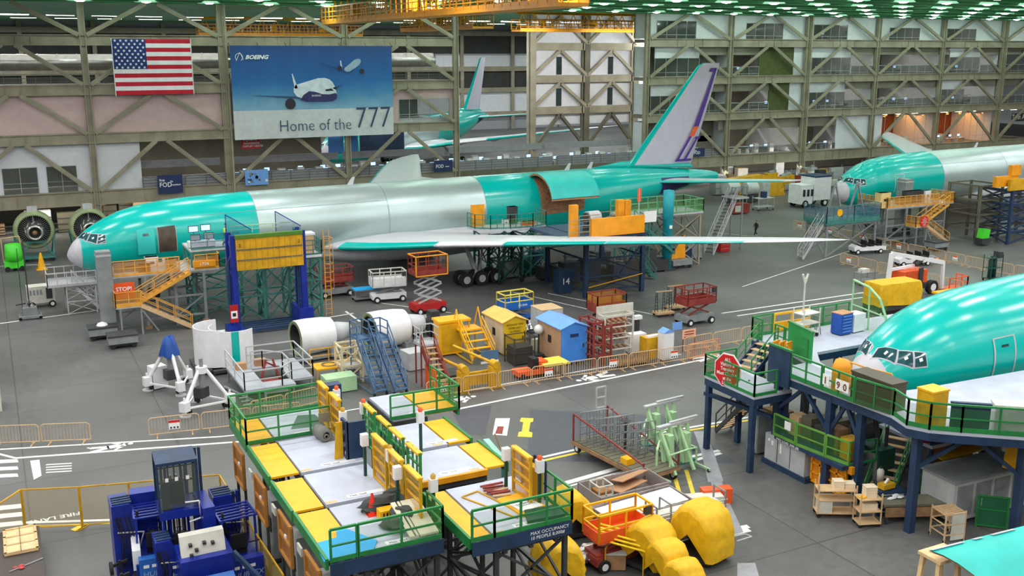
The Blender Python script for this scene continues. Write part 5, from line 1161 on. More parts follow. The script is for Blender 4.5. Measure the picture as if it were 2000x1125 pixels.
x, y = G(1306, 706); t = thing('white_locker', 'tall narrow white locker with a peaked top', 'locker', x, y+.4); MB().box(-.4,.4,-.35,.35,.1,1.95).build('locker_body', WHITE, t); b = MB(); b.polyn([(-.43,-.38,1.95),(.43,-.38,1.95),(0,-.38,2.2)], (0,.76,0)); b.build('peaked_top', SKYB, t); MB().box(-.3,.3,-.37,-.35,.2,1.8).build('locker_door', WHITE, t)
t = thing('blue_notice', 'pale blue notice on a post right of the white locker', 'sign', *G(1322, 668)); MB().box(-.4,.4,0,.04,.9,1.45).build('sign_face', SKYB, t); b = MB(); b.bar((0,.02,0),(0,.02,.9),.06); b.build('sign_post', GREY, t)
t = thing('orange_notice_board', 'orange framed notice board by the last barriers', 'sign', G(1350, 688)[0], G(1350,688)[1]+.3); MB().box(-.55,.55,0,.04,.9,1.55).build('sign_face', M('peach', 225, 170, 140), t)
for k in range(3): MB().box(-.4,.4,-.01,0,1.0+k*.18,1.07+k*.18).build('sign_text_bar', REDB, t)
b = MB(); b.bar((-.5,.02,0),(-.5,.02,.9),.05); b.bar((.5,.02,0),(.5,.02,.9),.05); b.build('sign_post', REDB, t)
x, y = G(1256, 668); t = thing('small_kiosk', 'slim grey post with a white box on top', 'post', x, y+.8); b = MB(); b.bar((0,0,0),(0,0,1.5),.25); b.build('kiosk_post', DARK, t); MB().box(-.3,.3,-.2,.2,1.5,1.75).build('kiosk_head', WHITE, t)
brow((832, 781), (1400, 697), 'tan crowd barrier in the row before the huts', signs=(0, 3, 5, 7), group='tan crowd barriers before the huts')
brow((1340, 705), (1405, 691), 'orange topped crowd barrier at the right end of the row', group='orange topped barriers', m=M('orange_barrier', 232, 140, 90))
brow((290, 856), (590, 822), 'tan crowd barrier before the tripod jacks', signs=(0, 2), smat=SIGNR, group='tan crowd barriers before the jacks')
brow((-20, 872), (180, 864), 'tan crowd barrier at the far left', signs=(2,), group='tan crowd barriers at far left')
brow((488, 822), (622, 790), 'tan crowd barrier behind the green railed deck', group='tan crowd barriers behind the deck')

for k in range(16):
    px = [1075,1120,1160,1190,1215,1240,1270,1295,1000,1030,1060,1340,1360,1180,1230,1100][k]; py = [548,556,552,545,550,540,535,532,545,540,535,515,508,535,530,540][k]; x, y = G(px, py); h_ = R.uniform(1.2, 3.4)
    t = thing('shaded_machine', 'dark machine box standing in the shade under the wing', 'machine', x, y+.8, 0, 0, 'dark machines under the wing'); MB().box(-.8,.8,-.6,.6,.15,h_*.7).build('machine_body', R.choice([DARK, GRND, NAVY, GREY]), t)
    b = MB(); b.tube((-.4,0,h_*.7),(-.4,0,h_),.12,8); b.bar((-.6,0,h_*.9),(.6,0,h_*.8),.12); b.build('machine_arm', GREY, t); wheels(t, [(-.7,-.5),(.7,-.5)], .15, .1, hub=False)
# ================= foreground lift platforms =================
Z4 = 4.6
def under(t, x0, x1, y0, y1, z):
    tower(t, x0+.15, x1-.15, y0+.15, y1-.15, z-.1, DARK, .12, nz=2)
    for k in range(3): b = MB(); xx = x0+(x1-x0)*(k+.5)/3; b.bar((xx, y0+.1, z-.25), (xx, y1-.1, z-.25), .15, .25); b.build('floor_joist', DARK, t)
def lettering(t, s, x, y, z, w=1.1):
    b = MB()
    MB().box(x-.1, x+w+.15, y-.08, y+.16, z, z+.004).build('label_strip', WHITE, t)
    text('deck_lettering', s, .16, INKB, t, (x, y-.03, z+.008), (0,0,0), ext=.001)
def lift_platform(label, x0, x1, y0, y1, xw, flap_side, rails=(), z=Z4, word='Max. load', grp='raised lift platforms', flap_z=0):
    """white deck between x0..x1, hinged yellow flap out to xw on its left or right"""
    t = thing('lift_platform', label, 'lift platform', 0, 0, 0, 0, grp); g = .06
    b = MB(); b.box(x0+g, x1-g, y0+g, y1-g, z-.12, z); b.build('white_deck', DECK, t, 'white deck')
    MB().box(x0, x1, y0, y1, z-.45, z-.12).build('deck_edge', DARK, t)
    a, c = (xw, x0) if flap_side < 0 else (x1, xw)
    f = MB().box(a+.03, c-.03, y0+.12, y1-.12, z-.08+flap_z, z+flap_z).build('yellow_flap', YEL, t, 'yellow hinged flap')
    e = a if flap_side < 0 else c
    MB().box(e-.05, e+.05, y0+.05, y1-.05, z-.3+flap_z, z+.08+flap_z).build('flap_edge', GRN, t)
    b = MB()
    for k in range(4): s = .1*k; b.bar((x0+.15+s if flap_side < 0 else x1-.55+s, y0+.12, z+.004), (x0+.1+s if flap_side < 0 else x1-.6+s, y0+.3, z+.004), .05, .004)
    b.build('hazard_marks', YEL, t)
    under(t, x0, x1, y0, y1, z-.4); lettering(t, word, x0+1.0, y0+.35, z)
    for p, q in rails: rail_part(t, [(*p, z), (*q, z)], 1.1, GRN, step=1.15, mid=1, r=.035, toe=.15); screen(t, p, q, z, z+1.0, MESHG)
    return t
XL, XM, XR = 8.05, 9.2, 11.8
A = lift_platform('lift platform with green rails and a dark mat, rearmost of the left row', XM, 12.0, 39.2, 42.4, XL, -1, (((XL, 39.25), (12.0, 39.25)), ((XL, 42.4), (12.0, 42.4)), ((XL, 39.25), (XL, 42.4))))
MB().poly([(10.1,40.2),(11.6,40.0),(11.5,41.5),(10.8,41.7)], Z4+.002, Z4+.012).build('dark_mat', M('dark_mat', 70, 98, 92), A); MB().box(11.0,11.5,39.1,39.14,Z4+.5,Z4+.9).build('rail_sign', OLIVE, A)
L1 = lift_platform('lift platform carrying the rolled grey mat, second of the left row', XM, XR, 35.5, 39.1, XL, -1)
L2 = lift_platform('empty lift platform in the middle of the left row', XM, XR, 32.35, 35.35, XL, -1, flap_z=-.05)
L3 = lift_platform('lift platform with blue sheet, cone and dark mats, front of the left row', XM, XR+.1, 28.35, 32.2, XL, -1, (((XL+.1, 28.3), (9.0, 28.3)), ((9.05, 28.3), (11.9, 28.3)), ((11.9, 28.3), (11.9, 29.6))), flap_z=.02)
B0 = lift_platform('lift platform with green rails, rearmost of the right row', 14.3, 15.9, 39.3, 42.6, 17.4, 1, (((14.2, 39.3), (17.4, 39.3)), ((17.4, 39.3), (17.4, 42.6))))
B1 = lift_platform('lift platform second from the back in the right row', 13.6, 15.35, 35.65, 38.6, 16.35, 1)
B2 = lift_platform('lift platform with amber front edge in the right row', 12.9, 15.6, 32.7, 35.45, 16.5, 1); MB().box(12.9,15.6,32.6,32.75,Z4-.2,Z4+.02).build('amber_edge', AMB, B2)
C = lift_platform('lift platform with maximum occupancy lettering at the front right', 13.4, 16.3, 27.6, 31.75, 12.6, -1, (((12.6, 27.55), (13.4, 27.55)), ((13.4, 27.55), (16.3, 27.55)), ((16.3, 27.55), (16.3, 31.0))))
text('occupancy_lettering', 'MAX OCCUPANCY\n10 PEOPLE 8,000#', .17, PAPER, C, (14.7, 27.5, Z4-.22), FACE); MB().box(12.6,16.3,27.5,27.56,Z4-.5,Z4-.02).build('navy_skirt', NAVY, C); MB().box(8.1,11.9,28.22,28.28,Z4-.5,Z4-.02).build('navy_skirt', NAVY, L3)
GL = ['rearmost','second from back','third from back','fourth from back','front']
def gate(x, ya, yb, lab, lattice=False):
    t = thing('safety_gate', lab, 'safety gate', 0, 0, 0, 0, 'yellow capped safety gates'); z0, z1 = Z4-.05, 6.35
    MB().box(x-.1, x+.1, ya, yb, z1-.08, z1).build('yellow_cap', YEL, t)
    b = MB(); b.bar((x, ya, z0), (x, ya, z1), .09); b.bar((x, yb, z0), (x, yb, z1), .09)
    for k in range(5): zz = z0+.1+(z1-z0-.2)*k/4; b.bar((x, ya, zz), (x, yb, zz), .07)
    b.build('gate_frame', GRN if lattice else YELD, t)
    if lattice: b = MB(); [b.bar((x+.03, ya+(yb-ya)*u, z0), (x+.03, ya+(yb-ya)*u, z1), .06) for u in (.33, .66)]; b.build('lattice_bars', GRN, t)
    else: screen(t, (x, ya), (x, yb), z0, z1, MESHO)
for k, (a, c) in enumerate(((39.65,40.8),(37.95,39.15),(32.6,33.9),(31.0,32.2),(29.3,30.6))): gate(11.55, a, c, 'yellow capped amber gate between the platform rows, '+GL[k]+' of five')
for k, (a, c) in enumerate(((36.0,37.2),(34.4,35.6),(32.95,34.2),(31.3,32.5))): gate(12.35, a, c, 'yellow capped green lattice gate between the platform rows, '+(GL[:3]+['front'])[k]+' of four', True)
gate(15.6, 29.2, 30.5, 'yellow capped amber gate on the front right lift platform')
def ctrl(x, y, lab, beacon=True, grp='control posts on the lift platforms'):
    t = thing('control_post', lab, 'control post', x, y, Z4, 0, grp); b = MB(); b.bar((0,0,0),(0,0,1.5),.1); b.build('post', GRND, t); MB().box(-.13,.13,-.12,.12,1.2,1.65).build('white_box', WHITE, t)
    if beacon: b = MB(); b.lathe([(.09,1.65),(.09,1.78),(.02,1.84)], n=12); b.build('beacon', ORAN if beacon == 1 else M('amber_lens', 190, 150, 60), t)
for p in ((11.95,39.6,1,'white control box with red beacon at the back of the left row'),(12.4,37.5,1,'white control box with red beacon beside the rearmost lattice gate'),(11.7,38.9,0,'white control box by the rolled mat platform'),(11.35,36.9,2,'white control box with amber lens near the navy gate'),(11.3,34.2,0,'white control box on the middle left platform'),(11.62,32.35,2,'white control box with amber lens at the middle left platform corner'),(11.3,30.8,0,'white control box by the dark mats'),(12.0,29.3,2,'white control box with amber lens by the front left rails'),(14.05,35.5,1,'white control box with red beacon on the right row'),(15.35,30.6,0,'white control box hung at the front right amber gate'),(15.9,29.1,1,'white control box with red beacon on the front right platform')): ctrl(p[0], p[1], p[3], p[2])
# navy and yellow gate panels between
t = thing('folded_gate', 'navy framed gate panel beside a leaning yellow one on the rolled mat platform', 'gate', 0, 0)
b = MB(); b.grid((11.2,36.0,Z4),(.0,.55,0),(0,0,1.5),1,3,.05); b.build('navy_gate', NAVY, t); b = MB(); b.box(11.2,11.95,35.95,36.05,Z4,Z4+1.5); b.build('navy_panel', NAVY, t); b = MB(); b.polyn([(10.75,36.2,Z4),(11.1,36.2,Z4),(11.1,36.2,Z4+1.5),(10.85,36.2,Z4+1.5)], (0,.06,0)); b.build('yellow_panel', YELD, t)
for k, (x, y, z_) in enumerate(((11.9,40.6,6.9),)): o = MB().box(-.3,.3,-.25,.25,0,1.6).build('navy_bundle', NAVY, None, None, (x+.2, y, Z4)); tag(o, 'dark navy wrapped bundle behind the rear left gates', 'bundle')
# rolled mat
o = MB()
o.lathe([(.15,-.4),(.28,-.4),(.28,.4),(.15,.4)], (0,0,.28), 'y', 24); o.lathe([(.15,.4),(.15,-.4)], (0,0,.28), 'y', 20); o.lathe([(.06,-.4),(.1,-.4),(.1,.4)], (0,0,.24), 'y', 16); o.box(0,.5,-.4,.4,0,.05)
o = o.build('rolled_mat', M('mat_grey', 118, 118, 112, rough=.8), None, None, (10.95, 38.5, Z4), rz=.15); tag(o, 'rolled grey mat lying on the white deck', 'mat')
# front left deck load
b = MB(); b.poly([(7.95,28.4),(9.6,28.5),(9.9,29.0),(9.3,30.2),(9.0,30.5),(8.8,29.8),(8.05,29.7)], Z4+.02, Z4+.05); o = b.build('blue_sheet', CYAN); tag(o, 'bright blue sheet spread over the front left platform corner', 'sheet')
cone('red traffic cone on the front left lift platform', 10.45, 31.0, Z4, .75, M('cone_red', 225, 50, 30))
t = thing('yellow_crate', 'small yellow slotted crate beside the red cone', 'crate', 10.75, 30.55, Z4); MB().box(-.25,.4,-.2,.2,0,.32).build('crate_body', YEL, t); b = MB(); [b.box(-.15+k*.12,-.1+k*.12,-.215,-.2,.1,.25) for k in range(4)]; b.build('crate_slots', INKB, t)
def heap(label, cat, name, x, y, z, w, d, h, m, seed, n=9, grp=None):
    rr = random.Random(seed); b = MB()
    for k in range(n):
        cx, cy = rr.uniform(-w/2, w/2)*.7, rr.uniform(-d/2, d/2)*.7; z0 = h*k/n*.7; rs = []
        for i in range(4):
            rs.append([(cx+(rr.uniform(.6, 1)*w*.32)*math.cos(2*PI*j/9)*(1-.15*i), cy+(rr.uniform(.6, 1)*d*.32)*math.sin(2*PI*j/9)*(1-.15*i), z0+i*h*.11+rr.uniform(0, h*.06)) for j in range(9)])
        b.loft(rs, cap0=True, cap1=True)
    o = b.build(name, m, None, None, (x, y, z)); tag(o, label, cat, grp); return o
heap('heap of crumpled dark rubber mats on the front left lift platform', 'mats', 'rubber_mats', 11.0, 31.3, Z4, 1.9, 1.0, .6, M('dark_mat2', 62, 64, 62, rough=.8), 3, 14)
heap('folded dark mats hanging behind the green front rail', 'mats', 'rubber_mats', 10.95, 29.8, Z4, 1.1, 1.4, .6, M('dark_mat2', 62, 64, 62), 5, 8)
t = thing('boards_on_deck', 'cream boards leaning behind the green front rail', 'boards', 11.2, 29.2, Z4)
for k, (a, c) in enumerate(((-.35,-.18),(-.12,-.04),(.0,.65))): b = MB(); b.polyn([(a,-.7,.1),(c,-.7,.1),(c,1.1,.55),(a,1.1,.55)], (0,.02,.05)); b.build('board', M('cream_board', 205, 200, 175), t)
# on platform C
t = thing('clamp_bundle', 'bundle of dark red tubes lying on the front right platform', 'tubes', 14.95, 30.6, Z4)
for k in range(8): b = MB(); b.tube((-.45+R.uniform(0,.2),-.35+k*.12,.08+.05*(k%3)), (.4+R.uniform(-.1,.1),-.5+k*.13,.1+.06*(k%2)), .045, 7); b.build('tube', REDB if k % 3 else TAN, t)
o = MB().poly([(-.4,-.9),(.75,-.8),(.45,.9),(-.6,.75)], 0, .06).build('yellow_board', YEL, None, None, (15.3, 29.3, Z4)); tag(o, 'yellow board lying on the front right platform', 'board')
t = thing('paper_sign', 'white paper sign taped on the yellow board', 'sign', 15.35, 29.2, Z4+.07); MB().poly([(-.35,-.5),(.55,-.4),(.35,.35),(-.5,.3)], 0, .015).build('paper_sheet', PAPER, t); text('sign_lettering', 'DO NOT USE\nTOOLING', .15, INK, t, (-.3,-.05,.02), (0,0,.15), ext=.001)
o = MB().poly([(-.7,-.5),(.7,-.6),(.8,.2),(-.4,.3)], 0, .12).build('dark_cushion', GRND, None, None, (15.5, 28.4, Z4)); tag(o, 'dark green padded mat under the front right rail', 'mat')
b = MB(); b.path([(-.9,.9,.03),(-.2,1.1,.03),(.5,-1.6,.03)], .03); b.path([(-.9,.9,.03),(.1,-1.5,.03)], .03); o = b.build('thin_rail', YELD, None, None, (14.6, 29.9, Z4)); tag(o, 'thin loose rail frame lying on the front right platform', 'frame')
for k, (x, y) in enumerate(((16.1,30.4),(16.25,29.7))): b = MB(); b.path([(0,-.4,0),(0,-.4,1.4),(0,.4,1.4),(0,.4,0)], .045); o = b.build('navy_hoop', NAVY, None, None, (x, y, Z4)); tag(o, ['navy hoop rail behind the front right gate','navy hoop rail nearest the right rail corner'][k], 'hoop rail', 'navy hoop rails')
MBX = MB().box(-.1,.1,-.5,.5,.1,1.2).build('yellow_gate_panel', YELD, None, None, (16.0, 29.7, Z4)); tag(MBX, 'worn yellow panel between the navy hoop rails', 'panel')
# brown panels on the left side
for k, (y, lb) in enumerate(((40.3,'framed brown panel under the rearmost left platform'),(36.6,'framed brown panel under the rolled mat platform'),(33.0,'framed brown panel under the middle left platform'),(29.6,'framed brown panel under the front left platform'))):
    t = thing('brown_side_panel', lb, 'panel', XL-.12, y, 0, 0, 'brown side panels')
    MB().box(0,.06,-.8,.8,2.6,4.1).build('panel_board', BROWN, t); b = MB(); b.grid((-.03,-.8,2.6),(0,1.6,0),(0,0,1.5),1,2,.05); b.build('panel_frame', M('panel_frame_brown', 175, 118, 50), t); MB().box(-.05,0,-.1,.1,3.3,3.5).build('label_sticker', PAPER, t); b = MB(); b.bar((.03,-.7,0),(.03,-.7,2.6),.1); b.bar((.03,.7,0),(.03,.7,2.6),.1); b.build('panel_leg', DARK, t)
    if k: MB().box(-.12,-.05,1.0,1.5,3.8,4.1).build('white_notice', OFFW, t)
for k in range(3):
    y = 38.4-k*3.6; t = thing('drive_cabinet', ['grey drive cabinet below the rolled mat platform','grey drive cabinet below the middle left platform','grey drive cabinet below the front left platform'][k], 'cabinet', 8.9, y, 0, 0, 'grey drive cabinets'); MB().box(-.3,.9,-.5,.6,.1,2.6).build('cabinet_body', GREYL, t); MB().box(-.35,-.3,-.3,.3,1.2,1.8).build('cabinet_panel', DARK, t); b = MB(); b.box(-.5,1.2,-.7,.8,0,.1); b.build('base_plate', DARK, t)
# ================= forklifts =================
def forklift(label, x, y, rz, kind, word):
    t = thing('forklift', label, 'forklift', x, y, 0, rz, 'deep blue side loader forklifts')
    MB().box(-.75,.75,-1.3,1.3,.25,1.15).build('chassis', BLUE, t); MB().box(-.65,.65,-1.55,-1.2,.35,1.45).build('counterweight', BLUEL if kind == 0 else BLUE, t)
    wheels(t, [(-.75,-.9),(.75,-.9),(-.75,.9),(.75,.9)], .33,.25,'x',hub=False)
    for sx_ in (-.65,.65):
        for sy_ in (-.55,.75): b = MB(); b.bar((sx_,sy_,1.15),(sx_*.95,sy_,2.65),.08); b.build('cab_pillar', BLUE, t)
    b = MB()
    for k in range(6): b.bar((-.68,-.55+k*.26,2.7),(.68,-.55+k*.26,2.7),.09,.05)
    b.bar((-.68,-.6,2.7),(-.68,.8,2.7),.07); b.bar((.68,-.6,2.7),(.68,.8,2.7),.07); b.build('overhead_guard', BLUE, t)
    s = MB().box(-.3,.3,-.4,.1,1.15,1.45).build('seat', BLACK, t); MB().box(-.3,.3,-.5,-.38,1.4,2.0).build('seat_back', BLACK, s)
    b = MB(); b.tube((0,.5,1.2),(0,.35,1.75),.03,6); b.lathe([(.2,-.01),(.22,.01),(.18,.015)], (0,.33,1.78), 'z', 14); b.build('steering_wheel', BLACK, t)
    h = 4.3 if kind == 1 else 3.0
    for sx_ in (-.45,-.3,.3,.45): b = MB(); b.bar((sx_,1.35,.2),(sx_,1.35,h),.1,.16); b.build('mast_rail', BLUE if abs(sx_) > .4 else NAVY, t)
    for k in range(3): b = MB(); b.bar((-.5,1.35,.5+k*(h-.7)/2),(.5,1.35,.5+k*(h-.7)/2),.12); b.build('mast_cross_bar', BLUE, t)
    b = MB(); b.tube((-.1,1.35,.3),(-.1,1.35,h*.85),.05,8); b.tube((.1,1.35,.3),(.1,1.35,h*.85),.05,8); b.build('lift_cylinder', CHROME, t)
    for k in range(5): b = MB(); b.tube((-.2+k*.1,1.2,.6),(-.22+k*.11,1.15,h*.7),.02,5); b.build('hydraulic_hose', BLACK, t)
    for sx_ in (-.3,.3): b = MB(); b.bar((sx_,1.45,.15),(sx_,2.4,.12),.12,.05); b.bar((sx_,1.47,.15),(sx_,1.47,.9),.12,.05); b.build('fork', DARK, t)
    b = MB(); b.path([(.7,-1.1,1.15),(.7,-1.1,1.9),(.2,-1.1,1.9)], .03); b.tube((-.55,-.4,2.75),(-.55,-.4,2.95),.05,8); b.build('mirror_bracket', BLACK, t)
    text('forklift_lettering', word, .3, M('pale_blue_letter', 150, 170, 210), t, (-.55,-1.57,.75), FACE, shear=.15)
    for k in range(3): MB().box(-.5+k*.3,-.3+k*.3,-1.56,-1.55,1.1,1.22).build('sticker', PAPER, t)
    return t
x, y = G(290, 1120); f = forklift('deep blue forklift at left with a white side box', x+.3, y-.2, -.08, 0, 'HUBTEX'); MB().box(-.85,-.55,-1.2,.2,.9,1.7).build('white_side_box', WHITE, f); MB().box(-.75,.2,.9,1.5,1.2,3.1).build('tall_tank', BLUE, f)
x, y = G(372, 1060); f = forklift('deep blue forklift with the tall dark cab at the back of the group', 5.15, 38.5, -.05, 1, 'HUBTEX')
MB().box(-.75,.75,-.7,.8,2.7,3.0).build('upper_cab_floor', BLUE, f)
for sx_ in (-.72,.72):
    for sy_ in (-.6,.75): b = MB(); b.bar((sx_,sy_,3.0),(sx_,sy_,4.9),.08); b.build('upper_cab_pillar', NAVY, f)
MB().box(-.75,.75,-.65,.8,4.85,4.97).build('upper_cab_roof', NAVY, f); MB().box(-.68,.68,-.62,-.6,3.1,4.8).build('cab_glass', PANE, f); MB().box(-.7,-.68,-.5,.7,3.1,4.8).build('cab_glass', PANE, f)
b = MB(); b.grid((-.7,.78,3.0),(1.4,0,0),(0,0,1.85),6,3,.03); b.build('cab_grille', NAVY, f); MB().box(-.25,.25,-.1,.35,3.0,3.9).build('cab_seat', BLACK, f); MB().box(-.6,-.3,-.5,-.3,3.0,4.1).build('control_pedestal', DARK, f)
for q in (-.45,-.1,.3): MB().box(q,q+.12,-.64,-.63,4.2,4.35).build('window_sticker', PAPER, f)
for sx_ in (.8,.95): b = MB(); b.bar((sx_,.5,.3),(sx_,.5,5.0),.1,.16); b.build('mast_rail', NAVY, f)
b = MB(); b.path([(.2,-.7,3.3),(.7,-.75,3.3),(.75,-.75,2.6),(.3,-.75,2.5)], .035); b.build('hoop_rail', WHITE, f)
x, y = G(470, 1122); f = forklift('deep blue forklift at right next to the yellow wire fence', x-.1, y-.1, .04, 2, 'HUBTEX'); MB().box(-1.2,-.75,-.2,1.6,.4,3.2).build('tall_tank', BLUE, f)
t = thing('control_console', 'blue machine with a pale grey switch panel between the forklifts', 'machine', 5.65, 36.6); MB().box(-.95,.95,-.9,.7,.3,1.9).build('machine_body', BLUE, t)
b = MB(); b.polyn([(-.85,-.6,1.75),(.75,-.6,1.75),(.75,-.25,2.6),(-.85,-.25,2.6)], (0,.25,.05)); b.build('switch_panel', OFFW, t, 'pale grey switch panel'); b = MB()
for q in ((-.5,1.95),(-.3,2.1),(.0,2.3),(.3,2.25),(-.5,2.3)): b.box(q[0]-.06,q[0]+.06,-.55-(2.0-q[1])*.3-.06,-.3,q[1]-.05,q[1]+.05)
b.build('switch_window', DARK, t)
b = MB(); b.loft([[(-.85+1.7*i/12, -1.9-.25*math.sin(PI*i/12), 1.0) for i in range(13)], [(-.85+1.7*i/12, -1.2, 1.35) for i in range(13)]], close=False); b.box(-.85,.85,-1.9,-1.2,.25,1.0); b.build('curved_bonnet', BLUEL, t)
for z in (.45,.7,.92): MB().box(-.88,.88,-2.2,-1.9,z,z+.06).build('bonnet_rib', NAVY, t)
b = MB(); b.bar((.95,-.9,1.9),(2.0,-3.0,.9),.12,.2); b.build('long_rail', NAVY, t)
for k, (x_, y_, w_, d_, z0_, z1_, lb) in enumerate(((3.25,39.9,.9,1.2,1.4,3.0,'blue roof slatted box unit at the far left of the forklifts'),(6.9,38.9,.9,1.0,.2,3.0,'slanted blue tank between the tall cab and the right forklift'),(4.4,37.6,.7,1.0,.2,2.2,'narrow blue pump housing left of the grey switch panel'))):
    t = thing('hydraulic_unit', lb, 'machine', x_, y_); b = MB(); b.polyn([(-w_/2,-d_/2,0),(w_/2,-d_/2,0),(w_/2,-d_/2,z1_*.8),(w_/4,-d_/2,z1_),(-w_/2,-d_/2,z1_)], (0,d_,0)); b.build('unit_housing', BLUE, t)
    for q in range(4): MB().box(-w_/2+.05,w_/3,-d_/2+.1+q*.22,-d_/2+.2+q*.22,z1_,z1_+.05).build('roof_slat', NAVY, t)
    for q in range(5): b = MB(); a_ = R.uniform(-.3,.3); b.path([(a_,-d_/2-.05,.4),(a_+.1,-d_/2-.18,z1_*.5),(a_-.1,-d_/2-.05,z1_*.85)], .025, 5); b.build('hydraulic_hose', BLACK, t)
    b = MB(); b.path([(w_/2,-d_/2-.1,z1_*.4),(w_/2+.2,-d_/2-.1,z1_*.6),(-w_/3,-d_/2-.12,z1_*.65)], .03, 6); b.build('grab_rail', GREYL, t)
for k, (x_, y_) in enumerate(((2.85,38.4),(2.8,37.3))): t = thing('black_wheel_unit', ['black steering wheel bracket at the left of the forklifts, upper one','black steering wheel bracket at the left of the forklifts, lower one'][k], 'bracket', x_, y_); b = MB(); b.bar((0,0,0),(0,0,1.2),.1); b.bar((-.3,0,1.0),(.3,.1,1.1),.1); b.build('bracket_arm', BLACK, t); b = MB(); b.wheel(-.3,0,.9,.28,.12,'x',16); b.build('bracket_wheel', BLACK, t)
# yellow wire fence
def wire_fence(label, p, q, rz=None, h=1.9, m=None):
    a, c = Vector(p), Vector(q); t = thing('wire_fence_panel', label, 'fence', 0, 0, 0, 0, 'yellow wire fence panels')
    b = MB(); b.bar((*p,h),(*q,h),.05); b.build('fence_rail', YELD, t); b = MB(); b.bar((*p,.15),(*q,.15),.04); b.build('fence_rail', YELD, t)
    for s in (p, q): b = MB(); b.bar((*s,0),(*s,h),.06); b.bar((s[0]-.2,s[1]-.2,.02),(s[0]+.2,s[1]+.2,.02),.1,.03); b.build('fence_post', YELD, t)
    screen(t, p, q, .15, h, M_F if m is None else m)
M_F = gridmat('fence_mesh', srgb(205, 180, 110), .05, .28)
wire_fence('yellow wire fence panel before the floor lettering, left one', (-.2,45.4), (1.95,44.6)); wire_fence('yellow wire fence panel before the floor lettering, right one', (2.0,44.6), (3.9,44.1)); wire_fence('yellow wire fence panel behind the left forklift', (3.95,44.1), (7.6,43.2)); wire_fence('yellow wire fence panel leaving the frame at the left edge', (-1.6,43.6), (-.25,45.4))
wire_fence('yellow wire fence panel running toward the camera by the right forklift', (7.65,38.6), (7.8,33.2), m=MESHY); wire_fence('yellow wire fence panel behind the right forklift', (7.6,43.1), (7.65,38.7), m=M_F)
t = thing('plywood_crate', 'pale plywood crate lid on a dark box in the lower left corner', 'crate', -.42, 41.5); MB().box(-.8,.72,-2.4,2.4,0,.8).build('box_base', M('dark_brown_felt', 62, 52, 46), t)
lid = MB().box(-.62,.6,0,2.35,.82,.9).build('plywood_lid', WOOD, t)
for yy in (.06,.8,1.55,2.28): MB().box(-.64,.62,yy-.05,yy+.05,.9,.94).build('lid_batten', M('batten', 205, 172, 125), lid)
for xx in (-.58,.56): MB().box(xx-.05,xx+.05,0,2.35,.9,.94).build('lid_batten', M('batten', 205, 172, 125), lid)
b = MB(); b.bar((-.02,0,.95),(-.02,2.35,.95),.02); b.build('dark_strap', DARK, t)
heap('crumpled red cloth lying in the lower left corner', 'cloth', 'red_cloth', -.6, 40.3, .8, .45, .3, .12, M('cloth_red', 205, 60, 60), 8, 3)
b = MB(); b.bar((-.9,40.1,.83),(.28,40.7,.83),.025); o = b.build('thin_stick', GREYL); tag(o, 'thin pale stick beside the red cloth', 'stick')
# ================= centre right foreground =================
def edge_frame(t, L, W, z, m, h=1.5):
    pass
x, y = 26.5, 39.8; t = thing('scaffold_trailer', 'brown slatted trailer deck carrying grey scaffold frames', 'trailer', x, y, 0, -1.45)
# local x runs along the trailer
MB().box(-2.8,2.8,-1.15,1.15,.45,.65).build('trailer_frame', WOODD, t)
for k in range(16): MB().box(-2.75+k*.35,-2.44+k*.35,-1.1,1.1,.65,.7).build('deck_plank', OLIVED, t)
wheels(t, [(-2.6,-.9),(2.6,-.9),(-2.6,.9),(2.6,.9)], .22,.12)
for sy_ in (-1.1,1.1): b = MB(); b.bar((-2.7,sy_,2.1),(2.7,sy_,.8 if sy_ > 0 else 1.2),.07); b.bar((-2.7,sy_,.65),(-2.7,sy_,2.1),.07); b.bar((2.7,sy_,.65),(2.7,sy_,1.3),.07); b.build('side_rail', REDB, t)
for k in range(9):
    b = MB(); xx = -2.4+k*.42; b.grid((xx,-.9+.1*k,.7),(.15,1.1,0),(0,0,1.5+.15*(k%3)),2,4,.022); b.build('scaffold_frame', GREY, t)
b = MB(); b.grid((-2.5,.2,2.2),(.05,.55,0),(0,0,1.1),1,2,.035); b.build('tall_hoop', GREYL, t)
MB().box(.9,1.4,-1.0,-.5,.7,1.0).build('yellow_box', YEL, t)
b = MB(); b.lathe([(.1,.1),(.3,.0)], (-.3,.3,2.2), 'z', 10); b.tube((-.3,.3,.7),(-.3,.3,2.2),.06,8); b.build('machine_head', DARK, t)
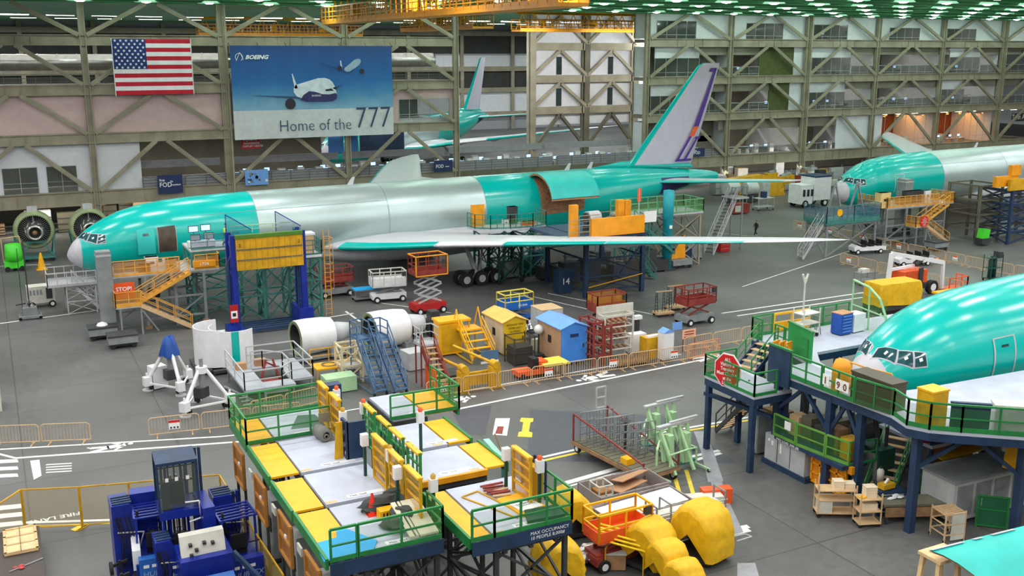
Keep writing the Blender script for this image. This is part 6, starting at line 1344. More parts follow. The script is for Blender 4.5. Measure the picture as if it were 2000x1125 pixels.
def green_frame(label, x, y, rz):
    t = thing('green_tool_frame', label, 'tooling frame', x, y, 0, rz, 'pale green tooling frames'); m = GRNP
    MB().box(-1.2,1.2,-.25,.25,.3,.45).build('base_beam', GRNT, t); 
    for sx_ in (-1.3,1.3): b = MB(); b.bar((sx_,-1.2,.15),(sx_,.8,.15),.1); b.bar((sx_,0,.2),(sx_*.7,0,.4),.1); b.build('outrigger', m, t); wheels(t, [(sx_,-1.1),(sx_,.7)], .1,.06,hub=False)
    for k, xx in enumerate((-.8,-.2,.4,.9)): b = MB(); b.bar((xx,-.2,.4),(xx,.15,2.3),.15); b.build('upright', m, t)
    for xx in (-.8,.4): b = MB(); b.bar((xx,-1.0,.3),(xx,.1,2.1),.13); b.build('strut', m, t)
    b = MB(); b.path([(-1.4,-.3,.4),(-1.4,-.3,1.5),(-.9,.1,1.7),(-.3,.1,1.7)], .06); b.build('hoop_rail', m, t)
    b = MB(); b.path([(-1.0,-.8,.4),(-1.0,-.8,1.3),(.2,-.8,1.35),(.9,-.6,1.2),(.9,-.6,.4)], .05); b.build('hoop_rail', m, t); MB().box(-.6,-.3,-.3,.1,.4,2.0).build('column', m, t); MB().box(.5,.8,-.3,.1,.4,1.9).build('column', m, t)
    MB().box(-1.0,1.3,.05,.3,2.3,2.42).build('top_beam', GREYL, t); MB().box(-.2,1.6,.1,.25,2.42,2.52).build('top_beam', GREYL, t)
    for k in range(4): b = MB(); b.bar((-.7+k*.45,.15,.6),(-.5+k*.45,.0,1.9),.05); b.build('linkage', GREY, t)
x, y = G(1290, 880); green_frame('pale green tooling frame behind, farther from the camera', x+.2, y+.3, .1); x, y = G(1325, 925); green_frame('pale green tooling frame in front on the floor plates', x, y+.4, .12)
t = open_bin('grey_bin', 'grey wheeled bin full of brown cardboard', 'bin', 24.0, 36.0, .02, 3.7, 1.9, .3, 1.1, M('bin_grey', 150, 140, 138)); 
for k, (a, c, h_) in enumerate((((-.6,-.7),(1.0,.6),.95),((-.2,-.2),(1.4,.8),1.2),((.6,-.9),(1.5,-.2),.8))): b = MB(); b.polyn([(a[0],a[1],h_),(c[0],a[1]+.3,h_+.15),(c[0],c[1],h_-.1),(a[0],c[1],h_-.3)], (0,0,.04)); o = b.build('cardboard_sheet', CARD, None, None, (24.0,36.0,0)); tag(o, ['flattened cardboard in the grey bin, lowest sheet','flattened cardboard in the grey bin, top sheet','flattened cardboard in the grey bin, right end sheet'][k], 'cardboard', 'cardboard in the bin')
t = thing('wire_shelf', 'small white and brown shelf frame standing in the bin', 'shelf', 22.9, 36.0, .4); b = MB(); b.grid((-.45,-.4,0),(.7,0,0),(0,0,.9),2,2,.03); b.grid((-.45,.4,0),(.7,0,0),(0,0,.9),2,2,.03); b.bar((-.45,-.4,.9),(-.45,.4,.9),.05); b.bar((.25,-.4,.9),(.25,.4,.9),.05); b.build('shelf_frame', OFFW, t); MB().box(-.4,.2,-.35,.35,.2,.6).build('shelf_load', BROWN, t)
open_bin('grey_bin', 'grey wheeled bin filled with white foam boards', 'bin', 23.4, 33.7, .03, 4.3, 1.8, .3, 1.2, M('bin_grey', 150, 140, 138))
for k in range(5): b = MB(); b.polyn([(-1.9+k*.7,-.75,1.0+.04*k),(-.7+k*.7,-.75,1.05+.04*k),(-.6+k*.7,.75,1.0+.04*k),(-1.8+k*.7,.75,.95+.04*k)], (0,0,.04)); o = b.build('foam_board', PAPER, None, None, (23.2,33.7,0)); tag(o, 'white foam board lying in the second grey bin', 'board', 'foam boards in the bin')
t = thing('pipe_rack', 'white slotted cabinet with a rack of long steel pipes', 'pipe rack', 24.6, 32.1); MB().box(-1.6,1.6,-.3,.3,.2,1.4).build('rack_body', OFFW, t)
for k in range(3): MB().box(-1.0+k*.9,-.85+k*.9,-.32,-.3,.4,1.0).build('dark_slot', INKB, t)
for k in range(5): b = MB(); b.tube((-2.1,-.5,.6+k*.25),(1.7,-.5,.6+k*.25),.035,6); b.build('steel_pipe', GREYL, t)
for xx in (-1.9,-1.2,1.6): b = MB(); b.bar((xx,-.5,.3),(xx,-.5,1.95),.06); b.bar((xx,.3,.3),(xx,.3,1.95),.06); b.bar((xx,-.5,1.95),(xx,.3,1.95),.06); b.build('rack_post', GREY, t)
scissor_lift('orange scissor lift with yellow rails at the front', 20.85, 31.65, .02, 2.5, 1.15, 1.35, REDB, ORAN, YEL, REDB, 1, 1.1, toe=.4)
x, y = G(1310, 1040); t = thing('folded_mats', 'folded maroon mat lying on white packing', 'mat', x, y+.5, 0, -.3); MB().box(-.8,.7,-.5,.5,.2,.6).build('packing', PAPER, t); MB().box(-.75,.3,-.4,.5,.6,.72).build('maroon_mat', M('maroon', 125, 65, 72), t)
x, y = G(1345, 1020); o = MB().box(-.7,.9,-.4,.5,0,.7).build('yellow_mat', YEL, None, None, (x, y+.4, 0), rz=-.3); tag(o, 'flat bright yellow mat behind the maroon one', 'mat')
x, y = G(1385, 1000); o = MB().box(-.9,.9,-.3,.3,0,.6).build('white_board_stack', OFFW, None, None, (x, y+.5, 0), rz=-.3); tag(o, 'stack of white and grey boards behind the largest covered cowl', 'boards'); o = MB().box(-.7,.7,-.25,.25,.0,.7).build('orange_crate', ORAN, None, None, (x+.9, y+.7, 0), rz=-.3); tag(o, 'flat orange crate behind the largest covered cowl', 'crate')
cg = 'cowls under yellow tarpaulins'
x, y = G(1280, 1120); covered('yellow tarpaulin covered cowl beside the yellow pipes', x+.1, y+.6, .35, .95, 1.5, group=cg, seed=2)
x, y = G(1390, 1100); covered('largest yellow tarpaulin covered cowl at the right of the group', x, y+.7, .2, 1.15, 1.6, group=cg, seed=3)
x, y = G(1325, 1150); covered('small tarpaulin covered cowl in front of the group', x, y+.8, .1, .75, 1.2, group=cg, seed=4)
x, y = G(1350, 1180); covered('smallest tarpaulin covered cowl at the bottom edge', x, y+.5, .1, .7, 1.1, group=cg, seed=5)
x, y = G(1100, 1050); covered('tarpaulin covered cowl tucked behind the front right platform', x+.3, y+.2, 1.5, .95, 1.5, group=cg, seed=6)
x, y = G(1095, 1150); covered('tarpaulin covered cowl at the bottom below the navy skirt', x, y+.3, 1.4, .95, 1.5, group=cg, seed=7)
for k, (px, py, lb) in enumerate(((1325,1055,'bent white handle of the covered cowl cart in the middle'),(1450,1050,'bent white handle of the largest covered cowl cart'),(1140,1000,'white handle bars beside the rear covered cowl'))):
    a = G(px, py, .8); b = MB(); b.path([(-.5,.25,0),(.3,.2,0),(.4,-.1,0),(-.4,-.15,0)], .03); o = b.build('cart_handle', GREYL, None, None, (*a, .8)); tag(o, lb, 'cart handle')
x, y = G(1230, 1112); t = thing('yellow_pipe_bundle', 'bundle of bright yellow pipes with white tips on a stand', 'pipes', x, y, 0, -.75)
for k in range(9): b = MB(); b.tube((-1.3,-.4+k*.1,1.35+.12*(k%3)),(1.0,-.4+k*.1,1.0+.12*(k%3)),.045,7); p_ = b.build('yellow_pipe', M('lemon_pipe', 240, 205, 20), t); b = MB(); b.tube((1.0,-.4+k*.1,1.0+.12*(k%3)),(1.12,-.4+k*.1,.98+.12*(k%3)),.03,6); b.build('white_tip', PAPER, p_)
for xx in (-.9,.6): b = MB(); b.bar((xx,-.5,0),(xx,-.5,1.0),.05); b.bar((xx,.6,0),(xx,.6,1.0),.05); b.bar((xx,-.5,1.0),(xx,.6,1.0),.05); b.build('stand_post', YELD, t)
x, y = G(1150, 1110); heap('pile of grey metal fittings below the orange scissor lift', 'fittings', 'metal_fittings', x, y+.3, .1, 1.6, 1.0, .6, CHROME, 12, 16); cabinet('fittings_box', 'weathered box with a flat lid in front of the metal fittings', 'box', x+.9, y-.3, 0, -.5, 1.0, .8, .7, WOODD, 0, top=GREYL)
x, y = 20.9, 42.5; t = thing('mint_ramp', 'mint green beam with a wooden handled broom behind platform C', 'beam', x, y, 0, 0); t['label'] = 'mint green beam standing on the dark floor patch'; b = MB(); b.bar((0,1.4,.85),(-.4,-1.4,.85),.3,.25); b.build('beam', M('mint', 150, 200, 185), t); 
for q in ((0,1.2),(-.35,-1.2)): b = MB(); b.bar((q[0],q[1],0),(q[0],q[1],.8),.12); b.build('beam_leg', GRNT, t)
b = MB(); b.tube((0,0,.0),(-.4,.5,1.5),.03,6); o = b.build('broom_handle', WOODD, None, None, (x+.5, y+.1, 0)); tag(o, 'wooden handle leaning on the mint green beam', 'handle')
x, y = G(0, 800); t = thing('white_rack', 'white rack cut off by the left frame edge', 'rack', x-.55, y+.5); tower(t, -.7,.6,-.8,.8,2.0,OFFW,.1,nz=2); MB().box(-.6,.5,-.7,.7,.1,.9).build('rack_load', DARK, t)
# ================= green railed dock around the nearest nose =================
ZD = 4.9
t = thing('nose_dock', 'large green railed dock with white deck around the nearest nose', 'aircraft dock', 0, 0); nd = t
def deckpoly(pts, nm='white_deck', z=ZD, m=None): b = MB(); b.poly(pts, z-.15, z); o = b.build(nm, m or DECK, nd); b = MB(); b.poly(pts, z-.5, z-.16); b.build('deck_edge', NAVY, nd); return o
deckpoly([(33.2,29.5),(33.5,29.5),(35.8,31.6),(35.3,34.4),(35.9,36.6),(37.0,38.0),(37.0,41.8),(35.9,41.8),(35.9,39.2),(35.3,36.9),(32.9,36.7)])
deckpoly([(37.0,38.0),(49,38.2),(49,42.0),(37.0,41.8)]); deckpoly([(33.2,29.5),(32.8,28.3),(33.2,27.5),(34.1,26.7),(36.3,24.9),(49,24.0),(49,30.9),(37.2,31.4),(35.8,31.6)])
for x_, y_ in ((33.5,31.4),(33.4,28.2),(33.2,33),(33.2,36.5),(35.8,39.6),(36.4,41.5),(42,41.5),(36.6,25.6),(39.6,25.2),(42.6,25.0),(36.6,38.2)): MB().cbox(x_, y_, 2.3, .32, .32, 4.6).build('post', NAVY, nd)
for p, q in (((33.5,31.4),(33.2,33)),((33.2,33),(33.2,36.5)),((33.4,28.2),(36.6,25.6)),((36.6,25.6),(39.6,25.2))):
    b = MB(); b.bar((*p,2.9),((p[0]+q[0])/2,(p[1]+q[1])/2,4.5),.16); b.bar((*q,2.9),((p[0]+q[0])/2,(p[1]+q[1])/2,4.5),.16); b.build('knee_brace', NAVY, nd)
for p, q in (((32.9,35.4),(32.9,33.4)),((32.9,33.3),(32.9,31.4)),((32.9,31.3),(33.2,29.4)),((33.2,29.4),(32.8,28.3)),((32.8,28.3),(33.2,27.5)),((33.2,27.5),(34.1,26.7)),((34.1,26.7),(36.3,24.9)),((36.3,24.9),(39,24.7)),((39.1,24.7),(42,24.5)),((35.9,41.8),(37.3,41.8)),((40,41.8),(43.0,41.9)),((35.9,39.3),(35.9,40.0)),((35.9,41.0),(35.9,41.8)),((35.3,36.9),(35.9,39.2))):
    rail_part(nd, [(*p,ZD),(*q,ZD)], 1.15, GRN, step=1.2, r=.035, toe=.2); screen(nd, p, q, ZD, ZD+1.0, MESHG)
b = MB(); b.rail([(37.4,41.8,ZD+.1),(39.9,41.75,ZD+.1)], 1.0, .05, 1.25, 1, .5); b.build('yellow_rail', YEL, nd, 'bright yellow rail section')
rail_part(nd, [(34.6,30.9,ZD),(34.3,32.2,ZD),(34.3,33.8,ZD)], 1.2, YBR, name='amber_rail', step=.8)
screen(nd, (32.86,31.3),(33.16,29.5),ZD,ZD+1.05,MESHD)
# signs with numbers on the front rail
for k, (ch, yy) in enumerate((('1',33.0),('9',32.2),('0',31.8))):
    o = thing('number_plate', ['white number plate reading 1 on the green rail','white number plate reading 9 on the green rail','white number plate reading 0 on the green rail'][k], 'sign', 32.8, yy, ZD+.35, 0, 'number plates on the green rail'); MB().box(-.03,0,-.19,.19,0,.5).build('plate', PAPER, o); text('numeral', ch, .45, M('brown_ink', 120, 60, 30), o, (-.04,.13,.08), (PI/2,0,-PI/2), off=.01)
for nm, lb, x_, y_, w_, d_, h_, m_ in (('yellow_drum','round shouldered amber housing behind the number plates',33.7,33.0,.9,.9,1.5,AMB),('mesh_console','dark mesh topped console at the corner of the green rail',33.7,30.8,.9,2.3,1.3,M('console_dark', 70, 64, 50)),('yellow_locker','yellow rounded locker at the front corner of the nose dock',33.7,27.9,.9,.8,1.6,YELD),('navy_board','navy board behind the front rail of the nose dock',34.55,26.7,1.5,.12,1.2,NAVY),('grey_bench','long grey bench cabinet behind the front rail of the nose dock',36.2,25.7,2.0,.7,1.2,GREYL),('dark_cabinet','dark cabinet with a red lamp at the right edge of the nose dock',39.6,25.2,.8,.8,1.2,DARK)):
    o = thing(nm, lb, nm.split('_')[1], x_, y_, ZD, -.68 if nm in ('navy_board', 'grey_bench') else 0); b = MB()
    if nm == 'yellow_drum': b.lathe([(.42,0),(.42,1.1),(.3,1.4),(.02,1.5)], n=20)
    else: b.box(-w_/2,w_/2,-d_/2,d_/2,0,h_-.08)
    b.build('body', m_, o)
    if nm != 'yellow_drum': MB().box(-w_/2-.03,w_/2+.03,-d_/2-.03,d_/2+.03,h_-.08,h_).build('top', YEL if nm == 'yellow_locker' else (m_ if nm != 'grey_bench' else OFFW), o)
o = thing('red_beacon', 'glowing red lamp on the right end rail of the nose dock', 'lamp', 39.0, 24.72, ZD+1.15); b = MB(); b.tube((0,0,0),(0,0,.12),.1,10); b.build('lamp_base', DARK, o); b = MB(); b.lathe([(.13,.12),(.13,.25),(.02,.33)], n=12); b.build('lamp_lens', REDL, o)
# deck furniture north side
cabinet('tool_cabinet', 'bright blue drawer cabinet with pale stripes on the white deck', 'tool cabinet', 40.7, 40.1, ZD, .1, .9, .7, 1.2, M('tool_blue', 28, 80, 170), 6, M('tool_blue', 28, 80, 170), handle=SKYB, top=CARD); cabinet('white_cabinet', 'plain white cabinet right of the blue drawer cabinet', 'cabinet', 41.75, 40.2, ZD, .1, .95, .7, 1.05, WHITE, 0)
t = cart('tool_trolley', 'white wire trolley with a tall lamp stand on the white deck', 'trolley', 38.6, 40.6, .1, 1.3, .8, (.3,.8,1.35), OFFW); t.location.z = ZD; b = MB(); b.tube((-.3,0,.3),(-.3,0,3.3),.05,8); b.tube((-.3,0,3.0),(-.5,0,3.5),.06,8); b.tube((-.3,0,3.0),(-.1,0,3.5),.06,8); b.build('lamp_stand', OFFW, t)
o = b = MB(); b.path([(0,0,0),(.2,0,1.0),(.4,0,0)], .03); b.path([(0,.4,0),(.2,.4,1.0),(.4,.4,0)], .03); b.path([(.2,0,1),(.2,.4,1)], .03); o = b.build('trestle_stool', GREY, None, None, (39.2,40.5,ZD)); tag(o, 'small grey folding trestle on the white deck', 'trestle')
t = thing('curved_green_gate', 'pale green gate with a curved post beside the fuselage', 'gate', 42.6, 39.9, ZD); b = MB(); b.path([(0,-1.2,0),(0,-1.1,1.0),(0,-.6,1.9),(0,.2,2.4),(0,1.4,2.6)], .07); b.path([(0,-1.2,0),(0,1.4,0),(0,1.4,2.6)], .05); b.path([(0,.1,0),(0,.2,2.4)], .05); b.path([(0,-1.1,1.0),(0,1.4,1.2)], .04); b.build('gate_frame', M('pale_green_gate', 150, 195, 150), t); screen(t, (0.01,-1.1),(0.01,1.4),0,1.9,MESHG)
# entry landing with the octagonal sign
t = thing('entry_stairs', 'green railed entry landing and stairs left of the nose dock', 'stairs', 0, 0); zl = 3.95
MB().box(31.35,33.7,36.1,39.9,zl-.15,zl).build('landing_deck', DECK, t); MB().box(31.35,33.7,36.1,39.9,zl-.5,zl-.16).build('landing_edge', NAVY, t)
for p, q in (((31.35,39.9),(31.35,36.1)),((31.35,36.1),(32.7,36.1)),((31.35,39.9),(33.3,39.9))): rail_part(t, [(*p,zl),(*q,zl)], 1.15, GRN, step=1.1, r=.035, toe=.15); screen(t, p, q, zl, zl+1.0, MESHG)
for c in ((31.5,36.3),(33.5,36.3),(31.5,39.7),(33.5,39.7)): MB().cbox(*c, zl/2-.2, .25, .25, zl-.4).build('post', NAVY, t)
stairs(t, (33.7,39.9,zl-.4), (35.9,40.5,ZD), 1.2, TAN, GRN, (-.26,.96), n=6, rh=1.0, str_m=NAVY)
stairs(t, (33.9,41.4,.1), (33.3,38.2,3.0), 1.2, TAN, DARK, (.98,.18), n=11, rh=1.0, str_m=DARK)
b = MB(); b.bar((31.4,39.9,3.0),(32.8,36.4,2.6),.25,.18); b.build('outrigger_beam', NAVY, t)
sg_ = G(1421, 724, 4.65); o = thing('stop_sign', 'red octagonal sign telling all visitors to check in, on the green landing', 'sign', sg_[0], sg_[1], 4.4, -PI/2+.35)
b = MB(); b.polyn([(.80*math.cos(PI/8+k*PI/4), 0, .25+.93*math.sin(PI/8+k*PI/4)) for k in range(8)], (0,.04,0)); b.build('white_border', PAPER, o); b = MB(); b.polyn([(.74*math.cos(PI/8+k*PI/4), -.02, .25+.87*math.sin(PI/8+k*PI/4)) for k in range(8)], (0,.03,0)); b.build('sign_face', SIGNR, o)
for k, w_ in enumerate(('ALL', 'Visitors &', 'Travelers', 'Must Check in', 'at the', 'LOCC')): text('sign_lettering', w_, .25, PAPER, o, (0,-.03,.72-k*.24), FACE, align='CENTER', sx=.8, off=.004)
o = MB(); o.lathe([(.5,0),(.55,.4),(.4,.9),(.02,1.1)], n=14); o = o.build('clear_bag', M('pale_plastic', 200, 212, 215, rough=.3), None, None, (32.2, 39.2, zl)); tag(o, 'translucent white plastic bag behind the red octagonal sign', 'bag')
o = thing('navy_notice_board', 'navy board hung on the rail beside the entry stairs', 'board', 32.85, 36.3, ZD-.6); MB().box(-.05,.05,-.9,.6,0,1.9).build('board_face', NAVY, o); MB().box(-.07,.07,-.95,.65,1.85,1.95).build('board_cap', GRN, o)
for k in range(3): b = MB(); b.grid((0,0,0),(.55,.2,0),(0,.1,1.1),2,3,.04); o = b.build('amber_trellis', AMB, None, None, (34.3+k*.18, 38.2-k*.25, ZD-.3)); tag(o, 'amber frame leaning on the green panel beside the stairs', 'frame', 'stacked amber frames')
o = thing('green_screen_wall', 'solid green panel standing on the white deck edge', 'panel', 35.5, 37.6, ZD, -.2); MB().box(-.05,.05,-1.0,1.2,0,1.6).build('panel_face', M('panel_green', 30, 140, 70), o); MB().box(-.07,.07,-1.05,1.25,1.55,1.65).build('panel_cap', GRN, o)
# mid level
t = thing('lower_dock', 'lower green railed gallery under the nose dock', 'gallery', 0, 0); z2 = 1.8
MB().box(32.75,34.3,31.6,36.1,z2-.2,z2).build('gallery_deck', NAVY, t)
for p, q in (((32.7,36.1),(32.7,34.6)),((32.7,34.5),(32.9,32.9)),((32.9,32.8),(33.1,31.6))): rail_part(t, [(*p,z2),(*q,z2)], 1.1, M('mossy_green', 95, 150, 60), step=1.1, r=.035, toe=.15); screen(t, p, q, z2, z2+1.05, MESHG)
rail_part(t, [(33.1,31.6,z2),(34.6,31.4,z2)], 1.1, GRN); 
text('gallery_lettering', 'MAX LOAD 2000 LBS', .17, PAPER, t, (32.7,35.9,z2-.17), (PI/2,0,-PI/2)); MB().box(32.62,32.66,34.9,35.3,z2+.6,z2+1.0).build('rail_sign', PAPER, t)
for k in range(5): MB().box(33.5,34.2,31.9+k*.85,32.55+k*.85,z2,z2+1.0+.2*(k%2)).build('stored_case', (YELD, WOODD, DARK, OLIVED, TAN)[k], t)
o = thing('switch_cabinet', 'long grey electrical cabinet under the green gallery', 'cabinet', 33.5, 35.6); MB().box(-.5,.7,-1.4,1.4,.25,1.58).build('cabinet_body', GREYL, o); MB().box(-.6,.8,-1.6,1.5,0,.25).build('plinth', NAVY, o)
for yy in (-.4,.5): MB().box(-.52,-.5,yy-.01,yy+.01,.3,1.5).build('door_seam', DARK, o)
for yy, zz, s_ in ((.85,1.2,.22),(.25,1.1,.5),(1.1,1.3,.12)): MB().box(-.53,-.5,yy-.06,yy+.06,zz-s_/2,zz+s_/2).build('label_sticker', PAPER, o)
o = thing('grey_locker', 'narrow grey locker at the back end of the electrical cabinet', 'locker', 33.6, 38.2); MB().box(-.4,.4,-.4,.4,.1,2.1).build('body', GREY, o); MB().box(-.42,-.4,-.3,.3,.3,1.9).build('door', GREYL, o)
o = thing('amber_grid_panel', 'amber ribbed panel standing on the floor under the gallery', 'panel', 33.35, 33.0); MB().box(-.02,.08,-1.15,1.0,.15,1.55).build('panel_sheet', M('amber_dark', 205, 125, 20), o)
b = MB(); b.grid((-.06,-1.15,.15),(0,2.15,0),(0,0,1.4),4,3,.05); b.build('panel_ribs', AMB, o); MB().box(-.2,.2,-1.6,-1.35,1.4,1.75).build('panel_hinge', AMB, o); MB().box(-.2,.2,1.15,1.4,1.4,1.75).build('panel_hinge', DARK, o)
t = thing('green_stairs', 'green handrailed stairs leading up under the nose dock', 'stairs', 0, 0); stairs(t, (34.0,30.6,.1), (36.9,32.1,2.4), 1.2, TAN, GRN, (-.47,.88), n=9, rh=1.0, str_m=GRND)
t = thing('pale_platform', 'pale shaded platform under the belly of the nearest airliner', 'platform', 38.6, 32.0); MB().box(-1.6,2.2,-1.6,2.0,2.3,2.45).build('platform_deck', DECK, t); rail_part(t, [(-1.6,-1.5,2.45),(.4,-1.6,2.45)], 1.1, NAVY, step=.5)
for c in ((-1.5,-1.5),(2.1,-1.5),(2.1,1.9),(-1.5,1.9)): MB().cbox(*c,1.15,.15,.15,2.3).build('leg', NAVY, t)
o = MB(); o.lathe([(.02,0),(.36,0),(.42,.8),(.38,.85),(.3,.8)], n=20); a = G(1757, 850, 2.45); o = o.build('pink_barrel', M('pink_red', 170, 40, 80), None, None, (37.3, 31.1, 2.45)); tag(o, 'dark pink barrel on the pale platform under the dock', 'barrel')
# right lower machines
t = thing('grey_machine_row', 'long grey machine housing behind the navy posts', 'machine', 37.6, 28.2, 0, -.05); MB().box(-2.2,2.4,-.6,1.2,.2,2.0).build('machine_housing', GREYL, t); MB().box(-2.3,2.5,-.7,1.3,2.0,2.1).build('housing_top', GREY, t)
for k in range(4): MB().box(-2.0+k*1.1,-1.1+k*1.1,-.62,-.6,.4,1.8).build('housing_door', GREY, t)
t = thing('yellow_hopper', 'bright yellow tapered hopper hanging under the nose dock', 'hopper', 38.2, 26.6, 2.6); b = MB(); b.polyn([(-.75,-.4,0),(.7,-.4,.05),(.85,-.4,1.25),(-.6,-.4,1.15)], (0,.9,0)); b.build('hopper_body', YEL, t); MB().box(-.5,0,-.42,-.4,.95,1.1).build('sticker', PAPER, t); b = MB(); b.bar((0,.2,1.1),(0,.2,1.9),.1); b.build('hanger', DARK, t)
b = MB(); b.path([(0,0,2.0),(1.6,0,2.0),(2.2,0,1.4),(2.2,0,-.6)], .28, 12); t = b.build('grey_duct', GREY, None, None, (37.6,27.6,2.3)); tag(t, 'thick grey duct bending down behind the yellow hopper', 'duct')
t = thing('brown_shelving', 'brown backed shelving under the right end of the nose dock', 'shelving', 38.6, 30.2, 0); MB().box(-1.3,1.6,.5,.6,.2,4.2).build('back_board', BROWN, t)
for k in range(4): MB().box(-1.3,1.6,-.2,.5,.9+k*.95,.96+k*.95).build('shelf', YELD, t)
def gpanel(label, p, q, z0, h):
    t = thing('green_gate', label, 'gate', 0, 0, 0, 0, 'green gates on the floor'); b = MB(); b.bar((*p,z0),(*q,z0),.06); b.bar((*p,z0+h),(*q,z0+h),.06); b.bar((*p,z0+h*.55),(*q,z0+h*.55),.05); b.bar((*p,0),(*p,z0+h),.07); b.bar((*q,0),(*q,z0+h),.07); b.build('gate_frame', GRN, t); screen(t, p, q, z0, z0+h, M('gate_green_sheet', 28, 95, 60)); return t
a, c = G(1905, 1028), G(1965, 1035); g_ = gpanel('solid green gate with a small sign near the right edge', a, (c[0], c[1]), .1, 1.35); MB().box(a[0]+.1,a[0]+.6,a[1]-.1,a[1]-.05,1.0,1.35).build('gate_sign', PAPER, g_); MB().box(a[0]+.1,a[0]+.7,a[1]-.09,a[1]-.05,.12,.28).build('hazard_strip', YEL, g_)
a, c = G(1778, 965), G(1833, 1000); t = thing('green_rail_section', 'low green rail section behind the workbench', 'rail', 0, 0); rail_part(t, [(*a,0),(*c,0)], 1.2, GRN, r=.04); screen(t, a, c, .1, 1.1, MESHG)
x, y = G(1640, 1012); t = cart('parts_cart', 'tan wire cart stacked with flat cartons and a white tub', 'cart', x, y+.35, -.5, 1.7, .75, (.25,.85,1.3), TAN); MB().box(-.75,-.2,-.35,.35,.25,.8).build('white_tub', OFFW, t); b = MB(); b.bar((-.85,-.3,1.3),(-.85,-.3,2.1),.05); b.build('cart_pole', TAN, t)
stack('cream carton stacked on the left wire cart', 'carton', 'carton', [(x+.1, y+.35, 3), (x+.55, y+.15, 2)], .45, .4, .12, M('cream_carton', 225, 208, 180), 1.3, 'cartons on the left wire cart', -.5)
x, y = G(1702, 1030); t = cart('parts_cart', 'narrow tan cart with cartons on three shelves beside the blue tool chest', 'cart', x, y+.3, -.35, 1.0, .7, (.2,.75,1.3), TAN); 
stack('cream carton stacked on the narrow cart', 'carton', 'carton', [(x+.1, y+.35, 4)], .5, .4, .12, M('cream_carton', 225, 208, 180), 1.3, 'cartons on the narrow cart', -.35); stack('cream carton on a lower shelf of the narrow cart', 'carton', 'carton', [(x+.05, y+.3, 3)], .6, .45, .1, M('cream_carton', 225, 208, 180), .75, 'cartons on the lower shelf', -.35)
o = MB().box(-.18,.18,-.12,.12,0,.06).build('yellow_folder', YEL, None, None, (x-.28, y+.35, 1.3)); tag(o, 'yellow folder on the narrow cart beside the cartons', 'folder')
x, y = G(1745, 1008); cabinet('tool_chest', 'dark blue tool chest with silver drawer edges by the workbench', 'tool chest', x, y+.4, 0, -.35, 1.3, .7, 1.15, NAVY, 5, NAVY, handle=GREYL)
o = thing('yellow_basket', 'yellow basket of parts on the dark blue tool chest', 'basket', x-.1, y+.45, 1.2); MB().box(-.35,.35,-.2,.2,0,.22).build('basket_body', YELD, o); b = MB(); b.tube((-.1,0,.2),(.1,0,.4),.06,8); b.build('basket_load', WHITE, o)
o = thing('white_canister', 'white canister standing behind the yellow basket', 'canister', x+.2, y+1.1, 1.2); b = MB(); b.lathe([(.02,0),(.16,0),(.16,.5),(.08,.6),(.02,.6)], n=14); b.build('canister_body', OFFW, o); b = MB(); b.tube((0,0,.6),(0,0,.72),.05,8); b.build('canister_cap', DARK, o); MB().cbox(0,0,-.6,.4,.4,1.2).build('canister_stand', DARK, o)
x, y = G(1825, 1020); t = thing('workbench', 'long grey topped workbench with a plywood front', 'workbench', x-.3, y+.5, 0, -.42); MB().box(-1.9,1.7,-.5,.5,.85,.95).build('bench_top', M('bench_top_grey', 110, 108, 92), t); MB().box(-1.8,1.6,-.48,-.42,.35,.8).build('plywood_front', WOODD, t)
for c in ((-1.7,-.4),(1.5,-.4),(-1.7,.4),(1.5,.4)): MB().cbox(*c,.42,.1,.1,.85).build('leg', DARK, t)
o = MB().box(-.4,.4,-.25,.25,0,.02).build('red_sheet', RED, None, None, (x+.75, y+.1, .96), rz=-.42); tag(o, 'red sheet lying on the right end of the workbench', 'sheet')
heap('crumpled white rags on the left end of the workbench', 'rags', 'white_rags', x-1.3, y+1.1, .95, .8, .4, .15, WHITE, 21, 5)
x, y = G(1870, 1060); t = thing('tube_rack', 'wheeled rack of tan plastic tubes at the right front', 'tube rack', x, y+.5, 0, -.2); tower(t, -.5,.45,-.4,.5,1.35,TAN,.045,nz=3,br=0); MB().box(-.2,.45,-.42,-.38,.1,1.3).build('white_panel', OFFW, t)
for k in range(8): b = MB(); b.tube((-.5,-.38+.1*k,1.3),(.45,-.38+.1*k,1.3),.022,6); b.build('cross_tube', TAN, t)
wheels(t, [(-.5,-.4),(.45,-.4),(-.5,.5),(.45,.5)], .07,.05,hub=False)
x, y = G(1890, 1000); o = thing('cardboard_sheet_stand', 'tall brown cardboard panel leaning near the tube rack', 'cardboard', x, y+.6); MB().box(-.5,.45,0,.06,.2,1.9).build('cardboard_sheet', WOODD, o); b = MB(); b.bar((-.5,-.02,1.8),(.45,-.02,1.8),.06); b.bar((-.5,-.02,.9),(.45,-.02,.9),.06); b.build('batten', CARD, o)
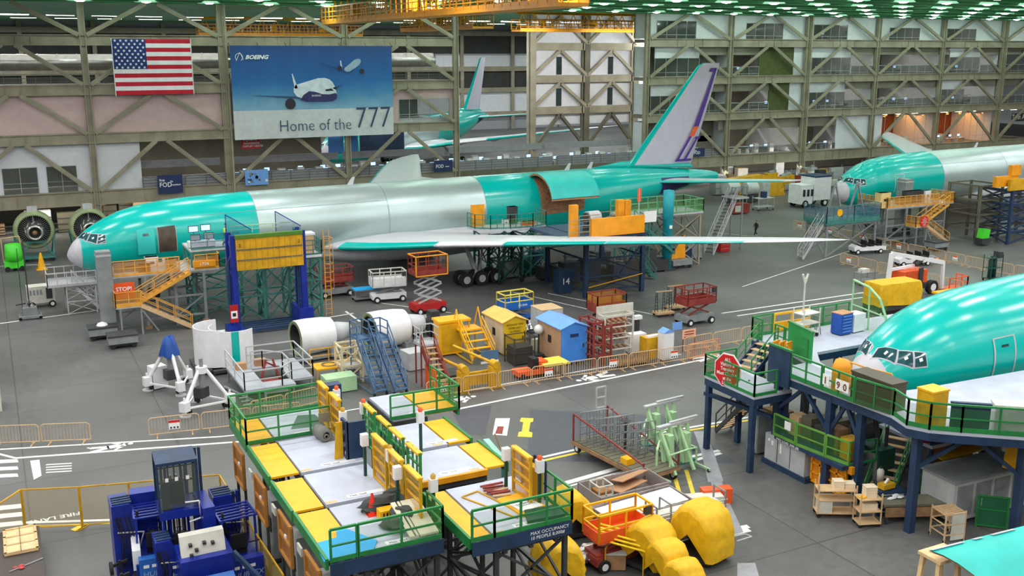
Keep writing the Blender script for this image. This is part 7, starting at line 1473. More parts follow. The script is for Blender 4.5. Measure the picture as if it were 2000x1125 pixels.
# teal panel on a wooden trestle, lower right corner
t = thing('teal_skin_panel', 'curved teal skin panel with grey taped edges in the lower right corner', 'aircraft panel', 0, 0)
P0 = Vector((*G(1812, 1083, 2.6), 2.6)); P1 = Vector((*G(1975, 1042, 2.9), 2.9)); U = P1-P0
rs = []
for i in range(9):
    s_ = i/8; rs.append([tuple(P0+U*s_*1.35+Vector((.5*k*.35, -1.0*k*.5, .10*math.sin(k*.6+1)-.035*k*k+.1))) for k in range(9)])
b = MB(); b.loft(rs, close=False); b.build('panel_skin', TEALD, t); b = MB(); b.loft([[ (x_, y_, z_-.06) for x_, y_, z_ in r_] for r_ in rs], close=False); b.build('panel_inside', WOODD, t)
for a_, c_ in ((0.0,.38),(.5,.6),(.72,1.0)):
    b = MB(); q0, q1 = P0+U*a_*1.0, P0+U*c_*1.0; e = Vector((.05,-.16,.03)); up = Vector((0,0,.25)); b.add([q0+up*.75, q1+up*.75, q1+e+up*.8, q0+e+up*.8], [(0,1,2,3)]); b.build('grey_tape', WINGG, t)
t = thing('wooden_trestle', 'pale wooden trestle under the teal skin panel', 'trestle', *G(1830, 1130, 1.5)); 
for q in ((-.2,-.2),(.6,-.3),(-.2,.5),(.6,.4)): b = MB(); b.bar((q[0]*1.3,q[1]*1.3,0),(q[0],q[1],2.3),.16); b.build('leg', WOOD, t)
MB().box(-.4,.9,-.4,.6,2.3,2.42).build('trestle_top', WOOD, t)
# ================= dock of the far right airliner =================
x, y = G(1700, 470); d2 = amber_dock('amber railed dock with red octagonal sign at the far right airliner', 82.7, 76.4, 'oct', 8.6, 2.8)
x, y = G(1762, 462); grey_column('grey box column in front of the far right dock', x+.9, y+1.0, 1.2, 6.0)
x, y = G(1745, 475); dolly('grey ballast dolly under the far right dock, left one', x+.3, y); x, y = G(1828, 488); dolly('grey ballast dolly under the far right dock, right one', x, y)
kit([('equipment_case','cream crate at the cockpit end of the far dock','case',-.2,.5,1.4,.8,1.6,M('cream_crate', 222, 195, 130)),('equipment_case','dark equipment case on the far dock by the fuselage','case',5.6,1.8,2.6,.6,1.3,DARK),('equipment_box','white equipment box at the right end of the far dock','box',7.6,1.8,.8,.6,1.2,WHITE),('parts_box','brown parts heap box on the far dock','box',3.9,1.5,1.6,.7,.7,WOODD)], (d2.location.x, d2.location.y), 4.12)
x, y = G(1590, 425); t = thing('nose_platform', 'teal railed platform on braced legs before the far grey nose cone', 'platform', 72.7, 74.6)
MB().box(0,7.2,0,3.2,3.3,3.5).build('deck', GRNT, t); tower(t, .3,6.8,.2,3.0,3.3,GREY,.14,nz=1)
for p, q in (((0,0),(3.6,0)),((3.6,0),(7.2,0)),((0,0),(0,3.2)),((7.2,0),(7.2,3.2))): rail_part(t, [(*p,3.5),(*q,3.5)], 1.6, GRNT, step=.8, mid=3, toe=.3); screen(t, p, q, 3.5, 5.0, MESHB)
b = MB(); b.tube((1.6,-.1,4.5),(1.6,-.05,4.5),.35,20); b.build('yellow_disc', YEL, t); stairs(t, (-2.4,.8,.1),(0,.8,3.4),.8,GREY,GREYL,(0,1),n=10)
for sx_ in (1.2,4.2): b = MB(); b.bar((sx_,1.5,3.5),(sx_+1.2,1.6,7.2),.15); b.bar((sx_+2.4,1.5,3.5),(sx_+1.2,1.6,7.2),.15); b.build('a_frame', GREY, t)
t = thing('mesh_tower', 'dark mesh sided lift tower right of the far amber dock', 'lift tower', *G(1905, 475)); tower(t, 0,3.4,0,4,6.2,OLIVED,.18,nz=4,br=0); screen(t, (0,0),(3.4,0),.2,6.2,MESHD); screen(t, (0,0),(0,4),.2,6.2,MESHD)
t = thing('navy_lift_tower', 'dark navy lift frame with yellow girder at the right edge', 'lift tower', *G(1948, 480)); tower(t, 1.5,8,0,4,5.8,NAVY,.22,nz=4,br=1); MB().box(.6,8.5,-.3,0,5.8,7.0).build('yellow_girder', YELD, t); MB().box(-1.0,2.4,.2,.6,6.2,7.3).build('amber_block', AMB, t); MB().box(1.2,2.6,.1,.6,7.3,8.4).build('amber_block', AMB, t); screen(t,(1.5,0),(8,0),.2,5.6,MESHD)
x, y = G(1913, 478); t = thing('floor_scrubber', 'small lime green scrubber parked at the far mesh tower', 'floor scrubber', x, y-.3); MB().box(-.6,.6,-.5,.5,.2,.8).build('base', DARK, t); b = MB(); b.polyn([(-.5,-.4,.8),(.5,-.4,.8),(.6,-.4,1.7),(-.3,-.4,1.8)], (0,.8,0)); b.build('green_hood', LIME, t)
# white cab truck and stores behind the wing tip
x, y = G(1580, 402); t = thing('box_truck', 'white box truck facing left behind the tail wing tip', 'truck', x, y); MB().box(-2.6,-.6,-1.2,1.2,.5,3.0).build('cab', WHITE, t); MB().box(-.5,2.4,-1.3,1.3,.9,3.9).build('cargo_box', WHITE, t); MB().box(-.5,2.4,-1.35,1.35,3.9,4.1).build('box_roof', NAVY, t)
for xx in (-2.3,-1.6,-.95): MB().box(xx,xx+.4,-1.24,-1.2,1.5,2.4).build('cab_window', GLASS, t)
wheels(t, [(-1.8,-1.1),(1.6,-1.1),(-1.8,1.1),(1.6,1.1)], .5,.3)
bw = 'workshop clutter under the right offices'
rr = random.Random(5)
names = [('workshop_cabinet','cabinet'),('workshop_crate','crate'),('workshop_machine','machine')]
protos = {}
for k in range(84):
    px = rr.uniform(1405, 1700); py = rr.choice([rr.uniform(352, 370), rr.uniform(366, 388)]) if px < 1640 else rr.uniform(345, 360); x, y = G(px, py)
    if 1500 < px < 1640 and py > 380 or abs(y-122) < 1.5: continue
    nm, cat = names[k % 3]; mi = rr.choice([WHITE, OFFW, GREY, DARK, WOODD, REDB, YELD, GREYL]); w_, d_, h_ = rr.uniform(.8, 2.6), rr.uniform(.6, 1.2), rr.uniform(.9, 2.9)
    t = thing(nm, {'cabinet': 'cabinet', 'crate': 'crate', 'machine': 'machine'}[cat]+' in the crowded workshop under the right offices', cat, x, y+rr.uniform(0,2), 0, rr.uniform(-.3,.3), bw+' '+cat)
    MB().box(-w_/2,w_/2,-d_/2,d_/2,.1,h_).build('body', mi, t); MB().box(-w_/2+.1,w_/2-.1,-d_/2+.1,d_/2-.1,0,.1).build('base', DARK, t)
    if k % 3 == 2: b = MB(); b.tube((-w_/4,0,h_),(w_/4,0,h_+.1),.3,10); b.bar((w_/3,0,h_),(w_/3,0,h_+.9),.12); b.build('machine_head', GREY, t)
    else:
        for q in range(3): MB().box(-w_/2+.1,w_/2-.1,-d_/2-.03,-d_/2,.2+q*(h_-.3)/3,.2+(q+.85)*(h_-.3)/3).build('panel', mi if k % 2 else GREYL, t)
x, y = G(1395, 378); t = thing('yellow_boom_cover', 'yellow tarpaulin heap behind the tail wing', 'tarpaulin', *G(1480, 385)); b = MB(); b.polyn([(-5,0,0),(5,0,0),(4.2,0,2.3),(1,0,3.1),(-4.6,0,2.8)], (0,1.5,0)); b.build('tarpaulin', YELD, t)
for k, px in enumerate((1432, 1468)): x, y = G(px, 396); t = thing('silver_drum_stand', ['silver cylinder on a stand behind the tail wing, left one','silver cylinder on a stand behind the tail wing, right one'][k], 'cylinder', x, y+.5, 0, 0, 'silver cylinders'); b = MB(); b.wheel(0,0,1.9,.9,1.8,'x',20); b.build('cylinder', GREYL, t); MB().box(-.9,.9,-.7,.7,.1,1.1).build('stand', DARK, t)
x, y = G(1448, 418); t = thing('red_skip', 'dark red low cabinet with white panel near the pedestrian', 'cabinet', x, y+.5); MB().box(-1.2,1.2,-.6,.6,.1,1.3).build('body', REDB, t); MB().box(-1.1,0,-.63,-.6,.3,1.1).build('white_panel', OFFW, t); tower(t, -1,.8,-.4,.4,3.4,GREY,.07,nz=3,br=0)
x, y = G(1490, 410); t = cart('round_table_cart', 'pale topped table cart beyond the pedestrian', 'cart', x, y, 0, 2.6, 1.3, (.5,1.6), GREYL); MB().box(-.3,.3,-.3,.3,1.6,2.4).build('instrument', NAVY, t)
# barriers of the far right aisle
brow((1548, 448), (1700, 478), 'amber crowd barrier before the far right docks', signs=(0, 2, 4), group='amber barriers before the far docks'); brow((1705, 482), (1925, 530), 'tan crowd barrier before the golf carts', signs=(1, 4), group='tan barriers behind the golf carts'); brow((1930, 532), (2030, 548), 'tan crowd barrier at the right edge', group='tan barriers at the right edge')
brow((1640, 515), (1880, 575), 'tan crowd barrier behind the boom lift', signs=(0,), group='tan barriers behind the boom lift')
brow((1335, 690), (1500, 660), 'pale crowd barrier left of the nose dock', group='pale barriers left of the nose dock')
# golf carts
def golf(label, x, y, rz):
    t = thing('golf_cart', label, 'golf cart', x, y, 0, rz, 'white golf carts'); b = MB(); b.polyn([(-1.9,-.55,.35),(1.7,-.55,.35),(1.7,-.55,.75),(.9,-.55,.8),(-1.0,-.55,.7),(-1.6,-.55,.95),(-1.95,-.55,.7)], (0,1.1,0)); b.build('cart_body', WHITE, t)
    wheels(t, [(-1.5,-.5),(1.1,-.5),(-1.5,.5),(1.1,.5)], .25,.18)
    for xx in (-.8,.1,.95): s = MB().box(xx-.25,xx+.25,-.5,.5,.75,.95).build('bench_seat', BLACK, t); MB().box(xx+.2,xx+.28,-.5,.5,.95,1.35).build('seat_back', BLACK, s)
    MB().box(1.3,2.2,-.5,.5,.7,.8).build('rear_tray', GREY, t); b = MB(); b.tube((-1.2,.2,.9),(-1.05,.2,1.2),.03,6); b.build('steering_column', DARK, t); return t
x, y = G(1695, 494); golf('white golf cart with three benches, left one by the barriers', x, y, -.22); x, y = G(1785, 518); g_ = golf('white golf cart with glowing rear lamps behind the boom arm', x, y, -.25)
for yy in (-.35,.35): MB().box(2.2,2.24,yy-.1,yy+.1,.6,.7).build('rear_lamp', REDL, g_)
# boom lift
x, y = G(1770, 572); t = thing('boom_lift', 'orange boom lift with a long white folded arm', 'boom lift', x, y)
MB().box(-1.9,1.9,-1.0,1.0,.5,.95).build('chassis', DARK, t); MB().box(-1.5,1.3,-.9,.9,1.0,2.1).build('engine_housing', ORAN, t); MB().box(-1.2,.9,-.92,-.9,1.2,2.1).build('housing_door', M('orange_dark', 200, 75, 25), t); MB().box(.2,.7,-1.0,-.92,1.0,2.3).build('dark_panel', DARK, t)
wheels(t, [(-1.5,-1.1),(1.7,-1.1),(-1.5,1.1),(1.7,1.1)], .58,.4)
for p, q, w_ in (((-2.3,0,.9),(-2.1,0,3.6),.28),((-2.1,0,3.6),(3.2,-.8,2.5),.3),((-2.1,0,2.2),(.4,-.2,2.4),.2),((3.2,-.8,2.6),(3.3,-.8,.2),.22)): b = MB(); b.bar(p, q, w_, w_*1.1); b.build('boom_arm', WHITE, t)
b = MB(); b.box(3.4,5.6,-1.5,-.3,.1,.2); b.rail([(3.4,-1.5,.2),(5.6,-1.5,.2),(5.6,-.3,.2)], 1.0, .04, .8); b.build('work_basket', ORAN, t); b = MB(); b.tube((.4,-.3,2.5),(1.2,-.4,3.0),.25,8); b.build('boom_joint', DARK, t)
x, y = G(1742, 610); t = thing('covered_cart', 'large box shaped load under a yellow tarpaulin on a wheeled cart', 'covered cart', x+.1, y+.2, 0, -.05)
b = MB(); rs = []
for z_, g_ in ((.75,1.02),(1.1,1.0),(1.7,1.01),(2.3,.99),(2.5,.96)):
    r_ = []
    for i in range(48):
        a = i/48*4; k = int(a); f = a-k; cs = [(-2.1,-.95),(2.1,-.95),(2.1,.95),(-2.1,.95)]; p, q = cs[k], cs[(k+1) % 4]; wv = .035*math.sin(i*1.3+z_*3)
        r_.append(((p[0]*(1-f)+q[0]*f)*g_+wv, (p[1]*(1-f)+q[1]*f)*g_-wv, z_+(.06*math.sin(i*.6) if z_ < .8 else 0)))
    rs.append(r_)
b.loft(rs, cap1=True); b.build('tarpaulin', TARP, t); MB().box(-2.1,2.1,-.9,.9,.4,.75).build('cart_frame', DARK, t); wheels(t, [(-1.9,-.8),(1.9,-.8),(-1.9,.8),(1.9,.8)], .2,.15)
x, y = G(1692, 556); t = cart('equipment_cart', 'small grey cart with white boxes left of the boom lift', 'cart', x, y+.3, 0, 1.7, .9, (.4,1.1), GREY); MB().box(-.5,.3,-.3,.3,1.1,1.4).build('white_box', OFFW, t)
x, y = G(1940, 548); t = cart('gas_trolley', 'dark teal trolley with cylinders by the right barriers', 'trolley', x, y+.2, 0, 1.5, .9, (.25,1.2,2.1), GRND); 
for q in (-.3,.2): b = MB(); b.lathe([(.02,.3),(.2,.3),(.2,1.8),(.1,2.1),(.02,2.3)], (q,0,0), 'z', 14); b.build('gas_cylinder', GRND, t)
MB().box(.3,.7,-.4,.3,2.1,2.6).build('meter', DARK, t)
o = MB().box(-1.0,1.2,-.3,.3,.8,.95).build('yellow_beam', YEL, None, None, (*G(1840, 590), 0)); tag(o, 'short yellow beam behind the nearest fuselage', 'beam')

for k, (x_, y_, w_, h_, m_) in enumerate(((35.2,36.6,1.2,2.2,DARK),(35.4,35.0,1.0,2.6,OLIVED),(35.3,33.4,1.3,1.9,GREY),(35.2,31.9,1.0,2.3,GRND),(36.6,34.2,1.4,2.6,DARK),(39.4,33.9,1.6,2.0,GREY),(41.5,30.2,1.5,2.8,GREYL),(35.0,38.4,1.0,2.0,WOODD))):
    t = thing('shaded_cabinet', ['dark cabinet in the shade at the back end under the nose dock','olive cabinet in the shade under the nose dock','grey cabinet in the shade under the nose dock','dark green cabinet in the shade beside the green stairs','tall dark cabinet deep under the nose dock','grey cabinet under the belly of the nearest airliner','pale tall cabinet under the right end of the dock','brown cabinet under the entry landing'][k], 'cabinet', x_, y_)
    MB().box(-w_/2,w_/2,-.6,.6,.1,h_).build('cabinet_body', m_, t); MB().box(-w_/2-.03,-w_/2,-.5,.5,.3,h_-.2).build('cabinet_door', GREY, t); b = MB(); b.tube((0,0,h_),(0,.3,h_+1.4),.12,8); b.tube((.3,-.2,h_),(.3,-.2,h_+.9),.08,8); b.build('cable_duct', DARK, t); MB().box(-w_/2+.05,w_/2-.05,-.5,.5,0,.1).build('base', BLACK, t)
# ================= flag, banner, signs, cranes, mezzanine kit =================
def hung(name, label, cat, px0, py0, px1, py1, Y):
    a, c = GY(px0, py0, Y), GY(px1, py1, Y); t = thing(name, label, cat, a[0], Y, c[1]); return t, c[0]-a[0], a[1]-c[1]
def wavy(w, h, x0, x1, z0, z1, y=0, n=24):
    b = MB(); rows = []
    for j in range(5):
        z = z0+(z1-z0)*j/4; rows.append([(x0+(x1-x0)*i/n, y+.05*math.sin((x0+(x1-x0)*i/n)*2.1+z*.4)+.03*math.sin((x0+(x1-x0)*i/n)*5), z) for i in range(n+1)])
    b.loft(rows, close=False); return b
t, w, h = hung('flag', 'red white and blue stars and stripes flag hanging on the truss wall', 'flag', 218, 76, 378, 183, WY-1.0)
FR, FW, FB = M('flag_red', 190, 22, 48, rough=.8, var=.03), M('flag_white', 232, 230, 236, rough=.8, var=.03), M('flag_blue', 32, 52, 120, rough=.8, var=.05)
for k in range(13):
    z1 = h*(13-k)/13; z0 = h*(12-k)/13; x0 = w*.42 if k < 7 else 0
    wavy(w, h, x0, w, z0, z1).build('red_stripe' if k % 2 == 0 else 'white_stripe', FR if k % 2 == 0 else FW, t)
cn = wavy(w, h, 0, w*.42, h*6/13, h).build('blue_canton', FB, t)
for r_ in range(9):
    for c_ in range(6 if r_ % 2 == 0 else 5):
        cx = w*.42*(c_*2+1+(r_ % 2))/12; cz = h*6/13+h*7/13*(9-r_-.5+0)/9; b = MB(); pts = []
        for q in range(10): a = PI/2+q*PI/5; rad = .17 if q % 2 == 0 else .07; pts.append((cx+rad*math.cos(a), -.10, cz+rad*math.sin(a)))
        c0 = (cx, -.10, cz); b.add([c0]+pts, [(0, 1+q, 1+(q+1) % 10) for q in range(10)]); b.build('star', FW, cn)
b = MB(); b.tube((-.05,0,-.1),(-.05,0,h+.1),.05,6); b.tube((w+.05,0,-.1),(w+.05,0,h+.1),.05,6); b.build('flag_rope', FW, t)
for x_ in (0, w/2, w): b = MB(); b.tube((x_,0,h),(x_,.6,h+.3),.03,5); b.build('hanging_hook', DARK, t)
# banner
def banner_mat():
    m = D.materials.new('banner_print'); m.use_nodes = True; nt = m.node_tree; b = nt.nodes['Principled BSDF']; L = nt.links.new
    tc = nt.nodes.new('ShaderNodeTexCoord'); sp_ = nt.nodes.new('ShaderNodeSeparateXYZ'); L(tc.outputs['Object'], sp_.inputs[0]); mr = nt.nodes.new('ShaderNodeMapRange'); mr.inputs[1].default_value = 0; mr.inputs[2].default_value = BH; L(sp_.outputs['Z'], mr.inputs[0])
    nz = nt.nodes.new('ShaderNodeTexNoise'); nz.inputs['Scale'].default_value = .35; nz.inputs['Detail'].default_value = 5; L(tc.outputs['Object'], nz.inputs[0]); mm = nt.nodes.new('ShaderNodeMath'); mm.operation = 'MULTIPLY_ADD'; mm.inputs[1].default_value = .22; L(nz.outputs[0], mm.inputs[0]); ms = nt.nodes.new('ShaderNodeMath'); ms.operation = 'SUBTRACT'; ms.inputs[1].default_value = .11; L(mr.outputs[0], ms.inputs[0]); L(ms.outputs[0], mm.inputs[2])
    r = nt.nodes.new('ShaderNodeValToRGB'); e = r.color_ramp.elements; e[0].position = .34; e[0].color = (*srgb(120,165,195),1); e[1].position = 1; e[1].color = (*srgb(18,62,120),1)
    for p_, c_ in ((.45, (70,135,180)), (.6, (22,98,165)), (.8, (18,82,150))): q = e.new(p_); q.color = (*srgb(*c_), 1)
    L(mm.outputs[0], r.inputs[0]); L(r.outputs[0], b.inputs['Base Color']); b.inputs['Roughness'].default_value = .45; return m
BNR, BW, BH = hung('banner', 'wide blue banner printed with two flying airliners above large pale lettering strip', 'banner', 448, 89, 769, 262, WY-1.1)
BH_ = BH; wavy(BW, BH, 0, BW, BH*.31, BH, n=40).build('sky_print', banner_mat(), BNR); wavy(BW, BH, 0, BW, 0, BH*.31, n=40).build('pale_print', M('banner_pale', 200, 202, 206, rough=.55, var=.05), BNR)
yb = -.13
text('banner_lettering', 'Home of the', 1.95, INK, BNR, (BW*.265, yb, BH*.075), FACE, sx=.88, off=-.025); text('banner_lettering', '777', 3.7, INK, BNR, (BW*.745, yb, BH*.085), FACE, sx=.84, off=-.05)
text('banner_lettering', 'BOEING', .62, PAPER, BNR, (BW*.085, yb, BH*.86), FACE, shear=.35, off=.02, sx=1.15)
b = MB(); b.path([(BW*.05+.42*math.cos(a), yb, BH*.88+.42*math.sin(a)) for a in [k*.35 for k in range(-3, 12)]], .03, 5); b.path([(BW*.05-.35, yb, BH*.84), (BW*.05+.1, yb, BH*.93), (BW*.05+.5, yb, BH*.85)], .03, 5); b.build('logo_mark', PAPER, BNR)
def flat(pts, m, nm, y=yb): b = MB(); b.polyn([(BW*u, y, BH*v) for u, v in pts], (0,.02,0)); return b.build(nm, m, BNR)
flat([(.365,.50),(.366,.545),(.38,.58),(.43,.605),(.48,.63),(.52,.65),(.56,.652),(.59,.635),(.61,.60),(.625,.55),(.632,.49),(.63,.44),(.61,.41),(.58,.40),(.50,.40),(.43,.41),(.385,.45)], M('print_white', 205, 214, 226), 'airliner_print_body')
flat([(.405,.42),(.425,.47),(.46,.51),(.50,.50),(.54,.475),(.585,.47),(.625,.485),(.636,.46),(.63,.42),(.605,.395),(.55,.39),(.44,.395)], M('print_navy', 40, 40, 95), 'airliner_print_belly', yb-.01)
flat([(.10,.475),(.38,.455),(.42,.43),(.34,.435)], M('print_wing', 40, 70, 110), 'airliner_print_wing', yb-.01); flat([(.605,.54),(.67,.575),(.63,.52)], M('print_wing', 40, 70, 110), 'airliner_print_wing'); flat([(.357,.70),(.363,.70),(.392,.54),(.372,.54)], M('print_white', 205, 214, 226), 'airliner_print_fin')
b = MB(); b.tube((BW*.342, yb-.02, BH*.375), (BW*.342, yb+.0, BH*.375), .62, 20); b.build('airliner_print_engine', M('print_dark', 38, 30, 45), BNR); flat([(.56,.525),(.60,.535),(.615,.51),(.565,.505)], INKB, 'airliner_print_window', yb-.02)
text('banner_lettering', 'BOEING', .3, PAPER, BNR, (BW*.475, yb-.03, BH*.45), FACE, shear=.2)
flat([(.685,.735),(.69,.76),(.72,.80),(.75,.845),(.775,.86),(.79,.855),(.795,.83),(.785,.79),(.75,.75),(.72,.72),(.70,.715)], M('print_grey', 150, 170, 195), 'distant_airliner_print'); flat([(.49,.84),(.66,.755),(.69,.74),(.63,.76)], M('print_wing', 40, 70, 110), 'distant_airliner_print_wing'); flat([(.662,.84),(.668,.84),(.675,.75),(.664,.75)], M('print_white', 205, 214, 226), 'distant_airliner_print_fin')
for u, v in ((.658,.755),(.80,.72)): b = MB(); b.tube((BW*u, yb-.02, BH*v), (BW*u, yb, BH*v), .3, 14); b.build('distant_airliner_print_engine', M('print_dark', 38, 30, 45), BNR)
for x_ in [BW*k/6 for k in range(7)]: b = MB(); b.tube((x_,0,BH),(x_,.6,BH+.35),.03,5); b.build('hanging_hook', DARK, BNR)
# small signs on the parapets
def sgn(name, label, px0, py0, px1, py1, Y, m, lines, sz, mt=None, dz=.0, sx=.9):
    t, w, h = hung(name, label, 'sign', px0, py0, px1, py1, Y); MB().box(0, w, 0, .08, 0, h).build('sign_board', m, t)
    for k, (s_, u, v, q) in enumerate(lines): text('sign_lettering', s_, sz*q, mt or PAPER, t, (w*u, -.03, h*v), FACE, off=.006, sx=sx)
    return t
sgn('notice_sign', 'navy sign reading Stop FOD on the left parapet', 307, 343, 358, 376, WY-.6, SIGNN, (('Stop', .06, .68, .5), ('FOD', .06, .36, 1), ("It's", .5, .6, .4), ('everywhere', .5, .42, .35)), .75)
sgn('notice_sign', 'dark sign reading FOD on the parapet left of the open bay', 848, 314, 884, 334, WY-.6, SIGNN, (('FOD', .08, .35, 1), ('aware', .6, .4, .4)), .6)
sgn('notice_sign', 'navy sign reading FOD behind the tail fin', 1354, 290, 1376, 305, WY-.6, SIGNN, (('Stop', .06, .68, .5), ('FOD', .08, .3, 1),), .6)
sgn('notice_sign', 'red Engineering Support Center sign above the desks', 470, 266, 508, 290, WY+2, SIGNR, (('Engineering', .12, .62, .7), ('ENGINEERING', .12, .36, .6), ('SUPPORT CENTER', .08, .14, .6)), .55)
t = sgn('picture_panel', 'pale blue picture panel hung on the parapet above the fuselage', 478, 333, 525, 360, WY-.6, SKYB, (), 1)
for k in range(14): b = MB(); a_, c_ = R.uniform(.2, 2.6), R.uniform(.2, 1.4); b.tube((a_, -.03, c_), (a_, 0, c_), R.uniform(.06, .22), 10); b.build('print_blot', R.choice([INK, WHITE, GREY]), t)
sgn('hanging_sign', 'white lettered sign at the right end of the orange canteen', 1977, 222, 2030, 235, WY+.3, ROOMD, (('Twin Aisle', .0, .25, 1),), 1.25, PAPER)
sgn('blue_wall_board', 'light blue panel behind the banner truss, left of two', 640, 250, 672, 300, WY+4, M('panel_blue', 70, 130, 205), (), 1); sgn('blue_wall_board', 'light blue panel behind the banner truss, right of two', 680, 250, 700, 302, WY+4, M('panel_blue', 70, 130, 205), (), 1); sgn('navy_wall_board', 'large navy panel above the mezzanine desks', 702, 250, 790, 296, WY+5, NAVY, (), 1)
# desks, monitors and cabinets on the mezzanine
rr = random.Random(9); pr = {}
def mezz(kind, x, y, z, where):
    if (kind, where) not in pr:
        t = thing({'desk': 'office_desk', 'cab': 'filing_cabinet', 'mon': 'monitor'}[kind], {'desk': 'white office desk', 'cab': 'grey filing cabinet', 'mon': 'dark monitor'}[kind]+' '+where, {'desk': 'desk', 'cab': 'cabinet', 'mon': 'monitor'}[kind], x, y, z, 0, {'desk': 'desks', 'cab': 'filing cabinets', 'mon': 'monitors'}[kind]+' '+where)
        if kind == 'desk': MB().box(-.9,.9,-.4,.4,.7,.76).build('desk_top', WHITE, t); MB().box(-.85,-.8,-.35,.35,0,.7).build('desk_side', GREYL, t); MB().box(.8,.85,-.35,.35,0,.7).build('desk_side', GREYL, t)
        elif kind == 'cab': MB().box(-.45,.45,-.3,.3,0,1.5).build('cabinet_body', GREYL, t); MB().box(-.4,.4,-.32,-.3,.1,.7).build('drawer', WHITE, t); MB().box(-.4,.4,-.32,-.3,.8,1.4).build('drawer', WHITE, t)
        else: MB().box(-.35,.35,0,.06,.15,.6).build('screen_case', DARK, t); MB().box(-.1,.1,-.1,.1,0,.15).build('screen_foot', DARK, t); MB().box(-.32,.32,-.01,0,.18,.57).build('display', SCREEN, t)
        pr[(kind, where)] = t
    else: dup(pr[(kind, where)], (x, y, z))
def mezzrow(X0, X1, z, where, Y0=WY+1.6, rows=2, st=2.3):
    x = X0
    while x < X1:
        if X0 > 80 and min(abs(x+.5-q) for q in (83.4,97.9,112.5,127,141.7,156)) < 1.7: x += 1.1; continue
        for r_ in range(rows):
            y = Y0+r_*3.4+rr.uniform(0, .5)
            if rr.random() < .75: mezz('desk', x, y, z, where); 
            if rr.random() < .6: mezz('mon', x+rr.uniform(-.3,.3), y+.1, z+.76, where)
            if rr.random() < .5: mezz('cab', x+1.2, y+.6, z, where)
        x += st
mezzrow(26, 96, zt[0]-.1, 'on the long grey parapet mezzanine')
for i, nm in enumerate(('on the lowest right office floor', 'on the middle right office floor', 'on the upper right office floor')): mezzrow(99.5, 160, LZ[i]+.45, nm, WY+3.2, 1, 3.0)
mezzrow(99.5, 135, LZ[3]+.45, 'on the top right office floor', WY+3.2, 1, 4.2)
# silver ducts above the pink wall
b = MB(); b.lathe([(.9,-18),(.9,18)], (0,0,0), 'x', 16)
for k in range(18): b.lathe([(.95,-18+k*2-.06),(.95,-18+k*2+.06)], (0,0,0), 'x', 16)
o = b.build('silver_duct', CHROME, None, None, (2, WY+6, zt[2]+2.3)); tag(o, 'long silver ventilation duct above the pink wall, left one', 'duct', 'silver ducts'); o = o.copy(); COL.objects.link(o); o.location = (36, WY+7, zt[2]+2.4); o['label'] = 'long silver ventilation duct behind the banner'
b = MB(); b.rail([(-16,WY+.1,zt[1]+0),(-15.9,WY+.1,zt[1])], .1, .02)
for k in range(5):
    X0, X1 = CX[k]+.4, CX[k+1]-.4
    if k < 4: t = thing('gallery_railing', ['gallery railing left of the flag','gallery railing behind the flag','gallery railing left behind the banner','gallery railing right behind the banner'][k], 'railing', 0, 0, 0, 0, 'gallery railings'); rail_part(t, [(X0, WY+.6, zt[2]-.1), (X1, WY+.6, zt[2]-.1)], 1.2, OLIVED, step=1.5, mid=2) 
# yellow overhead crane
def crane(label, x, y, z, L, W, rz, step=2.2):
    t = thing('overhead_crane', label, 'crane', x, y, z, rz, 'yellow overhead cranes'); m = YELD
    MB().box(0, L, -W/2, W/2, 0, .25).build('walkway', AMB, t)
    for sy in (-W/2, W/2): rail_part(t, [(0,sy,.25),(L,sy,.25)], 1.5, AMB, step=step*.6, mid=2, r=.05, toe=.25)
    b = MB()
    for k in range(int(L/step)): b.bar((k*step,0,.3),((k+.5)*step,0,2.6),.1); b.bar(((k+.5)*step,0,2.6),((k+1)*step,0,.3),.1)
    b.bar((0,0,2.7),(L,0,2.7),.3,.4); b.build('girder', m, t)
    for k in range(3): MB().cbox(L*(.15+k*.3), 0, 1.3, .9, .8, 1.1).build('hoist_box', m, t)
    for u in (.1,.5,.9): b = MB(); b.bar((L*u,0,2.6),(L*u,0,25.2-z),.15); b.build('hanger', m, t)
    return t
a = GY(650, 48, 112); crane('yellow crane walkway hanging at the top above the banner', a[0], 112, a[1], 52, 2.4, -PI/2)
a = GY(800, 50, 150); crane('yellow crane walkway beyond the truss wall', a[0], 150, 22.9, 26, 3, -PI/2); a = GY(900, 55, 160); crane('far yellow crane walkway across the open bay', a[0], 140, 22.9, 30, 3, 0)
a = GY(530, 72, 160); crane('distant yellow crane seen under the roof', a[0]-10, 165, 22.3, 26, 2, 0)
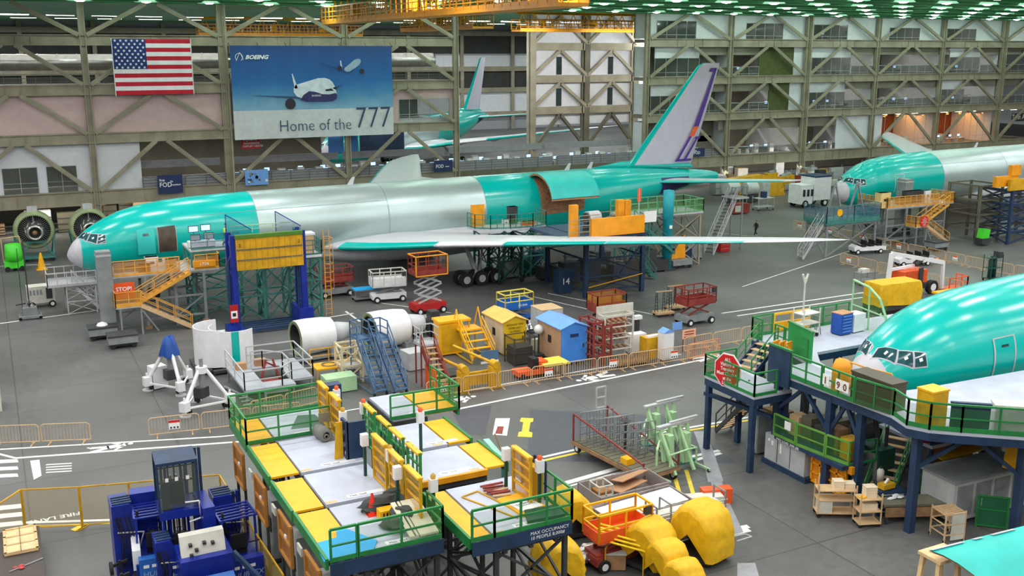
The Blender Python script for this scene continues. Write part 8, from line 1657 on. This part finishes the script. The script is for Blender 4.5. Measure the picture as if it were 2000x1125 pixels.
# parked goods in the far bay
for k in range(26):
    px = rr.uniform(905, 1250); Y = rr.uniform(139, 148); a = GY(px, 270, Y); w_, h_ = rr.uniform(2, 6), rr.uniform(1.5, 4)
    t = thing('far_bay_crate', 'brown or grey goods parked in the far bay beyond the parapet', 'goods', a[0], Y, 0, 0, 'goods in the far bay'); MB().box(-w_/2,w_/2,-1,1,.3,h_).build('goods_body', rr.choice([WOODD, GREYL, OFFW, REDB, DARK, TAN]), t); MB().box(-w_/2,w_/2,-.9,.9,0,.3).build('goods_base', DARK, t)
for k in range(64):
    x = rr.uniform(-6, 96); t = thing('stored_rack', 'tall storage rack in the shade under the mezzanine', 'rack', x, WY+rr.uniform(2.5, 9), 0, 0, 'racks under the mezzanine'); m_ = rr.choice([OLIVE, GREY, GREYL, OLIVED, WOODD, TAN]); w_, h_ = rr.uniform(1.5,3), rr.uniform(1.2,3)
    MB().box(-w_/2,w_/2,-.5,.5,.1,h_).build('rack_body', m_, t)
    for q in range(3): MB().box(-w_/2-.05,w_/2+.05,-.56,-.5,.3+q*(h_-.3)/3,.4+q*(h_-.3)/3).build('rack_shelf', DARK, t)
# lettering as plain meshes
dg = bpy.context.evaluated_depsgraph_get()
for o in [o for o in D.objects if o.type == 'FONT']:
    me = D.meshes.new_from_object(o.evaluated_get(dg)); n = D.objects.new(o.name+'_', me); COL.objects.link(n); n.parent = o.parent
    n.location = o.location; n.rotation_euler = o.rotation_euler; n.scale = o.scale; nm = o.name
    if o.get('label'): n['label'] = o['label']
    D.objects.remove(o); n.name = nm
# ================= light =================
w = D.worlds.new('world'); SC.world = w; w.use_nodes = True
w.node_tree.nodes['Background'].inputs[0].default_value = (.95, 1, .98, 1); w.node_tree.nodes['Background'].inputs[1].default_value = .12
for i in range(17):
    for j in range(11):
        x = -38+i*12.2+(6.1 if j % 2 else 0); y = -6+j*11.4
        dx = x*ca-y*sa; dw = x*sa+y*ca
        if dw > 95 and abs(dx) < dw*.56: continue      # there the modelled lamps do the lighting
        l = D.lights.new('bay_light', 'AREA'); l.shape = 'RECTANGLE'; l.size = 3.4; l.size_y = .9; l.energy = 760; l.color = (1, .985, .97)
        o = D.objects.new('bay_light', l); COL.objects.link(o); o.location = (x, y, 25.1)
SC.view_settings.view_transform = 'Standard'; SC.view_settings.look = 'None'; SC.view_settings.exposure = .3; SC.view_settings.gamma = 1
